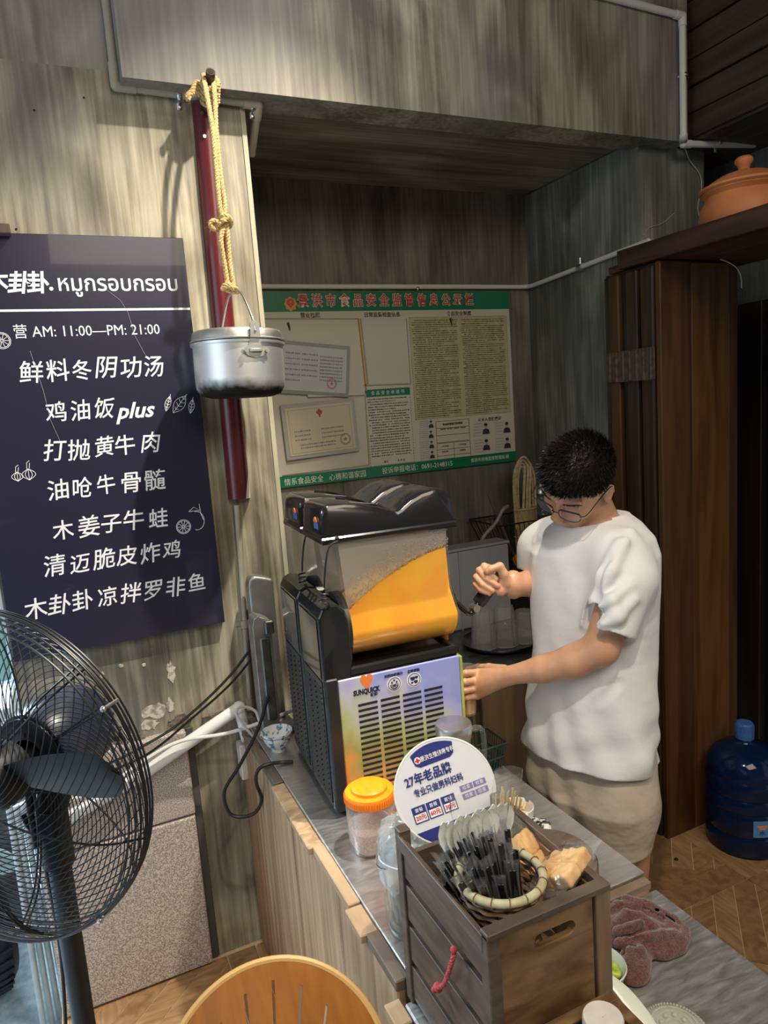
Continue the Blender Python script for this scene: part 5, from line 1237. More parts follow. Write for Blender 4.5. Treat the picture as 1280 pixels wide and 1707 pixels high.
# round sign
sc_ = at(742, 1318, depth_ := 1.235) if False else at(742, 1318, 1.25)
cc0 = sc_.copy(); Rn = .0895
nrm = (CAMP-cc0); nrm.normalize(); nrm = (nrm+Vector((0.10, -.05, -.18))).normalized()
upv = (Vector((0, 0, 1))-nrm*nrm.z).normalized(); rgv = upv.cross(nrm)*1
ca_, sa_ = math.cos(.24), math.sin(.24); rg2 = rgv*ca_+upv*sa_; up2 = upv*ca_-rgv*sa_
ST = Matrix((rg2, up2, nrm)).transposed().to_4x4(); ST.translation = cc0
sg = thing('round_sign', 'round white clinic advertising fan with navy bands standing in the crate', 'sign', cc0, R=ST.to_3x3().to_4x4()); WM[sg.name] = ST; sg.matrix_world = ST
b = MB(ST); b.prism([(Rn*math.cos(a), Rn*math.sin(a)) for a in [2*math.pi*k/64 for k in range(64)]], -.003, 0); b.build('disc', mat('sign_white', (.74, .74, .77), .25, coat=.4), sg)
b = MB(ST); b.tube([(Rn*math.cos(a), Rn*math.sin(a), -.0015) for a in [2*math.pi*k/64 for k in range(64)]], .0022, n=8, closed=True); b.build('rim', wht, sg)
b = MB(ST); b.box((-.008, -Rn-.10, -.003), (.008, -Rn+.004, 0), .001); b.build('stick', wht, sg)
nvy = mat('sign_navy', (.035, .040, .20), .35)
def sgp(poly, name, m, z=.0008): b = MB(ST); b.prism(poly, z-.0008, z); return b.build(name, m, sg)
sgp([(-.040, .0745), (-.036, .056), (-.028, .051), (.028, .051), (.036, .056), (.040, .0745)]+[(.085*math.cos(a), .085*math.sin(a)) for a in [1.12+.9*k/8 for k in range(9)]][::1], 'top_band', nvy)
sgp([(.0875*math.cos(a), .0875*math.sin(a)) for a in [math.pi+.62+(math.pi-1.24)*k/20 for k in range(21)]], 'bottom_band', nvy)
def st_(t, s, x, y, m, **k): return lettering(t, s, ST @ Vector((x, y, .0014)), m, sg, right=rg2, up=up2, **k)
st_('景洪生殖健康专科', .0098, .008, .0635, wpn, bold=.0001, sx=.82); [st_(c_, .0205, -.055+.0175*i_, .034, nvy, bold=.0005, sx=.84) for i_, c_ in enumerate(('27', '年', '老', '品', '牌'))]; st_('专业只做男科妇科', .0145, -.008, .012, nvy, bold=.0002, sx=.80)
st_('0691', .02, -.02, -.068, wpn, bold=.0004, shear=.3)
sgp([(-.0295+.006*math.cos(a), .064+.006*math.sin(a)) for a in [2*math.pi*k/18 for k in range(18)]], 'cross_disc', wpn, .0014)
b = MB(ST); b.box((-.034, .0625, .0014), (-.025, .0655, .002)); b.box((-.031, .0595, .0014), (-.028, .0685, .002)); b.build('cross', mat('cross_red', (.6, .05, .05), .4), sg)
for k, (x, t) in enumerate(((-.055, '20元'), (-.028, '60元'), (0.0, '30元'))):
    y = -.022-.000*k; sgp([(x-.0125, y-.014), (x+.0125, y-.014), (x+.0125, y+.014), (x-.0125, y+.014)], 'price_box', nvy, .0009)
    sgp([(x-.0108, y-.012), (x+.0108, y-.012), (x+.0108, y+.001), (x-.0108, y+.001)], 'price_field', wpn, .0013)
    st_(t, .0095, x, y-.0055, mat('cross_red', (.6, .05, .05), .4), bold=.0003); st_('套餐', .0075, x, y+.0075, wpn)
for i in range(2):
    for j in range(2): sgp([(.026+.025*i, -.012-.014*j), (.049+.025*i, -.012-.014*j), (.049+.025*i, -.002-.014*j), (.026+.025*i, -.002-.014*j)], 'tag_box', mat('sign_lilac', (.20, .19, .40), .4)); st_('检查', .0075, .0375+.025*i, -.007-.014*j, wpn)
# basket of straws
bsk = thing('bamboo_basket', 'round bamboo basket with pale woven rim holding the wrapped spoons in the crate', 'basket', (.492, .787, IZ)); BT = WM[bsk.name]
bam = mat('pale_bamboo', (.42, .38, .22), .5, c2=(.58, .54, .36), scale=(50, 50, 50)); bamd = mat('woven_bamboo', (.16, .085, .045), .6, c2=(.26, .15, .08), scale=(60, 60, 60))
rb, rt, hb = .042, .060, .188
b = MB(BT)
for j in range(20):
    z = j/19*hb; r = rb+(rt-rb)*(z/hb); b.tube([((r+.0016*math.cos(14*a+math.pi*j))*math.cos(a), (r+.0016*math.cos(14*a+math.pi*j))*math.sin(a), z+.003) for a in [2*math.pi*k/84 for k in range(84)]], .0036, n=5, closed=True)
tag(b.build('weave', bamd, bsk), kind='stuff')
b = MB(BT); b.cyl((0, 0, 0), (0, 0, .003), rb, n=32); b.build('base', bamd, bsk)
b = MB(BT); b.tube([(rt*math.cos(a), rt*math.sin(a), hb+.002) for a in [2*math.pi*k/48 for k in range(48)]], .0062, n=10, closed=True); b.build('rim', bam, bsk)
b = MB(BT)
for k in range(16):
    a = 2*math.pi*k/16; c = Vector((rt*math.cos(a), rt*math.sin(a), hb+.002)); rd = Vector((math.cos(a), math.sin(a), 0)); tg = Vector((-math.sin(a), math.cos(a), 0))
    b.tube([c+(rd*math.cos(t)+Vector((0, 0, 1))*math.sin(t))*.0072+tg*.004*(t/6.28) for t in [2*math.pi*j/8 for j in range(9)]], .0009, n=4)
b.build('rim_binding', bamd, bsk)
random.seed(31)
blkpl = mat('black_plastic_gloss', (.010, .010, .011), .22, coat=.4)
film2 = clearmat('wrapper_film', (.98, .99, 1.0), .14, .03, bump=.002)
def spoon(T, parent_label):
    o = bpy.data.objects.new('wrapped_spoon', None)
proto = None
sp_pts = []
for k in range(60):
    a = random.uniform(0, 6.28); r = .052*math.sqrt(random.random()); tx = Vector((r*math.cos(a), r*math.sin(a)))
    sp_pts.append((tx, Vector((tx.x*.55, tx.y*.55))))
def mkspoon():
    t = thing('wrapped_spoon', 'black plastic spoon handle in clear wrapper standing in the bamboo basket', 'spoon', (0, 0, 0), group='wrapped black spoons in the bamboo basket')
    b = MB(); b.box((-.0048, -.0014, .0), (.0048, .0014, .156), .0008); b.lathe([(.0005, 0), (.006, .002), (.0085, .012), (.0075, .026), (.0035, .036)], 12, c=(0, 0, -.004), sy=.35); b.build('spoon', blkpl, t)
    b = MB(); R = []
    for z, w in ((-.006, .006), (.01, .0105), (.05, .008), (.10, .007), (.150, .0075), (.163, .009), (.172, .0105)): R.append([(-w, -.001, z), (0, -.0035 if z < .15 else -.0006, z+random.uniform(-.003, .003)), (w, .001, z), (0, .0035 if z < .15 else .0006, z)])
    b.loft(R, cap=False); b.build('wrapper', film2, t); return t
for k, (tp_, bt_) in enumerate(sp_pts):
    if proto is None: t = proto = mkspoon()
    else: t = copy_thing(proto)
    dz_ = random.uniform(0, .035); base = Vector((.492+bt_.x*.72+.006, .787+bt_.y*.72-.008, IZ+.050+dz_)); top = Vector((.492+tp_.x*1.35-.030, .787+tp_.y*1.2+.030, IZ+.215+dz_)); d = (top-base).normalized()
    t.matrix_world = Matrix.Translation(base) @ d.to_track_quat('Z', 'Y').to_matrix().to_4x4() @ Matrix.Rotation(random.uniform(0, 3.1), 4, 'Z') @ Matrix.Scale(random.uniform(.92, 1.06), 4)
# bag of white plastic spoons
ws = mat('white_spoon_plastic', (.82, .83, .74), .35, sub=.1)
wbag = thing('spoon_bag', 'clear bag of white plastic spoons in front of the round sign', 'bag', (.535, .900, IZ+.045)); BT = WM[wbag.name]
random.seed(17)
for k in range(12):
    a = -.45+.9*k/11; b = MB(BT @ Matrix.Translation((-.036+.006*k, .018-.004*(k % 3), .0)) @ Matrix.Rotation(a*.35, 4, 'Y') @ Matrix.Rotation(random.uniform(-.3, .3), 4, 'Z'))
    b.box((-.003, -.001, .0), (.003, .001, .11), .0006)
    R = []
    for z, w in ((.105, .003), (.115, .009), (.130, .0135), (.146, .0135), (.158, .008), (.162, .002)): R.append([(-w, 0, z), (-w*.5, .0035, z), (w*.5, .0035, z), (w, 0, z), (w*.5, .0022, z), (-w*.5, .0022, z)])
    b.loft(R, cap=True); b.build('plastic_spoon', ws, wbag)
b = MB(BT); R = []
for k in range(9):
    z = .0+.215*k/8; w = .050+.006*math.sin(k); R.append([((w+random.uniform(-.005, .005))*math.cos(a), (.024*(1-.55*(k/8))+random.uniform(-.003, .003))*math.sin(a), z+random.uniform(-.005, .005)) for a in [2*math.pi*j/22 for j in range(22)]])
b.loft(R, cap=False); b.build('film', film, wbag)
# bag of bamboo sticks
sb = thing('stick_bag', 'clear bag of golden bamboo sticks leaning at the right side of the sign', 'bag', (.574, .925, IZ+.055)); BT = WM[sb.name] @ Matrix.Rotation(.16, 4, 'Y')
stick = mat('gold_stick', (.52, .38, .16), .5)
for k in range(26):
    x, y = random.uniform(-.016, .016), random.uniform(-.010, .010); h = random.uniform(.13, .172)
    b = MB(BT); b.cyl((x*.7, y*.7, 0), (x*1.3+random.uniform(-.008, .008), y*1.2, h), .0016, n=6); b.build('bamboo_stick', stick, sb)
b = MB(BT); R = []
for k in range(8):
    z = .2*k/7; R.append([((.026+random.uniform(-.003, .003))*math.cos(a), (.017+random.uniform(-.003, .003))*math.sin(a), z) for a in [2*math.pi*j/18 for j in range(18)]])
b.loft(R, cap=False); b.build('film', film, sb)
# wrapped biscuits
breadm = mat('toasted_biscuit', (.62, .30, .08), .75, c2=(.80, .52, .22), scale=(45, 45, 45), detail=4, bump=.0015)
def biscuit(loc, rot, label, w=.030, l=.036, h=.020):
    T = Matrix.Translation(loc) @ rot; t = thing('wrapped_biscuits', label, 'biscuits', loc, R=rot); WM[t.name] = T; t.matrix_world = T
    for i in range(2):
        for j in range(2):
            sd = SDF((-.04, -.04, -.03), (.04, .04, .03), .0016)
            cx_, cy_ = (i-.5)*w, (j-.5)*l
            def f(X, Y, Z, cx_=cx_, cy_=cy_):
                qx, qy, qz = np.abs(X-cx_)-w*.40, np.abs(Y-cy_)-l*.40, np.abs(Z)-h*.32
                return np.sqrt(np.maximum(qx, 0)**2+np.maximum(qy, 0)**2+np.maximum(qz, 0)**2)+np.minimum(np.maximum(qx, np.maximum(qy, qz)), 0)-.0040+.0012*np.sin(X*300+i)*np.sin(Y*260+j*2)*np.sin(Z*200)
            sd.func((-.045, -.045, -.03), (.045, .045, .03), f, 0); V, F = sd.mesh(); V = V @ np.array(T.to_3x3()).T+np.array(T.translation)
            np_object(V, F, 'biscuit', breadm, t)
    b = MB(T); random.seed(int(loc[0]*1000)); R = []
    for k, (y, sx, sz) in enumerate(((-l-.030, w+.006, .001), (-l-.010, w+.006, .004), (-l-.002, w+.005, h*.7), (-l*.4, w+.005, h*.80), (l*.4, w+.005, h*.80), (l+.002, w+.005, h*.7), (l+.012, w+.006, .004), (l+.032, w+.008, .001))):
        R.append([(sx*math.copysign(abs(math.cos(a))**.5, math.cos(a))+random.uniform(-.002, .002), y+random.uniform(-.002, .002), sz*math.copysign(abs(math.sin(a))**.6, math.sin(a))+random.uniform(-.0015, .0015)) for a in [2*math.pi*j/20 for j in range(20)]])
    b.loft(R, cap=False); b.build('wrapper', film, t)
biscuit((.578, .838, IZ+.155), Matrix.Rotation(.35, 4, 'Z') @ Matrix.Rotation(.70, 4, 'X') @ Matrix.Rotation(.1, 4, 'Y'), 'wrapped pack of golden biscuits further back in the crate, leaning')
biscuit((.588, .768, IZ+.178), Matrix.Rotation(-1.15, 4, 'Z') @ Matrix.Rotation(.12, 4, 'X') @ Matrix.Rotation(-.45, 4, 'Y'), 'wrapped pack of golden biscuits at the front right corner of the crate', w=.029, l=.034)
biscuit((.560, .790, IZ+.030), Matrix.Rotation(.2, 4, 'Z') @ Matrix.Rotation(-.1, 4, 'X'), 'wrapped pack of biscuits at the bottom, seen through the grip hole', w=.029, l=.034)
biscuit((.550, .900, IZ+.035), Matrix.Rotation(1.2, 4, 'Z') @ Matrix.Rotation(-.2, 4, 'X'), 'wrapped pack of biscuits deep in the crate beneath the leaning pack')

# ================================================================== LOW COUNTER, RIGHT OF THE CRATE
tow = mat('brown_towelling', (.080, .030, .026), .95, c2=(.155, .066, .056), scale=(280, 280, 280), detail=2, sheen=.4, bump=.0025, bscale=(420, 420, 420))
sd = SDF((.73, .74, LZ-.004), (.95, 1.0, LZ+.10), .0022)
ctr = [(.845, .925, .014), (.87, .905, .013), (.89, .875, .012), (.895, .850, .010), (.872, .838, .010), (.845, .84, .013), (.82, .86, .016), (.805, .89, .017), (.815, .92, .018), (.835, .895, .022), (.856, .875, .018), (.79, .84, .015), (.775, .83, .014), (.765, .822, .011), (.80, .91, .014), (.838, .935, .012)]
for x, y, h in ctr: sd.ell((x, y, LZ+h*.55), (.026, .026, h*1.0), None, .012)
for pts in (((.80, .93, .022), (.84, .938, .027), (.872, .918, .024), (.893, .885, .018), (.899, .855, .012)), ((.80, .90, .03), (.83, .905, .036), (.85, .89, .032), (.86, .865, .024)), ((.78, .87, .022), (.80, .855, .03), (.83, .85, .030), (.86, .848, .022), (.885, .845, .014)),
            ((.79, .885, .03), (.81, .875, .037), (.835, .875, .035)), ((.765, .83, .018), (.78, .842, .026), (.80, .838, .024)), ((.87, .925, .024), (.885, .915, .026), (.885, .90, .022)), ((.862, .94, .030), (.89, .91, .026), (.912, .872, .014), (.917, .850, .006)), ((.86, .830, .010), (.89, .836, .010), (.912, .848, .007))):
    sd.chain([(x, y, LZ+z) for x, y, z in pts], [.0085]*len(pts), .005)
for pts in (((.812, .925, .034), (.845, .925, .038), (.872, .900, .032), (.888, .872, .025)), ((.80, .866, .038), (.83, .862, .04), (.855, .858, .036)), ((.815, .888, .046), (.84, .885, .044)), ((.868, .93, .024), (.893, .895, .020), (.905, .868, .012)), ((.79, .855, .034), (.81, .845, .036)), ((.775, .85, .022), (.79, .846, .026))):
    sd.chain([(x, y, LZ+z) for x, y, z in pts], [.0075]*len(pts), .003, 's')
def fl_(X, Y, Z): return (LZ+.0015)-Z+0*X
sd.func((.70, .70, LZ-.01), (1.0, 1.1, LZ+.12), lambda X, Y, Z: (LZ+.0012)-Z+0*X+0*Y, 0, 'i')
V, F = sd.mesh(); tw = np_object(V, F, 'towel', tow); tag(tw, 'crumpled brown towel on the low steel counter beside the crate', 'towel')
eb = thing('enamel_bowl', 'small grey-rimmed bowl of green food behind the crate post', 'bowl', (.705, .835, LZ)); ET = WM[eb.name]
b = MB(ET); b.lathe([(.0005, .001), (.030, .0), (.036, .006), (.043, .038), (.045, .040), (.0435, .042), (.041, .038), (.034, .008), (.0005, .006)], 44); b.build('bowl', mat('grey_enamel', (.62, .66, .64), .25), eb)
sd = SDF((-.045, -.045, 0), (.045, .045, .05), .0018); random.seed(2)
for k in range(26):
    a = random.uniform(0, 6.28); r = .030*math.sqrt(random.random()); sd.ell((r*math.cos(a), r*math.sin(a), .020+random.uniform(0, .007)), (.010, .008, .006), None, .002)
V, F = sd.mesh(); V += np.array(ET.translation); np_object(V, F, 'green_food', mat('lime_green_food', (.16, .34, .02), .3, c2=(.50, .62, .10), scale=(70, 70, 70)), eb)
# white curved scoop handle
b = MB(); pts = [onz(1012, 1628, LZ+.055), onz(1040, 1655, LZ+.045), onz(1072, 1695, LZ+.03), onz(1095, 1725, LZ+.016)]; sp2 = spline(pts, 6); R = []
for i, p in enumerate(sp2):
    d = (sp2[min(i+1, len(sp2)-1)]-sp2[max(i-1, 0)]).normalized(); s_2 = d.cross(Vector((0, 0, 1))).normalized(); w = .009+.005*math.sin(i/len(sp2)*3); R.append([p-s_2*w, p-s_2*w*.6+Vector((0, 0, .003)), p+s_2*w*.6+Vector((0, 0, .003)), p+s_2*w, p+s_2*w*.6-Vector((0, 0, .0015)), p-s_2*w*.6-Vector((0, 0, .0015))])
b.loft(R, cap=True); solo(b, 'plastic_scoop', mat('milky_plastic', (.72, .76, .66), .3), 'milky white plastic scoop handle leaning across the near corner of the crate', 'scoop')
# pressed glass lid
pl_ = onz(1118, 1706, LZ+.006); gdl = thing('pressed_glass_lid', 'round pressed glass lid with beaded rim on the low steel counter', 'lid', (pl_.x-.004, pl_.y-.012, LZ)); GT = WM[gdl.name]
pg_m = clearmat('pressed_glass', (.78, .82, .74), .10, .42)
b = MB(GT); b.lathe([(.0005, .010), (.030, .0105), (.040, .008), (.047, .002), (.050, .0), (.051, .003), (.047, .006), (.040, .012), (.030, .0145), (.0005, .014)], 56); b.build('disc', pg_m, gdl)
b = MB(GT)
for k in range(56): a = 2*math.pi*k/56; b.cyl((.043*math.cos(a), .043*math.sin(a), .012), (.0505*math.cos(a), .0505*math.sin(a), .005), .0017, n=6)
for rr, nn in ((.012, 0), (.026, 0), (.034, 0)): b.tube([(rr*math.cos(a), rr*math.sin(a), .0148) for a in [2*math.pi*k/36 for k in range(36)]], .0012, n=5, closed=True)
for k in range(8): a = 2*math.pi*k/8; b.sphere((.019*math.cos(a), .019*math.sin(a), .0145), .0045, 10, 5)
tag(b.build('beading', pg_m, gdl), kind='stuff')
# small crate in front with a white jar
c2 = thing('small_crate', 'small brown wooden box in the foreground corner holding a white jar', 'crate', (.60, .60, LZ))
xa, ya = .640, .690; x0_, y0_ = .515, .55
zt2 = .905
A_ = onz(1008, 1652, zt2); xa = A_.x+.004; ya = .690; x0_ = xa-.15; y0_ = .50
for lo, hi, nm in (((x0_, ya-.012, LZ), (xa, ya, zt2), 'back_wall'), ((xa-.012, y0_, LZ), (xa, ya-.0125, zt2), 'side_wall'), ((x0_, y0_, LZ), (x0_+.012, ya-.0125, zt2), 'side_wall'), ((x0_+.0125, y0_, LZ), (xa-.0125, y0_+.012, zt2), 'front_wall'), ((x0_+.0125, y0_+.0125, .852), (xa-.0125, ya-.0125, .860), 'floor_board')):
    b = MB(); b.box(lo, hi, .0015); b.build(nm, crw2 if 'side' in nm else crw, c2)
b = MB(); b.box((x0_, ya-.016, zt2), (xa+.001, ya+.001, zt2+.005), .001); b.build('top_rail', crw2, c2)
b = MB(); b.box((xa-.016, y0_, zt2), (xa+.001, ya-.0165, zt2+.005), .001); b.build('top_rail', crw2, c2)
jp = onz(990, 1716, .892); wj = thing('white_jar', 'white jar with cream lid standing in the small foreground box', 'jar', (min(jp.x, xa-.042), min(jp.y, ya-.042), .8605))
b = MB(WM[wj.name]); b.lathe([(.0005, 0), (.023, 0), (.025, .004), (.025, .046), (.022, .050)], 36); b.build('body', wht, wj)
b = MB(WM[wj.name]); b.lathe([(.0245, .048), (.027, .049), (.027, .064), (.0255, .067), (.018, .0672), (.0005, .0665)], 40); b.build('lid', mat('cream_lid', (.74, .70, .64), .35, c2=(.62, .58, .55), scale=(40, 40, 40)), wj)

# ================================================================== ON THE BACK COUNTER
BCZ = .78
ty = thing('round_tray', 'round dark steel tray of glasses on the back worktop', 'tray', (1.478, 2.278, BCZ)); TT = WM[ty.name]
b = MB(TT); b.lathe([(.0005, .003), (.120, .003), (.135, .010), (.146, .022), (.150, .022), (.149, .018), (.137, .006), (.122, .0), (.0005, .0)], 56); b.build('dish', mat('tray_steel', (.16, .16, .165), .25, 1.0), ty)
ribbed = clearmat('ribbed_glass', (.74, .74, .72), .05, .14)
def tumbler(x, y, r0, r1, h, label, flip=True, ribs=16):
    t = thing('glass_tumbler', label, 'glass', (x, y, BCZ+.0035), group=None); T = WM[t.name]; R = []
    for z, rr in ((0, r1), (.004, r1), (h*.5, (r0+r1)/2), (h-.008, r0), (h, r0*.9)):
        R.append([(rr*(1+.03*math.cos(ribs*a))*math.cos(a), rr*(1+.03*math.cos(ribs*a))*math.sin(a), z) for a in [2*math.pi*k/64 for k in range(64)]])
    b = MB(T); b.loft(R, cap=False); b.add(R[-1], [list(range(64))]); b.build('cup', ribbed, t)
    b = MB(T); b.tube([(r1*math.cos(a), r1*math.sin(a), .001) for a in [2*math.pi*k/40 for k in range(40)]], .0016, n=5, closed=True); b.build('rim', ribbed, t); return t
tumbler(1.405, 2.275, .040, .050, .150, 'upturned plain glass tumbler at the left of the round tray')
tumbler(1.490, 2.255, .038, .052, .155, 'upturned ribbed glass tumbler in the middle of the round tray')
tumbler(1.572, 2.240, .034, .046, .125, 'upturned short glass tumbler beside the man on the round tray')
tumbler(1.440, 2.345, .034, .040, .12, 'upturned narrow glass tumbler at the back of the round tray')
frost = clearmat('frosted_box', (.34, .35, .37), .25, .72)
og_ = thing('plastic_organiser', 'cloudy grey plastic box standing at the back of the alcove worktop', 'box', (1.55, 2.55, BCZ)); 
b = MB(); b.box((1.40, 2.51, BCZ), (1.700, 2.60, BCZ+.34), .008); b.build('box', frost, og_)
b = MB(); b.box((1.395, 2.505, BCZ+.340), (1.705, 2.605, BCZ+.352), .004); b.build('lid', frost, og_)
b = MB(); b.box((1.445, 2.504, BCZ), (1.449, 2.51, BCZ+.34)); b.build('seam', frost, og_)
# wire basket rack with strainers
wr = thing('wire_rack', 'black wire basket rack of utensils at the back corner of the alcove', 'rack', (1.90, 2.72, BCZ)); bw_ = mat('black_wire', (.014, .013, .012), .4)
zl, zh = BCZ+.20, BCZ+.400
b = MB()
L0, L1 = [(1.80, 2.62), (2.02, 2.62), (2.02, 2.82), (1.80, 2.82)], [(1.72, 2.60), (2.08, 2.60), (2.10, 2.86), (1.72, 2.86)]
for L_, z in ((L0, zl), (L1, zh), (L0, zl-.03)): b.tube([(x, y, z) for x, y in L_]+[(L_[0][0], L_[0][1], z)], .004, n=6)
for (x, y), (u, v_) in zip(L0, L1): b.cyl((x, y, zl), (u, v_, zh), .0035, n=6)
for x, y in L0: b.cyl((x, y, BCZ), (x, y, zl), .004, n=6)
b.build('frame', bw_, wr)
b = MB()
for k in range(1, 14):
    t = k/14; b.cyl((1.80+.22*t, 2.62, zl), (1.72+.36*t, 2.60, zh), .0018, n=5); b.cyl((1.80+.22*t, 2.82, zl), (1.72+.38*t, 2.86, zh), .0018, n=5); b.cyl((1.80+.22*t, 2.62, zl-.03), (1.80+.22*t, 2.82, zl-.03), .0018, n=5)
for k in range(1, 9):
    t = k/9; b.cyl((1.80, 2.62+.2*t, zl), (1.72, 2.60+.26*t, zh), .0018, n=5); b.cyl((1.80, 2.62+.2*t, zl-.03), (2.02, 2.62+.2*t, zl-.03), .0018, n=5)
tag(b.build('wires', bw_, wr), kind='stuff')
# bamboo strainer: loop of bent strips with a woven cuff
bam2 = mat('aged_bamboo', (.34, .25, .13), .5, c2=(.50, .40, .24), scale=(20, 20, 60))
bs_ = thing('bamboo_strainer', 'tall looped bamboo strainer with woven cuff standing in the wire rack', 'strainer', (1.925, 2.70, zl))
cxs, cys, zc1_ = 1.928, 2.70, 1.235
for k, (w, h) in enumerate(((.060, .23), (.050, .215), (.038, .20), (.024, .185))):
    b = MB(); yy = cys-.004+.006*k; pts = [(cxs-w*.92, yy, zc1_-.10), (cxs-w, yy, zc1_+h*.35), (cxs-w*.8, yy, zc1_+h*.75), (cxs, yy, zc1_+h), (cxs+w*.8, yy, zc1_+h*.75), (cxs+w, yy, zc1_+h*.35), (cxs+w*.92, yy, zc1_-.10)]
    b.tube(spline(pts, 6), .0055, n=6); b.build('bent_strip', bam2, bs_)
for x in (-.012, .006, .020):
    b = MB(); b.tube(spline([(cxs+x-.008, cys-.012, zc1_-.05), (cxs+x, cys-.014, zc1_+.06), (cxs+x+.012, cys-.010, zc1_+.15), (cxs+x+.02, cys, zc1_+.185)], 5), .006, n=6); b.build('bent_strip', bam2, bs_)
b = MB(); R = [[((.058+.002*math.sin(16*a+j))*math.cos(a)+cxs, .030*math.sin(a)+cys, zc1_-.20+.024*j) for a in [2*math.pi*k/40 for k in range(40)]] for j in range(9)]
b.loft(R, cap=True); b.build('woven_cuff', mat('woven_straw', (.36, .27, .13), .7, c2=(.24, .17, .08), scale=(120, 120, 60), bump=.001), bs_)
b = MB()
for z in (zc1_-.012, zc1_-.075, zc1_-.14): b.tube([(.060*math.cos(a)+cxs, .032*math.sin(a)+cys, z) for a in [2*math.pi*k/30 for k in range(30)]], .0035, n=6, closed=True)
b.build('binding', bam2, bs_)
b = MB(); q0, q1 = ony(812, 820, 2.74), ony(842, 890, 2.70); b.tube([q0, q1, q1+(q1-q0)*.5], .006, n=8); solo(b, 'wooden_chopstick', mat('dark_stick', (.10, .065, .055), .5), 'thin dark brown stick poking out of the wire rack', 'stick')
b = MB(); b.tube(spline([ony(846, 844, 2.66), ony(838, 850, 2.64), ony(826, 872, 2.64), ony(806, 895, 2.64), ony(801, 915, 2.645)], 8), .0085, n=10); solo(b, 'grey_ladle', mat('grey_plastic', (.20, .19, .19), .4), 'grey curved ladle handle hooked over the rack beside the cloudy box', 'ladle')
gj2 = thing('glass_storage_jar', 'large glass jar with silver lid at the back behind the man', 'jar', (2.055, 2.72, zh+.002)); 
b = MB(WM[gj2.name]); b.lathe([(.0005, 0), (.055, 0), (.060, .01), (.060, .085), (.052, .10)], 40); b.build('body', glass, gj2)
b = MB(WM[gj2.name]); b.lathe([(.060, .098), (.062, .10), (.062, .120), (.056, .13), (.05, .14), (.05, .17), (.0005, .172)], 40); b.build('lid', mat('silver_lid', (.70, .70, .70), .25, 1.0, c2=(.35, .35, .35), scale=(60, 60, 60)), gj2)
b = MB(); b.sphere((1.88, 2.70, zl-.03+.032), .032, 16, 10); solo(b, 'orange_fruit', mat('amber_fruit', (.60, .24, .02), .4), 'small amber fruit lying in the lower tray of the wire rack', 'fruit')
# ================================================================== WOODEN PILLAR, SHELF, CLAY POT, WATER BOTTLE
plank_a = mat('aged_teak', (.050, .021, .008), .42, c2=(.100, .046, .016), scale=(12, 12, 1.1), detail=7, distort=1.6, bump=.0004)
plank_b = mat('aged_teak_light', (.068, .029, .009), .40, c2=(.145, .070, .024), scale=(10, 10, .9), detail=7, distort=2.0, bump=.0004)
plank_c = mat('aged_teak_dark', (.022, .012, .007), .45, c2=(.055, .030, .015), scale=(25, 25, 1.5), detail=6, distort=1.5)
px0, px1, py0, py1, pz = 1.945, 2.335, 1.88, 2.165, 2.168
pil = thing('wooden_pillar', 'tall brown wooden pillar of upright planks behind the man', 'pillar', ((px0+px1)/2, 2.0, 0))
b = MB(); b.box((px0+.02, py0+.02, 0), (px1-.01, py1, pz)); b.build('core', MATS['black_wood'], pil)
for k, (x0, x1, m, dy) in enumerate(((1.945, 2.094, plank_a, 0), (2.096, 2.285, plank_b, .002), (2.287, 2.335, plank_a, .006))):
    b = MB(); b.box((x0, py0+dy, 0 if k else .0), (x1, py0+.024, pz-.004*(k == 1)), .003); b.build('front_plank', m, pil)
ye = [1.905, 1.955, 1.985, 2.045, 2.075, 2.13, 2.165]
for i in range(6):
    b = MB(); dx = (.0, .016, .004, .018, .002, .014)[i]; b.box((px0-.008+dx, ye[i]+.002, 0), (px0+.022+dx*.5, ye[i+1]-.002, pz-.01), .006)
    b.build('side_batten', (plank_c, plank_a, plank_c)[i % 3], pil)
for z, h, m in ((1.765, .115, mat('rusty_hinge', (.05, .028, .022), .6, c2=(.11, .07, .055), scale=(60, 60, 60), bump=.001)), (.735, .095, mat('black_iron', (.015, .012, .011), .5))):
    b = MB(); b.box((px0-.014, 1.90, z), (px0-.006, 2.14, z+h), .002)
    for k in range(7): b.cyl((px0-.012, 1.915+.034*k, z+.004), (px0-.012, 1.915+.034*k, z+h-.004), .006, n=8)
    b.build('iron_hinge', m, pil)
shw = mat('shelf_timber', (.035, .016, .010), .45, c2=(.075, .036, .022), scale=(26, 2, 26), detail=6, distort=1.2); shw2 = mat('shelf_underside', (.055, .024, .012), .45, c2=(.12, .052, .026), scale=(26, 2, 26), detail=6, distort=1.2)
shf = thing('wooden_shelf', 'thick dark wooden shelf running over the pillar, carrying the clay pot', 'shelf', (2.2, 1.4, 2.172))
b = MB(); b.box((1.930, .30, 2.172), (1.975, 2.07, 2.238), .003); b.build('front_board', shw, shf)
for k in range(3):
    x0 = 1.977+.16*k; b = MB(); b.box((x0, .30, 2.174), (x0+.157, 2.165, 2.20), .002); b.build('shelf_plank', shw2, shf)
clay = mat('terracotta', (.50, .165, .055), .55, c2=(.68, .27, .11), scale=(7, 7, 7), detail=4, lo=.3, hi=.7, bump=.0006)
cp = thing('clay_pot', 'orange terracotta pot with knobbed lid standing on the wooden shelf', 'pot', (2.150, 1.715, 2.2005)); CT = WM[cp.name] @ Matrix.Scale(.90, 4)
s_ = 1.0
b = MB(CT); b.lathe([(.0005, .0), (.085, .0), (.120, .022), (.148, .060), (.154, .090), (.148, .122), (.135, .145), (.130, .158), (.138, .166), (.146, .172), (.142, .180), (.125, .178)], 56); b.build('body', clay, cp)
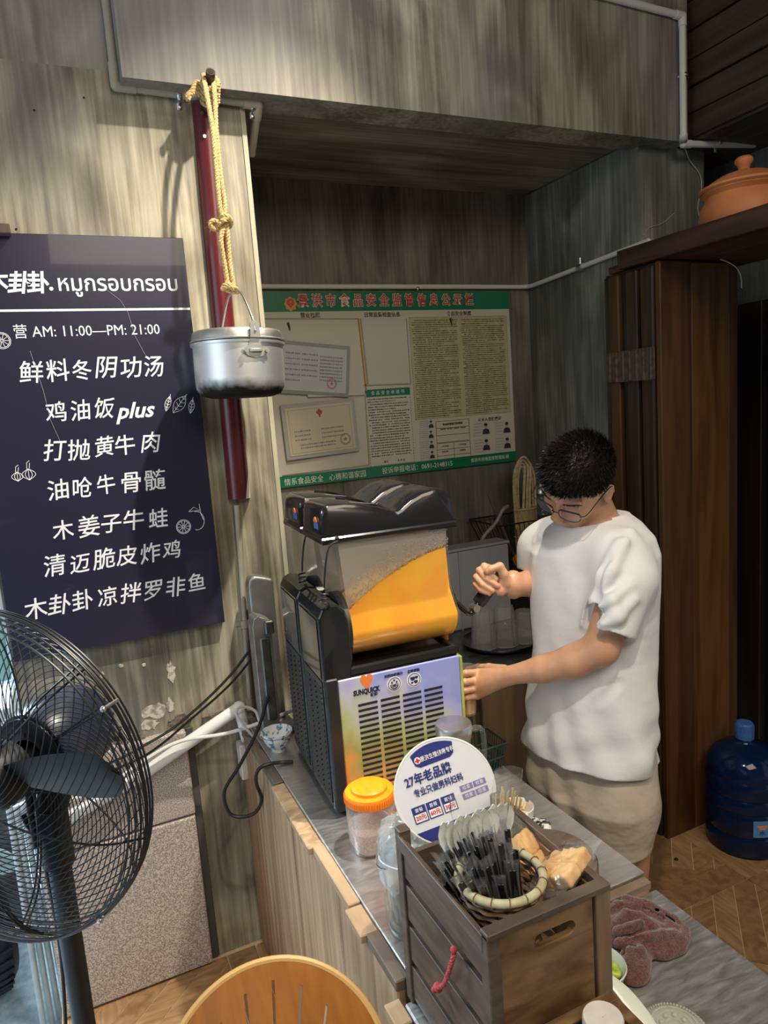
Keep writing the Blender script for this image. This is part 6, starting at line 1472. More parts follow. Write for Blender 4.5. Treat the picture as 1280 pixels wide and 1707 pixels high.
b = MB(CT); b.lathe([(.146, .176), (.155, .182), (.153, .190), (.138, .194), (.118, .208), (.080, .228), (.045, .238), (.024, .241), (.019, .250), (.023, .262), (.031, .272), (.031, .282), (.022, .291), (.0005, .293)], 56); b.build('lid', clay, cp)
b = MB(CT @ Matrix.Rotation(.35, 4, 'Z')); b.tube(spline([(.135, 0, .165), (.160, 0, .178), (.172, 0, .176), (.165, 0, .160), (.140, 0, .135)], 6), .010, n=10); b.build('lug_handle', clay, cp)

# --- water bottle on the floor
bot_c = _nt('blue_polycarbonate'); bm_, nt, bs = bot_c
nt.nodes.remove(bs)
N = nt.nodes.new; L = nt.links.new
tr = N('ShaderNodeBsdfTransparent'); tr.inputs[0].default_value = (.05, .16, .50, 1); g_ = N('ShaderNodeBsdfGlossy'); g_.inputs[1].default_value = .08; df = N('ShaderNodeBsdfDiffuse'); df.inputs[0].default_value = (.010, .045, .16, 1)
fr = N('ShaderNodeFresnel'); m1, m2 = N('ShaderNodeMixShader'), N('ShaderNodeMixShader'); m1.inputs[0].default_value = .30
L(tr.outputs[0], m1.inputs[1]); L(df.outputs[0], m1.inputs[2]); L(fr.outputs[0], m2.inputs[0]); L(m1.outputs[0], m2.inputs[1]); L(g_.outputs[0], m2.inputs[2]); L(m2.outputs[0], nt.nodes['Material Output'].inputs[0])
wbt = thing('water_bottle', 'large blue water cooler bottle with blue cap on the floor by the pillar', 'bottle', (2.185, 1.735, .0005)); T = WM[wbt.name]
b = MB(T); R_ = .136
b.lathe([(.0005, .012), (.09, .008), (.118, .0), (.130, .006), (R_, .022), (R_, .075), (R_-.005, .084), (R_, .093), (R_, .165), (R_-.005, .174), (R_, .183), (R_, .215), (R_-.006, .226), (R_, .238), (R_, .285), (R_-.006, .296), (R_-.002, .308), (.128, .335), (.110, .365), (.080, .388), (.048, .400), (.034, .408), (.030, .420), (.030, .432)], 64); b.build('bottle', bm_, wbt)
b = MB(T); b.lathe([(.0005, .016), (.088, .013), (.117, .008), (.130, .024), (.131, .118), (.0005, .119)], 48); b.build('water', mat('blue_water', (.008, .06, .26), .1, trans=.35), wbt)
b = MB(T); b.lathe([(.0295, .418), (.033, .419), (.034, .440), (.032, .447), (.032, .472), (.028, .478), (.015, .479), (.0005, .478)], 36)
for k in range(30): a = 2*math.pi*k/30; b.cyl((.0325*math.cos(a), .0325*math.sin(a), .447), (.0322*math.cos(a), .0322*math.sin(a), .470), .0012, n=4)
b.build('cap', mat('blue_cap', (.045, .14, .42), .4), wbt)
b = MB(T)
def lab(a0, a1, z0, z1, r, n=14): return [[(r*math.cos(a0+(a1-a0)*k/n), r*math.sin(a0+(a1-a0)*k/n), z) for k in range(n+1)] for z in (z0, z1)]
b.loft(lab(-2.25, -.9, .098, .162, R_+.0015), cap=False, closed=False); b.build('label', mat('label_blue', (.09, .26, .58), .4, c2=(.13, .34, .66), scale=(14, 14, 30)), wbt)
b = MB(T); b.loft(lab(-2.16, -1.90, .138, .146, R_+.0022, 6), cap=False, closed=False); b.loft(lab(-2.12, -1.94, .130, .137, R_+.0022, 6), cap=False, closed=False)
b.build('label_orange', mat('label_orange', (.75, .28, .12), .4), wbt)
b = MB(T); b.loft([[(r_*math.cos(a), r_*math.sin(a), z) for a, z in ((-1.80, .142), (-1.65, .150), (-1.5, .162), (-1.4, .165))] for r_, d in ((R_+.002, 0),)]+[[((R_+.0023)*math.cos(a), (R_+.0023)*math.sin(a), z+.009) for a, z in ((-1.80, .142), (-1.65, .150), (-1.5, .158), (-1.4, .160))]], cap=False, closed=False); b.build('label_swoosh', MATS['label_orange'], wbt)
a_ = -2.03; lettering('水', .022, T @ Vector(((R_+.0025)*math.cos(a_), (R_+.0025)*math.sin(a_), .116)), navyp, wbt, right=(-math.sin(a_), math.cos(a_), 0))

# --- ribbed bin and orange bucket behind the man's legs
rbm = mat('brown_grey_plastic', (.10, .085, .065), .4)
rbn = thing('ribbed_bin', 'grey brown ribbed plastic bin on the floor behind the man', 'bin', (1.735, 1.965, 0))
b = MB(WM[rbn.name]); pr = [(.0005, .004), (.085, .0), (.088, .006)]
for k in range(12): pr += [(.088+.0012*k, .030+.015*k), (.092+.0012*k, .034+.015*k), (.092+.0012*k, .040+.015*k), (.088+.0012*k, .044+.015*k)]
pr += [(.104, .235), (.108, .240), (.102, .240), (.090, .02), (.0005, .01)]; b.lathe(pr, 48); b.build('shell', rbm, rbn)
b = MB(); b.lathe([(.0005, 0), (.070, 0), (.080, .10), (.083, .102), (.078, .102), (.066, .006), (.0005, .006)], 40, c=(1.730, 1.965, .245)); solo(b, 'orange_tub', mat('orange_plastic', (.75, .22, .02), .4), 'bright orange plastic tub sitting on the ribbed bin', 'tub')
b = MB(); b.box((1.862, 1.95, .0), (1.922, 2.055, .42), .01); solo(b, 'dark_box', mat('dark_blue_case', (.012, .016, .03), .3), 'narrow dark blue case standing between the bin and the pillar', 'case')
b = MB(); b.lathe([(.0005, 0), (.008, 0), (.006, .004), (.0005, .005)], 9, c=(*onz(1127, 1433, 0).xy, .0005)); solo(b, 'dark_crumb', dark, 'small dark crumb lying on the wooden floor tiles', 'crumb')

# ================================================================== PEDESTAL FAN
FC = Vector((-.187, 1.432, 1.113)); FN = Vector((-.658, -.753, 0)).normalized(); FU = Vector((0, 0, 1)); FR = FU.cross(FN).normalized()   # to the right seen from the front
fbl = mat('fan_black', (.006, .006, .007), .5); fwire = mat('fan_wire', (.010, .010, .012), .38)
fan = thing('pedestal_fan', 'big black industrial pedestal fan with wire cage at the left edge', 'fan', (FC.x-FN.x*.115, FC.y-FN.y*.115, 0.0))
FT = Matrix((FR, FU, FN)).transposed().to_4x4(); FT.translation = FC
RF = .322
def cage(zsign, nm, depth, n, swirl, hub):
    b = MB(FT)
    rings = [(RF, 0), (RF*.995, zsign*.012), (RF*.985, zsign*.022), (RF*.965, zsign*.032)] if zsign > 0 else [(RF, -.004), (RF*.995, -.014), (RF*.985, -.026)]
    for r, z in rings: b.tube([(r*math.cos(a), r*math.sin(a), z) for a in [2*math.pi*k/96 for k in range(96)]], .0022, n=6, closed=True)
    z_ = zsign*depth
    b.tube([(hub*math.cos(a), hub*math.sin(a), z_) for a in [2*math.pi*k/40 for k in range(40)]], .003, n=6, closed=True)
    o = b.build(nm, fwire, fan)
    b = MB(FT); pts = []
    for k in range(25):
        t = k/24; r = hub+(RF-hub)*t; zz = z_*(1-t**3.0)*1.0+zsign*.006
        a = swirl*(t**1.15); pts.append((r*math.cos(a), r*math.sin(a), zz))
    b.tube(pts, .00105, n=4); w0 = b.build('cage_wire', fwire, o)
    # instances share the mesh: turn each about the fan axis (object-space rotation about the axis through FC)
    piv = Matrix.Translation(WM[fan.name].inverted() @ FC); R3 = Matrix((FR, FU, FN)).transposed().to_4x4()
    for k in range(1, n):
        c = w0.copy(); COL.objects.link(c); c.matrix_local = piv @ R3 @ Matrix.Rotation(2*math.pi*k/n, 4, 'Z') @ R3.inverted() @ piv.inverted()
    return o
fo = cage(1, 'front_cage', .085, 72, 1.35, .045); ba = cage(-1, 'rear_cage', .080, 72, -1.35, .075)
for zs, o, d in ((1, fo, .085), (-1, ba, .080)):
    for k in range(6):
        a = math.pi/6+k*math.pi/3+(.25 if zs > 0 else 0); b = MB(FT)
        for da in (-.018, .018) if k % 2 == 0 else (0,):
            b.tube(spline([(.04*math.cos(a), .04*math.sin(a), zs*d), (.16*math.cos(a+da), .16*math.sin(a+da), zs*d*.97), (.265*math.cos(a+da), .265*math.sin(a+da), zs*d*.62), (RF*math.cos(a+da), RF*math.sin(a+da), 0)], 6), .002, n=5)
        b.build('cage_stay', fwire, o)
    b = MB(FT); b.lathe([(.0005, zs*(d+.004)), (.042, zs*(d+.003)), (.046, zs*d), (.042, zs*(d-.004))], 32) if zs > 0 else b.lathe([(.05, zs*(d+.004)), (.078, zs*d), (.05, zs*(d-.004))], 32); b.build('hub_plate', fbl, o)
b = MB(FT)
for a in (.52, -.86): 
    c = Vector((RF*math.cos(a), RF*math.sin(a), .004)); b.cyl(c-Vector((0, 0, .02)), c+Vector((0, 0, .018)), .0035, n=8); b.sphere(c+Vector((0, 0, .018)), .006, 8, 6)
b.build('clip', galv, fan)
b = MB(FT); b.lathe([(.0005, .045), (.03, .044), (.052, .034), (.060, .012), (.060, -.032), (.03, -.036)], 36); hb_ = b.build('hub', fbl, fan)
def blade(a0):
    b = MB(FT @ Matrix.Rotation(a0, 4, 'Z')); R = []
    for k in range(15):
        t = k/14; r = .05+.235*t; w = .016+.048*math.sin(math.pi*min(1, t*.62+.18))*(1-.0*t); w *= (1-max(0, (t-.82)/.18)**2.2*.93); tw = .62-.30*t
        cs, sn = math.cos(tw), math.sin(tw); R.append([(r, -w*cs, -w*sn), (r, -w*.3*cs, -w*.3*sn+.006), (r, w*.5*cs, w*.5*sn+.005), (r, w*cs, w*sn), (r, w*.5*cs, w*.5*sn+.0025), (r, -w*.3*cs, -w*.3*sn+.0035)])
    b.loft(R, cap=True); return b.build('blade', fbl, fan)
for a in (.10, .10+2*math.pi/3, .10-2*math.pi/3): blade(a)
b = MB(FT); b.lathe([(.035, -.078), (.082, -.084), (.091, -.10), (.093, -.14), (.092, -.20), (.086, -.232), (.070, -.252), (.045, -.262), (.0005, -.264)], 44); mo = b.build('motor_housing', mat('motor_paint', (.018, .022, .038), .34, coat=.3), fan)
b = MB(FT); b.cyl((.045, -.03, -.24), (.07, -.048, -.285), .016, n=14); b.build('oscillation_knob', fbl, mo)
b = MB(FT); b.cyl((0, 0, -.03), (0, 0, -.09), .016, n=14); b.build('shaft', galv, fan)
pp_ = FC-FN*.115
b = MB(); b.cyl((pp_.x, pp_.y, .03), (pp_.x, pp_.y, .965), .0225, n=28); b.build('pole', fbl, fan)
b = MB(); b.cyl((pp_.x, pp_.y, .86), (pp_.x, pp_.y, .985), .031, n=24); b.cyl((pp_.x, pp_.y, .975), tuple(FC-FN*.15-Vector((0, 0, .07))), .030, .036, n=18); b.build('neck_bracket', fbl, fan)
b = MB(); kx = Vector((pp_.x, pp_.y, .93))-FR*.03; b.tube(spline([kx, kx-FR*.03, kx-FR*.045+Vector((0, 0, .03))], 5), .006, n=8); b.cyl(kx-FR*.02+Vector((0, 0, -.04)), kx-FR*.02+Vector((0, 0, .09)), .009, n=10); b.build('tilt_lever', fbl, fan)
b = MB(); b.lathe([(.0005, .028), (.03, .032), (.12, .024), (.20, .012), (.215, .0), (.0005, 0)], 48, c=(pp_.x, pp_.y, 0)); b.build('base', fbl, fan)
cable([onx(60, 1500, pp_.x-.05), onx(88, 1490, -.085)] if False else [Vector((pp_.x-.03, pp_.y+.03, .90)), Vector((pp_.x-.030, pp_.y+.07, .60)), Vector((pp_.x-.052, pp_.y+.06, .30)), Vector((pp_.x-.050, pp_.y+.02, .10)), Vector((pp_.x-.06, pp_.y-.14, .045)), Vector((pp_.x-.10, pp_.y-.26, .006))], .004, blk, 'fan_cord', 'black cord hanging down beside the fan pole')

# ================================================================== CHAIR
chw = mat('honey_plywood', (.27, .090, .008), .35, c2=(.36, .13, .016), scale=(30, 4, 3), detail=6, distort=1.0, coat=.3); che = mat('pale_ply_edge', (.62, .38, .14), .4)
# backrest: a round plywood shell with fanned slots, leaning back
CC = at(462, 1826, 1.12); cn = Vector((-.10, -.62, .62)).normalized()
cr_ = Vector((.93, -.30, 0)).normalized(); cr_ = (cr_-cn*cr_.dot(cn)).normalized(); cu_ = cn.cross(cr_)
RT = .184
ch = thing('round_chair', 'honey-coloured plywood chair with round slotted back in the foreground', 'chair', (CC.x, CC.y, 0))
HT = Matrix((cr_, cu_, cn)).transposed().to_4x4(); HT.translation = CC
def shell(u, v_): return (u, v_, .55*(u*u)+.25*v_*v_)       # gentle bowl
# surface built as strips between slots
slots = []
NS = 13
for k in range(NS):
    a = (k-(NS-1)/2)*.118; slots.append(a)
def pol(a, r, cyv=-.26): return (r*math.sin(a), cyv+r*math.cos(a))
grid = []
r_in, r_slot0, r_slot1 = .20, .25, None
def rim_r(a, cyv=-.26):
    # distance from fan centre (0,cyv) to the circle radius RT around (0,0)
    s, c = math.sin(a), math.cos(a); B = cyv*c; D = B*B-(cyv*cyv-RT*RT); return -B+math.sqrt(max(D, 0)) if D > 0 else None
b = MB(HT)
amax = math.asin(min(1, RT/.26))*.995
def sectors():
    ed = [-amax]
    for a in slots: ed += [a-.0062, a+.0062]
    ed.append(amax); return ed
ed = sectors(); th = .009
def patch(a0, a1, r0f, r1f, na=3, nr=10):
    V0 = []
    for dz in (0, th):
        for i in range(nr+1):
            for j in range(na+1):
                a = a0+(a1-a0)*j/na; r0, r1 = r0f(a), r1f(a); r = r0+(r1-r0)*i/nr; u, v_ = pol(a, r); p = shell(u, v_); V0.append((p[0], p[1], p[2]-dz))
    n = (nr+1)*(na+1); F = []
    for i in range(nr):
        for j in range(na):
            q = i*(na+1)+j; F.append((q, q+1, q+na+2, q+na+1)); F.append((n+q+na+1, n+q+na+2, n+q+1, n+q))
    for i in range(nr):
        for j in (0, na): q = i*(na+1)+j; F.append((q, q+na+1, n+q+na+1, n+q))
    for j in range(na):
        for i in (0, nr): q = i*(na+1)+j; F.append((q, q+1, n+q+1, n+q))
    b.add(V0, F)
def low_r(a): 
    s, c = math.sin(a), math.cos(a); B = -.26*c; D = B*B-(.26*.26-RT*RT); return -B-math.sqrt(max(D, 0)) 
for i in range(0, len(ed)-1, 2):
    patch(ed[i], ed[i+1], low_r, rim_r, 3 if i not in (0, len(ed)-2) else 10, 16)
for a in slots:       # bridge below and above each slot
    top = lambda x: rim_r(x)-.030-.20*abs(x)**1.6
    patch(a-.0062, a+.0062, top, rim_r, 1, 3); patch(a-.0062, a+.0062, low_r, lambda x: max(low_r(x)+.004, .18), 1, 3)
b.build('backrest', chw, ch)
b = MB(HT)
b.tube([(lambda p: (p[0], p[1], p[2]-th/2))(shell(RT*math.cos(a), RT*math.sin(a))) for a in [2*math.pi*k/80 for k in range(80)]], .0062, n=8, closed=True); b.build('edge_band', che, ch)
b = MB()
st_c = Vector((CC.x-.02, CC.y-.20, .44)); b.lathe([(.0005, 0), (.17, 0), (.185, .008), (.185, .018), (.17, .024), (.0005, .022)], 48, c=tuple(st_c)); b.build('seat', chw, ch)
for dx in (-.05, .05):
    b = MB(); p0 = HT @ Vector((dx, -.14, .02)); b.tube(spline([p0, p0+Vector((.01, .0, -.12)), Vector((st_c.x+dx, st_c.y+.12, .455))], 6), .012, n=10); b.build('back_post', che, ch)
for sx, sy in ((-1, -1), (1, -1), (-1, 1), (1, 1)):
    b = MB(); b.cyl((st_c.x+.10*sx, st_c.y+.10*sy, .44), (st_c.x+.16*sx, st_c.y+.16*sy, .0), .016, .011, n=12); b.build('leg', che, ch)

# ================================================================== OUTSIDE THE LEFT OPENING
tealp = mat('pale_teal_panel', (.36, .66, .66), .5, c2=(.44, .74, .74), scale=(3, 3, 3)); whs = mat('grubby_white', (.62, .66, .68), .6, c2=(.45, .50, .54), scale=(12, 12, 12))
b = MB(); b.box((-.62, 2.30, 1.02), (-.22, 2.32, 1.75), .003); solo(b, 'teal_panel', tealp, 'pale teal panel outside, left of the menu board', 'panel').location
b = MB(); b.box((-1.9, 2.9, -.14), (-.35, 3.1, 1.02), .01); solo(b, 'low_wall', mat('dark_render', (.10, .10, .12), .8, c2=(.22, .21, .22), scale=(9, 9, 9)), 'dark rendered low wall outside beyond the fan', 'wall')
b = MB(); b.box((-.60, 2.36, .60), (-.24, 2.60, .92), .012); solo(b, 'white_crate_box', whs, 'grubby white box outside behind the fan hub', 'box')
for k in range(4):
    b = MB(); x = -.262+.018*k; b.cyl((x-.02+.004*k, 2.30+.02*k, .00-.14), (x-.01, 2.24, .66), .009, n=10); solo(b, 'plastic_pipe', whs, ['white plastic pipe leaning outside, nearest the street', 'white plastic pipe leaning outside, second from the street', 'white plastic pipe leaning outside, second from the wall', 'white plastic pipe leaning outside, nearest the wall'][k], 'pipe', 'white plastic pipes leaning outside')
rub = mat('tyre_rubber', (.022, .024, .03), .6)
sc = thing('parked_scooter', 'parked scooter outside, its wheel and pale body seen through the fan', 'scooter', (-.46, 2.62, -.14)); 
W0 = Vector((-.46, 2.62, .12)); TX = Matrix.Translation(W0) @ Matrix.Rotation(.35, 4, 'Z') @ Matrix.Rotation(math.pi/2, 4, 'Y')
b = MB(TX); b.lathe([(.165, -.05), (.225, -.055), (.252, -.03), (.258, 0), (.252, .03), (.225, .055), (.165, .05), (.165, -.05)], 48); b.build('tyre', rub, sc)
b = MB(TX)
for k in range(40): a = 2*math.pi*k/40; b.box((.256*math.cos(a)-.004, .256*math.sin(a)-.008, -.03), (.256*math.cos(a)+.005, .256*math.sin(a)+.008, .03))
tag(b.build('tread', rub, sc), kind='stuff')
b = MB(TX); b.lathe([(.165, -.03), (.15, -.02), (.05, -.02), (.04, -.04), (.0005, -.04)], 36); b.lathe([(.165, .03), (.15, .02), (.05, .02), (.04, .04), (.0005, .04)], 36); b.build('wheel_rim', galv, sc)
b = MB(); R = []
for k, (t, w, h) in enumerate(((0, .02, .02), (.15, .09, .06), (.4, .13, .10), (.7, .14, .12), (1.0, .10, .08))):
    c = Vector((-.30-.75*t, 2.45+.30*t, .36+.16*t)); R.append([(c.x+.2*w*math.cos(a), c.y+w*math.cos(a), c.z+h*math.sin(a)) for a in [2*math.pi*j/20 for j in range(20)]])
b.loft(R, cap=True); b.build('body_shell', mat('ice_blue_shell', (.55, .70, .78), .25, coat=.5), sc)
b = MB(); b.tube(spline([W0, W0+Vector((-.04, .05, .25)), W0+Vector((-.06, .08, .42))], 5), .02, n=10); b.build('fork', rub, sc)
b = MB(); b.sphere(W0+Vector((.02, -.10, .35)), .05, 16, 10); b.build('brake_light', mat('red_lens', (.60, .07, .05), .2), sc)
b = MB(); b.box((-.52, 2.2, -.14), (-.40, 2.26, .24), .006); solo(b, 'grey_bin', mat('blue_grey_plastic', (.32, .38, .46), .5), 'pale blue grey plastic box on the street below the fan', 'box')
# ================================================================== THE MAN
def nv(v): return np.array([v[0], v[1], v[2]], float)
skin = mat('skin', (.50, .265, .16), .42, sub=.10, c2=(.57, .32, .20), scale=(30, 30, 30), lo=.3, hi=.7)
per = thing('person', 'man in white t-shirt and beige shorts filling a cup at the drinks dispenser', 'person', (1.165, 1.385, 0))
Fh = np.array([-.95, -.31, 0]); Fh /= np.linalg.norm(Fh); Sh = np.array([.31, -.95, 0]); Sh /= np.linalg.norm(Sh); Uz = np.array([0, 0, 1.])
CMn = np.array([[*r] for r in CM])
def cdir(v): w = CMn @ np.array(v, float); return w/np.linalg.norm(w)
hf = cdir((-.60, -.70, .37)); hs = cdir((.76, -.37, .53)); hs = hs-hf*(hs@hf); hs /= np.linalg.norm(hs); hu = np.cross(hs, hf)
if hu[2] < 0: hu = -hu
HR = np.stack([hs, hf, hu], 1); HC = nv(at(963, 799, 1.755))
def H(s, f, u): return HC+hs*s+hf*f+hu*u
P = lambda x, y, d: nv(at(x, y, d))
g = SDF((.78, 1.02, -.002), (1.52, 1.72, 1.66), .003)
# torso (mostly under the shirt)
pel = P(985, 1235, 1.84); chest = P(992, 960, 1.84); neckb = P(1004, 868, 1.84)
Lsh, Rsh = P(1042, 928, 1.71), P(918, 900, 1.95)
TR = np.stack([Sh, Fh, Uz], 1)
g.ell(pel+Uz*.02, (.140, .092, .13), TR, .03); g.ell((pel+chest)/2, (.125, .085, .22), TR, .05); g.ell(chest, (.135, .088, .16), TR, .05)
g.cap(Lsh-Sh*.03-Uz*.015, Rsh+Sh*.03-Uz*.015, .038, .038, .03)
# neck and head
g.cap(neckb+Fh*.01-Uz*.02, H(0, -.022, -.055), .056, .052, .02)
g.ell(H(0, -.006, .018), (.075, .094, .086), HR, .01)
g.ell(H(0, .030, -.045), (.060, .058, .066), HR, .022)
g.ell(H(0, .052, -.088), (.036, .030, .026), HR, .022)            # chin
for s in (-1, 1):
    g.ell(H(s*.040, .056, -.038), (.022, .020, .022), HR, .012)    # cheek
    g.cap(H(s*.056, .0, -.065), H(s*.025, .055, -.094), .016, .015, .015)  # jaw
    g.ell(H(s*.032, .089, .002), (.021, .012, .013), HR, .008, 's') # eye socket
    g.ell(H(s*.032, .076, -.003), (.016, .014, .012), HR, .003)     # lidded eye
    g.cap(H(s*.012, .091, .019), H(s*.050, .076, .018), .0065, .006, .008)  # brow
    g.ell(H(s*.079, -.006, -.018), (.009, .017, .030), HR, .004); g.ell(H(s*.086, -.002, -.016), (.006, .009, .017), HR, .003, 's')
    g.cap(H(s*.083, -.018, .0), H(s*.084, -.020, -.022), .004, .004, .003)
    g.ell(H(s*.009, .106, -.040), (.0075, .008, .007), HR, .005)
g.cap(H(0, .088, .012), H(0, .108, -.034), .0075, .0105, .008)     # nose
g.ell(H(0, .089, -.066), (.023, .010, .0050), HR, .004); g.ell(H(0, .087, -.076), (.020, .010, .0055), HR, .004)
g.cap(H(-.02, .0975, -.071), H(.02, .0975, -.071), .0016, .0016, .001, 's')
# left arm (near), reaching down to the cup
Lel, Lwr = P(1002, 1080, 1.680), P(858, 1124, 1.775)
g.chain([Lsh-Uz*.01, P(1035, 985, 1.69), Lel], [.048, .048, .042], .02); g.chain([Lel, P(955, 1103, 1.705), P(905, 1115, 1.74), Lwr], [.041, .039, .033, .0245], .012)
# left hand: back of the hand to the viewer, fingers round the cup
kn = [P(797, 1121, 1.853), P(793, 1135, 1.842), P(792, 1148, 1.840), P(795, 1160, 1.847)]
tips = [((776, 1122, 1.827), (762, 1127, 1.830), (752, 1130, 1.850)), ((775, 1137, 1.820), (760, 1141, 1.825), (750, 1144, 1.847)), ((775, 1151, 1.820), (761, 1155, 1.827), (752, 1157, 1.850)), ((778, 1163, 1.827), (766, 1166, 1.833), (758, 1168, 1.853))]
for k, (q, tp) in enumerate(zip(kn, tips)):
    rr = (.0088, .0092, .0088, .0078)[k]
    g.cap(Lwr+(q-Lwr)*.15, q, .017, .0108, .012)
    g.chain([q]+[P(*t) for t in tp], [rr*1.12, rr, rr*.92, rr*.8], .0035)
g.chain([P(840, 1118, 1.820), P(815, 1114, 1.870), P(797, 1113, 1.907), P(780, 1116, 1.930)], [.016, .0125, .0105, .0088], .006)
# right arm (far), hand on the lever
Rel, Rwr = P(922, 983, 1.985), P(858, 976, 1.875)
g.chain([Rsh, P(915, 945, 1.97), Rel], [.050, .046, .040], .02); g.chain([Rel, P(893, 971, 1.935), Rwr], [.040, .041, .029], .012)
g.cap(P(855, 966, 1.875), P(855, 985, 1.875), .025, .022, .01)
g.chain([P(852, 975, 1.872), P(838, 972, 1.878), P(822, 966, 1.888)], [.026, .026, .018], .010)
g.ell(P(834, 985, 1.855), (.016, .014, .016), None, .010); g.ell(P(840, 968, 1.856), (.014, .014, .016), None, .010)
for k, (a, b_, c, d_) in enumerate([((824, 950, 1.892), (807, 944, 1.872), (813, 954, 1.852), (826, 965, 1.847)), ((822, 960, 1.896), (799, 951, 1.872), (811, 965, 1.848), (829, 977, 1.844)),
                                    ((820, 970, 1.896), (794, 962, 1.872), (805, 975, 1.849), (821, 985, 1.845)), ((818, 979, 1.892), (793, 974, 1.872), (802, 984, 1.852), (815, 990, 1.848))]):
    rr = (.0092, .0094, .0090, .0082)[k]; g.chain([P(*a), P(*b_), P(*c), P(*d_)], [rr*1.2, rr*1.06, rr, rr*.86], .0028)
g.chain([P(845, 972, 1.856), P(840, 958, 1.848), P(833, 944, 1.845), P(818, 949, 1.842), P(812, 953, 1.842)], [.015, .0125, .0110, .0100, .0085], .004)
# legs
for s in (1, -1):
    hip = pel+Sh*.085*s-Uz*.02; knee = np.array([pel[0], pel[1], 0])+Sh*(.095*s)+Uz*.47+Fh*.01; ank = np.array([pel[0], pel[1], 0])+Sh*(.105*s)+Uz*.085-Fh*.03
    g.chain([hip, (hip+knee)/2, knee], [.082, .070, .052], .03); g.chain([knee, knee*.6+ank*.4-Fh*.012, ank], [.050, .050, .034], .02)
    toe = ank+Fh*.17-Uz*.055; g.chain([ank-Uz*.045-Fh*.03, ank+Fh*.06-Uz*.035, toe], [.032, .034, .024], .02)
g.func((.7, .9, -.1), (1.6, 1.8, .2), lambda X, Y, Z: -Z+.001+0*X+0*Y, 0, 'i')
V, F = g.mesh(); body = np_object(V, F, 'body', skin, per, 1); del g
body['label'] = 'bare forearms, hands, neck and bowed face'
print('body', len(V))
# --- t-shirt
cotton = mat('white_cotton', (.70, .70, .70), .85, sheen=.1, bump=.006, bscale=(8, 8, 11), c2=(.74, .74, .74), scale=(400, 400, 400))
def torso(prof, zmin_):
    zs = np.array([p[0] for p in prof]); cx = np.array([p[1][0] for p in prof]); cy = np.array([p[1][1] for p in prof]); A = np.array([p[2] for p in prof]); B = np.array([p[3] for p in prof])
    def f(X, Y, Z):
        z = Z[0, 0, :]
        x0, y0, a, b_ = [np.interp(z, zs, q)[None, None, :] for q in (cx, cy, A, B)]
        u = (X-x0)*Sh[0]+(Y-y0)*Sh[1]; v_ = (X-x0)*Fh[0]+(Y-y0)*Fh[1]
        th_ = np.arctan2(v_, u)
        rr = (np.abs(u/a)**2.4+np.abs(v_/b_)**2.4)**(1/2.4)
        fold = .004*np.sin(th_*5+Z*14+.8)*np.clip((1.15-Z)/.25, 0, 1)+.0032*np.sin(th_*9-Z*30)*np.clip((1.2-Z)/.3, .2, 1)+.003*np.sin(Z*60+th_*3)*np.clip((.98-Z)/.1, 0, 1)
        return (rr-1)*np.minimum(a, b_)-fold
    return f
T0 = [(P(983, 1300, 1.84), .176, .124), (P(983, 1250, 1.84), .176, .124), (P(984, 1180, 1.84), .168, .118), (P(987, 1080, 1.835), .162, .113), (P(988, 980, 1.83), .170, .116), (P(988, 920, 1.83), .170, .112), (P(992, 892, 1.83), .150, .102), (P(997, 872, 1.83), .110, .088), (P(1000, 858, 1.835), .070, .072)]
T0 = sorted([(c[2], c, a, b_) for c, a, b_ in T0], key=lambda t: t[0])
g = SDF((.95, 1.02, .62), (1.55, 1.76, 1.50), .0035)
# sleeves
Ls_e = P(1008, 1062, 1.672); g.chain([Lsh+Sh*-.03, P(1043, 965, 1.70), Ls_e], [.063, .068, .066], .030)
Rs_e = P(897, 952, 1.965); g.chain([Rsh+Sh*.03, P(905, 915, 1.96), Rs_e+(Rs_e-nv(at(905, 915, 1.96)))*.4], [.066, .064, .058], .030)
def cut_end(c, d, r, k=.003):
    c = np.array(c); d = d/np.linalg.norm(d)
    def f(X, Y, Z):
        t = (X-c[0])*d[0]+(Y-c[1])*d[1]+(Z-c[2])*d[2]
        q = np.sqrt(np.maximum((X-c[0])**2+(Y-c[1])**2+(Z-c[2])**2-t*t, 0))
        return np.maximum(-t, q-r)
    return f
dl = Lel-Lsh; dl = dl/np.linalg.norm(dl); cen = P(1004, 1052, 1.672)
g.func(cen-.14, cen+.14, lambda X, Y, Z: np.maximum(cut_end(cen, dl, .088)(X, Y, Z), -(-(X-cen[0])*.0+0*X+0*Y+0*Z)-(0)) if False else cut_end(cen, dl, .088)(X, Y, Z), .002, 's')
g.cap(cen-dl*.03, cen+dl*.05, .056, .062, .004, 's')
dr_ = Rel-Rsh; dr_ = dr_/np.linalg.norm(dr_)+np.array([-.55, 0, 0]); dr_ /= np.linalg.norm(dr_); cen2 = P(894, 960, 1.955)
g.func(cen2-.10, cen2+.10, cut_end(cen2, dr_, .072), .002, 's')
g.cap(cen2-dr_*.025, cen2+dr_*.04, .046, .050, .004, 's')
g.func((.95, 1.02, .64), (1.55, 1.76, T0[-1][0]), torso(T0, .7), .022)
g.cap(Lsh-Sh*.02, Rsh+Sh*.01, .058, .056, .04)
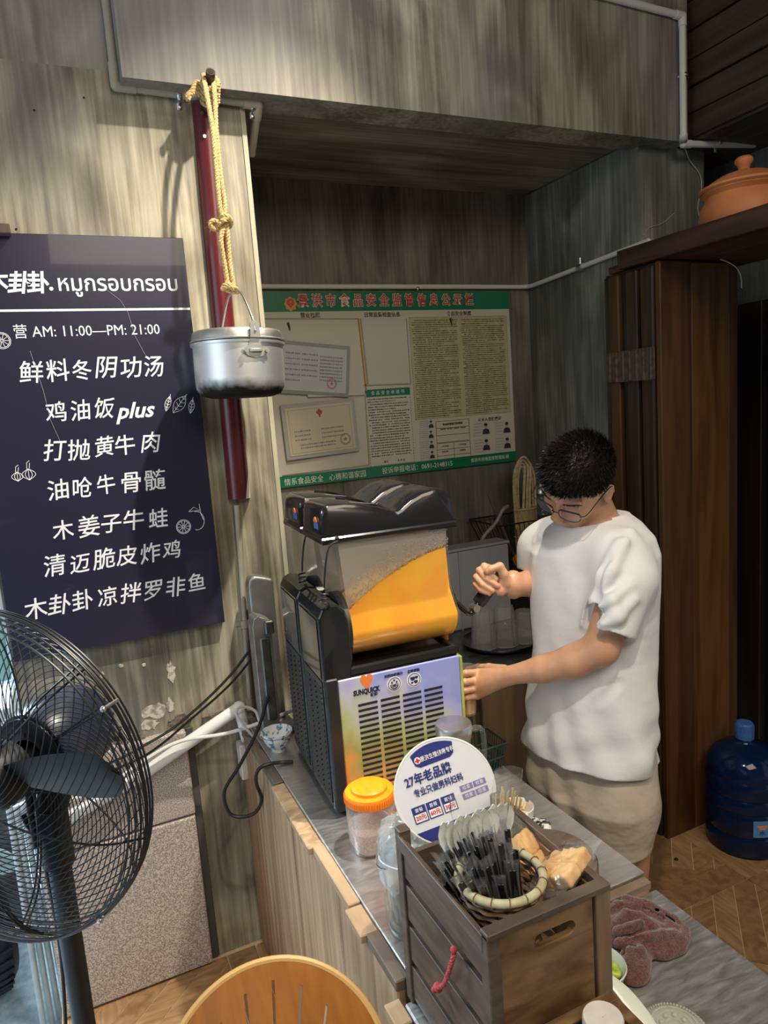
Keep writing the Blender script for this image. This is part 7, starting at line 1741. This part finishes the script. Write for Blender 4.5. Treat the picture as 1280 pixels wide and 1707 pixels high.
# drape folds: raised ridges radiating from the near armpit and across the chest
for pts, r in ((((1052, 885, 1.70), (1062, 960, 1.69), (1064, 1050, 1.70)), .010), (((1030, 905, 1.66), (1003, 960, 1.65), (985, 1000, 1.66)), .010), (((1045, 900, 1.655), (1018, 950, 1.635), (1000, 985, 1.64)), .008),
               (((1050, 975, 1.625), (1020, 1000, 1.61), (1000, 1010, 1.62)), .008), (((1058, 1000, 1.62), (1030, 1028, 1.605), (1005, 1040, 1.61)), .008),
               (((1065, 1110, 1.75), (1050, 1180, 1.73), (1055, 1240, 1.74)), .012)):
    g.chain([P(*q) for q in pts], [r*.35, r*.8, r*.35], .030)
for pts, r in ((((1012, 930, 1.64), (990, 985, 1.645), (975, 1030, 1.66)), .007), (((960, 1190, 1.71), (1000, 1170, 1.69), (1030, 1140, 1.69)), .005)):
    g.chain([P(*q) for q in pts], [r*.3, r*.75, r*.3], .022, 's')
# openings: hem, sleeve ends, neck
hemc = P(983, 1256, 1.84); hn = np.array([.10, .05, 1.0]); hn /= np.linalg.norm(hn)
big = ((.9, .9, .5), (1.7, 1.9, 1.6))
g.func(*big, lambda X, Y, Z: -((X-hemc[0])*hn[0]+(Y-hemc[1])*hn[1]+(Z-hemc[2]+.004)*hn[2]), .004, 'i')
g.cap(hemc-Uz*.06, hemc+Uz*.03, .01, .01, .002, 's')
nk0, nk1 = neckb+Fh*.03-Uz*.012, H(0, -.018, -.06)
g.cap(nk0, nk1, .062, .064, .006, 's'); g.cap(nk0, nk0+Fh*.03-Uz*.03, .058, .040, .01, 's')
g.cap(nk1, nk1+(nk1-nk0)*.6, .08, .1, .004, 's')
V, F = g.mesh(); shirt = np_object(V, F, 'shirt', cotton, per, 2); del g
shirt['label'] = 'loose white cotton t-shirt'
# ribbed collar
b = MB(); dn = nk1-nk0; dn /= np.linalg.norm(dn); q1 = np.cross(dn, Sh); q1 /= np.linalg.norm(q1); q2 = np.cross(dn, q1); cc = nk0+dn*.018
# --- shorts
khaki = mat('beige_cotton', (.46, .39, .30), .85, c2=(.54, .46, .37), scale=(18, 18, 18), lo=.3, hi=.7, bump=.010, bscale=(9, 9, 13))
g = SDF((.94, 1.05, .50), (1.46, 1.72, .92), .0035)
def sh_prof():
    pr = [(.600, P(983, 1330, 1.84), .080, .05), (.66, P(983, 1330, 1.84), .130, .095), (.72, P(983, 1330, 1.84), .155, .105), (P(983, 1300, 1.84)[2], P(980, 1290, 1.84), .152, .102), (P(983, 1200, 1.84)[2], P(983, 1200, 1.84), .135, .090)]
    return sorted(pr, key=lambda t: t[0])
g.func((.94, 1.05, .60), (1.46, 1.72, .90), torso(sh_prof(), .6), 0)
for s, e in ((1, P(1012, 1392, 1.765)), (-1, P(945, 1392, 1.93))):
    top = pel+Sh*.085*s-Uz*.03; e = np.array([top[0]*.45+e[0]*.55, top[1]*.45+e[1]*.55, .604]); g.chain([top, (top+e)/2, e], [.084, .086, .090], .045)
    g.func((.9, 1.0, .48), (1.5, 1.75, .66), lambda X, Y, Z: -(Z-.606)+.05*(X-1.15)+0*Y, .003, 'i')
    g.cap(e-Uz*.03, e+Uz*.03, .076, .073, .004, 's')
    for k in range(0):
        a = k*1.05+s; dv = Sh*math.cos(a)+Fh*math.sin(a); c0 = e+dv*.092; g.cap(c0+Uz*random.uniform(.0, .02), c0+Uz*.11+Sh*random.uniform(-.03, .03), .007, .005, .012)
    for k, zz in enumerate((.64, .675, .70)): 
        a0 = 2.4+k*.5; g.chain([e*[1, 1, 0]+Uz*(zz+.012*math.sin(j))+(Sh*math.cos(a0+j*.5)+Fh*math.sin(a0+j*.5))*.086 for j in range(5)], [.004, .007, .008, .007, .004], .012)
V, F = g.mesh(); shorts = np_object(V, F, 'shorts', khaki, per, 1); del g
shorts['label'] = 'crumpled beige cotton shorts'
# --- hair: a close cap plus strands, faded at the sides
hairm = mat('black_hair', (.012, .010, .010), .42); 
g = SDF(HC-.15, HC+.15, .0028)
g.ell(H(0, -.006, .020), (.0795, .100, .095), HR, .01); g.ell(H(0, .02, .060), (.066, .080, .058), HR, .02)
def hairline(X, Y, Z):
    s_ = (X-HC[0])*hs[0]+(Y-HC[1])*hs[1]+(Z-HC[2])*hs[2]; f_ = (X-HC[0])*hf[0]+(Y-HC[1])*hf[1]+(Z-HC[2])*hf[2]; u_ = (X-HC[0])*hu[0]+(Y-HC[1])*hu[1]+(Z-HC[2])*hu[2]
    line = np.interp(np.clip(f_, -.11, .11), [-.11, -.06, -.02, .02, .045, .07, .11], [-.060, -.050, -.002, .012, .022, .044, .050])
    return (line-u_)*.8
g.func(HC-.16, HC+.16, hairline, .004, 'i')
V, F = g.mesh(); hair = np_object(V, F, 'hair', hairm, per, 1); Vh = V
rng = np.random.default_rng(5)
cen_ = H(0, -.006, .018); N_ = 15000; idx = rng.integers(0, len(Vh), N_); base = Vh[idx]+rng.normal(0, .0012, (N_, 3))
loc = (base-HC) @ HR; nrm_ = base-cen_; nrm_ /= np.linalg.norm(nrm_, axis=1)[:, None]
keep = (loc[:, 2] > .022) | (rng.random(N_) < .35)
base, loc, nrm_ = base[keep], loc[keep], nrm_[keep]; n_ = len(base)
topf = np.clip((loc[:, 2]-.0)/.08, 0, 1)
L_ = (.004+.019*topf)*rng.uniform(.7, 1.2, n_)
dirv = nrm_*.85+hf*(.45+.25*topf)[:, None]-hs*.10+rng.normal(0, .22, (n_, 3)); dirv[loc[:, 1] < -.05] += hu*.3; dirv /= np.linalg.norm(dirv, axis=1)[:, None]
side = np.cross(dirv, rng.normal(size=(n_, 3))); side /= np.linalg.norm(side, axis=1)[:, None]
w = .0007; p0 = base-nrm_*.002
V2 = np.concatenate([p0+side*w, p0-side*w, p0+dirv*(L_*.6)[:, None]+nrm_*.001-side*w*.7, p0+dirv*(L_*.6)[:, None]+nrm_*.001+side*w*.7, p0+dirv*L_[:, None]], 0)
a = np.arange(n_); F2 = np.stack([a, a+n_, a+2*n_, a+3*n_], 1)
F3 = np.stack([a+3*n_, a+2*n_, a+4*n_, a+4*n_], 1)[:, :3]
st1 = np_object(V2, np.concatenate([F2[:, [0, 1, 2]], F2[:, [0, 2, 3]], F3]), 'hair_strands', hairm, hair); st1['kind'] = 'stuff'
# soft stubble where the hair is faded at the temple
# eyebrows
for s in (-1, 1):
    b = MB(); 
    for k in range(46):
        t = k/45; p = H(s*(.014+.036*t), .0985-.020*t*t, .019+.004*math.sin(t*3)-.003*t); d = hs*s*.006+hu*.002*random.uniform(-1, 1.5)+hf*.001
        b.tube([Vector(p), Vector(p+d)], .0007, n=4)
    tag(b.build('eyebrow', hairm, per), kind='stuff')
# --- glasses
gm = mat('black_glasses', (.008, .008, .009), .25, coat=.4); gls = thing('glasses', 'thin black-framed glasses on the face of the man', 'glasses', Vector(H(0, .10, 0)))
def GH(s, f, u): return Vector(H(s, f, u))
for s in (-1, 1):
    R = []; cs, cu2 = s*.034, -.010
    for k in range(36):
        a = 2*math.pi*k/36; R.append(GH(cs+.0265*math.copysign(abs(math.cos(a))**.62, math.cos(a)), .112-.010*((abs(cs)+.0265*s*math.cos(a)*s*0+0)/.06)-.35*max(0, (cs+.0265*math.cos(a))*s-.03), cu2+.0185*math.copysign(abs(math.sin(a))**.7, math.sin(a))))
    b = MB(); b.tube(R, .0011, n=6, closed=True); b.tube([R[i] for i in range(3, 16)], .0019, n=6); b.build('lens_rim', gm, gls)
    b = MB(); b.add(R, [list(range(36))]); b.build('lens', clearmat('spectacle_lens', (.86, .86, .92), .03, .06), gls)
    b = MB(); b.tube(spline([GH(s*.061, .100, -.001), GH(s*.074, .090, .004), GH(s*.0795, .04, .010), GH(s*.083, -.002, .010), GH(s*.084, -.022, -.004), GH(s*.080, -.030, -.020)], 6), .0013, n=6); b.build('temple_arm', gm, gls)
b = MB(); b.tube(spline([GH(-.009, .110, -.004), GH(0, .114, -.001), GH(.009, .110, -.004)], 5), .0014, n=6); b.build('bridge', gm, gls)
# --- cup of juice under the tap
cup = thing('plastic_cup', 'clear plastic cup filling with orange juice in the hand of the man', 'cup', at(779, 1188, 1.885)); ct_ = WM[cup.name]
b = MB(ct_); b.lathe([(.0005, 0), (.024, 0), (.0245, .003), (.033, .125), (.0345, .127), (.0325, .127), (.0235, .005), (.0005, .003)], 36); b.build('cup', clearmat('cup_plastic', (.90, .88, .86), .05, .12), cup)
b = MB(ct_); b.lathe([(.0005, .004), (.0232, .005), (.0268, .060), (.0005, .061)], 32); b.build('juice', jm, cup)
# --- tap lever of the near tank, gripped by the right hand
tapo = [o for o in bpy.data.objects if o.name.startswith('tap') and o.parent == mc][0]
q0, q1, q2, q3 = at(781, 1022, 1.845), at(791, 1013, 1.85), at(799, 1003, 1.855), at(836, 956, 1.872)
ldir = (q3-q2).normalized(); lx = ldir.orthogonal().normalized()
b = MB(); R = []
for p, w in ((q2-ldir*.006, .0150), (q2+ldir*.004, .0165), (q3, .0125), (q3+ldir*.004, .010)):
    v1 = (CM @ Vector((.75, .66, 0))).normalized(); v1 = (v1-ldir*v1.dot(ldir)).normalized(); v2 = ldir.cross(v1); R.append([p+v1*w+v2*w*.55, p-v1*w+v2*w*.55, p-v1*w-v2*w*.55, p+v1*w-v2*w*.55])
b.loft(R, cap=True, smooth=False); b.tube(spline([MT @ Vector((.36, .097, DZc+.02)), q0, q1, q2], 5), .0075, n=10)
b.build('lever', gl, tapo)
b = MB(); b.cyl(q1-Vector((.0, .012, 0)), q1+Vector((0, .012, 0)), .010, n=14); b.build('lever_pin', galv, tapo)
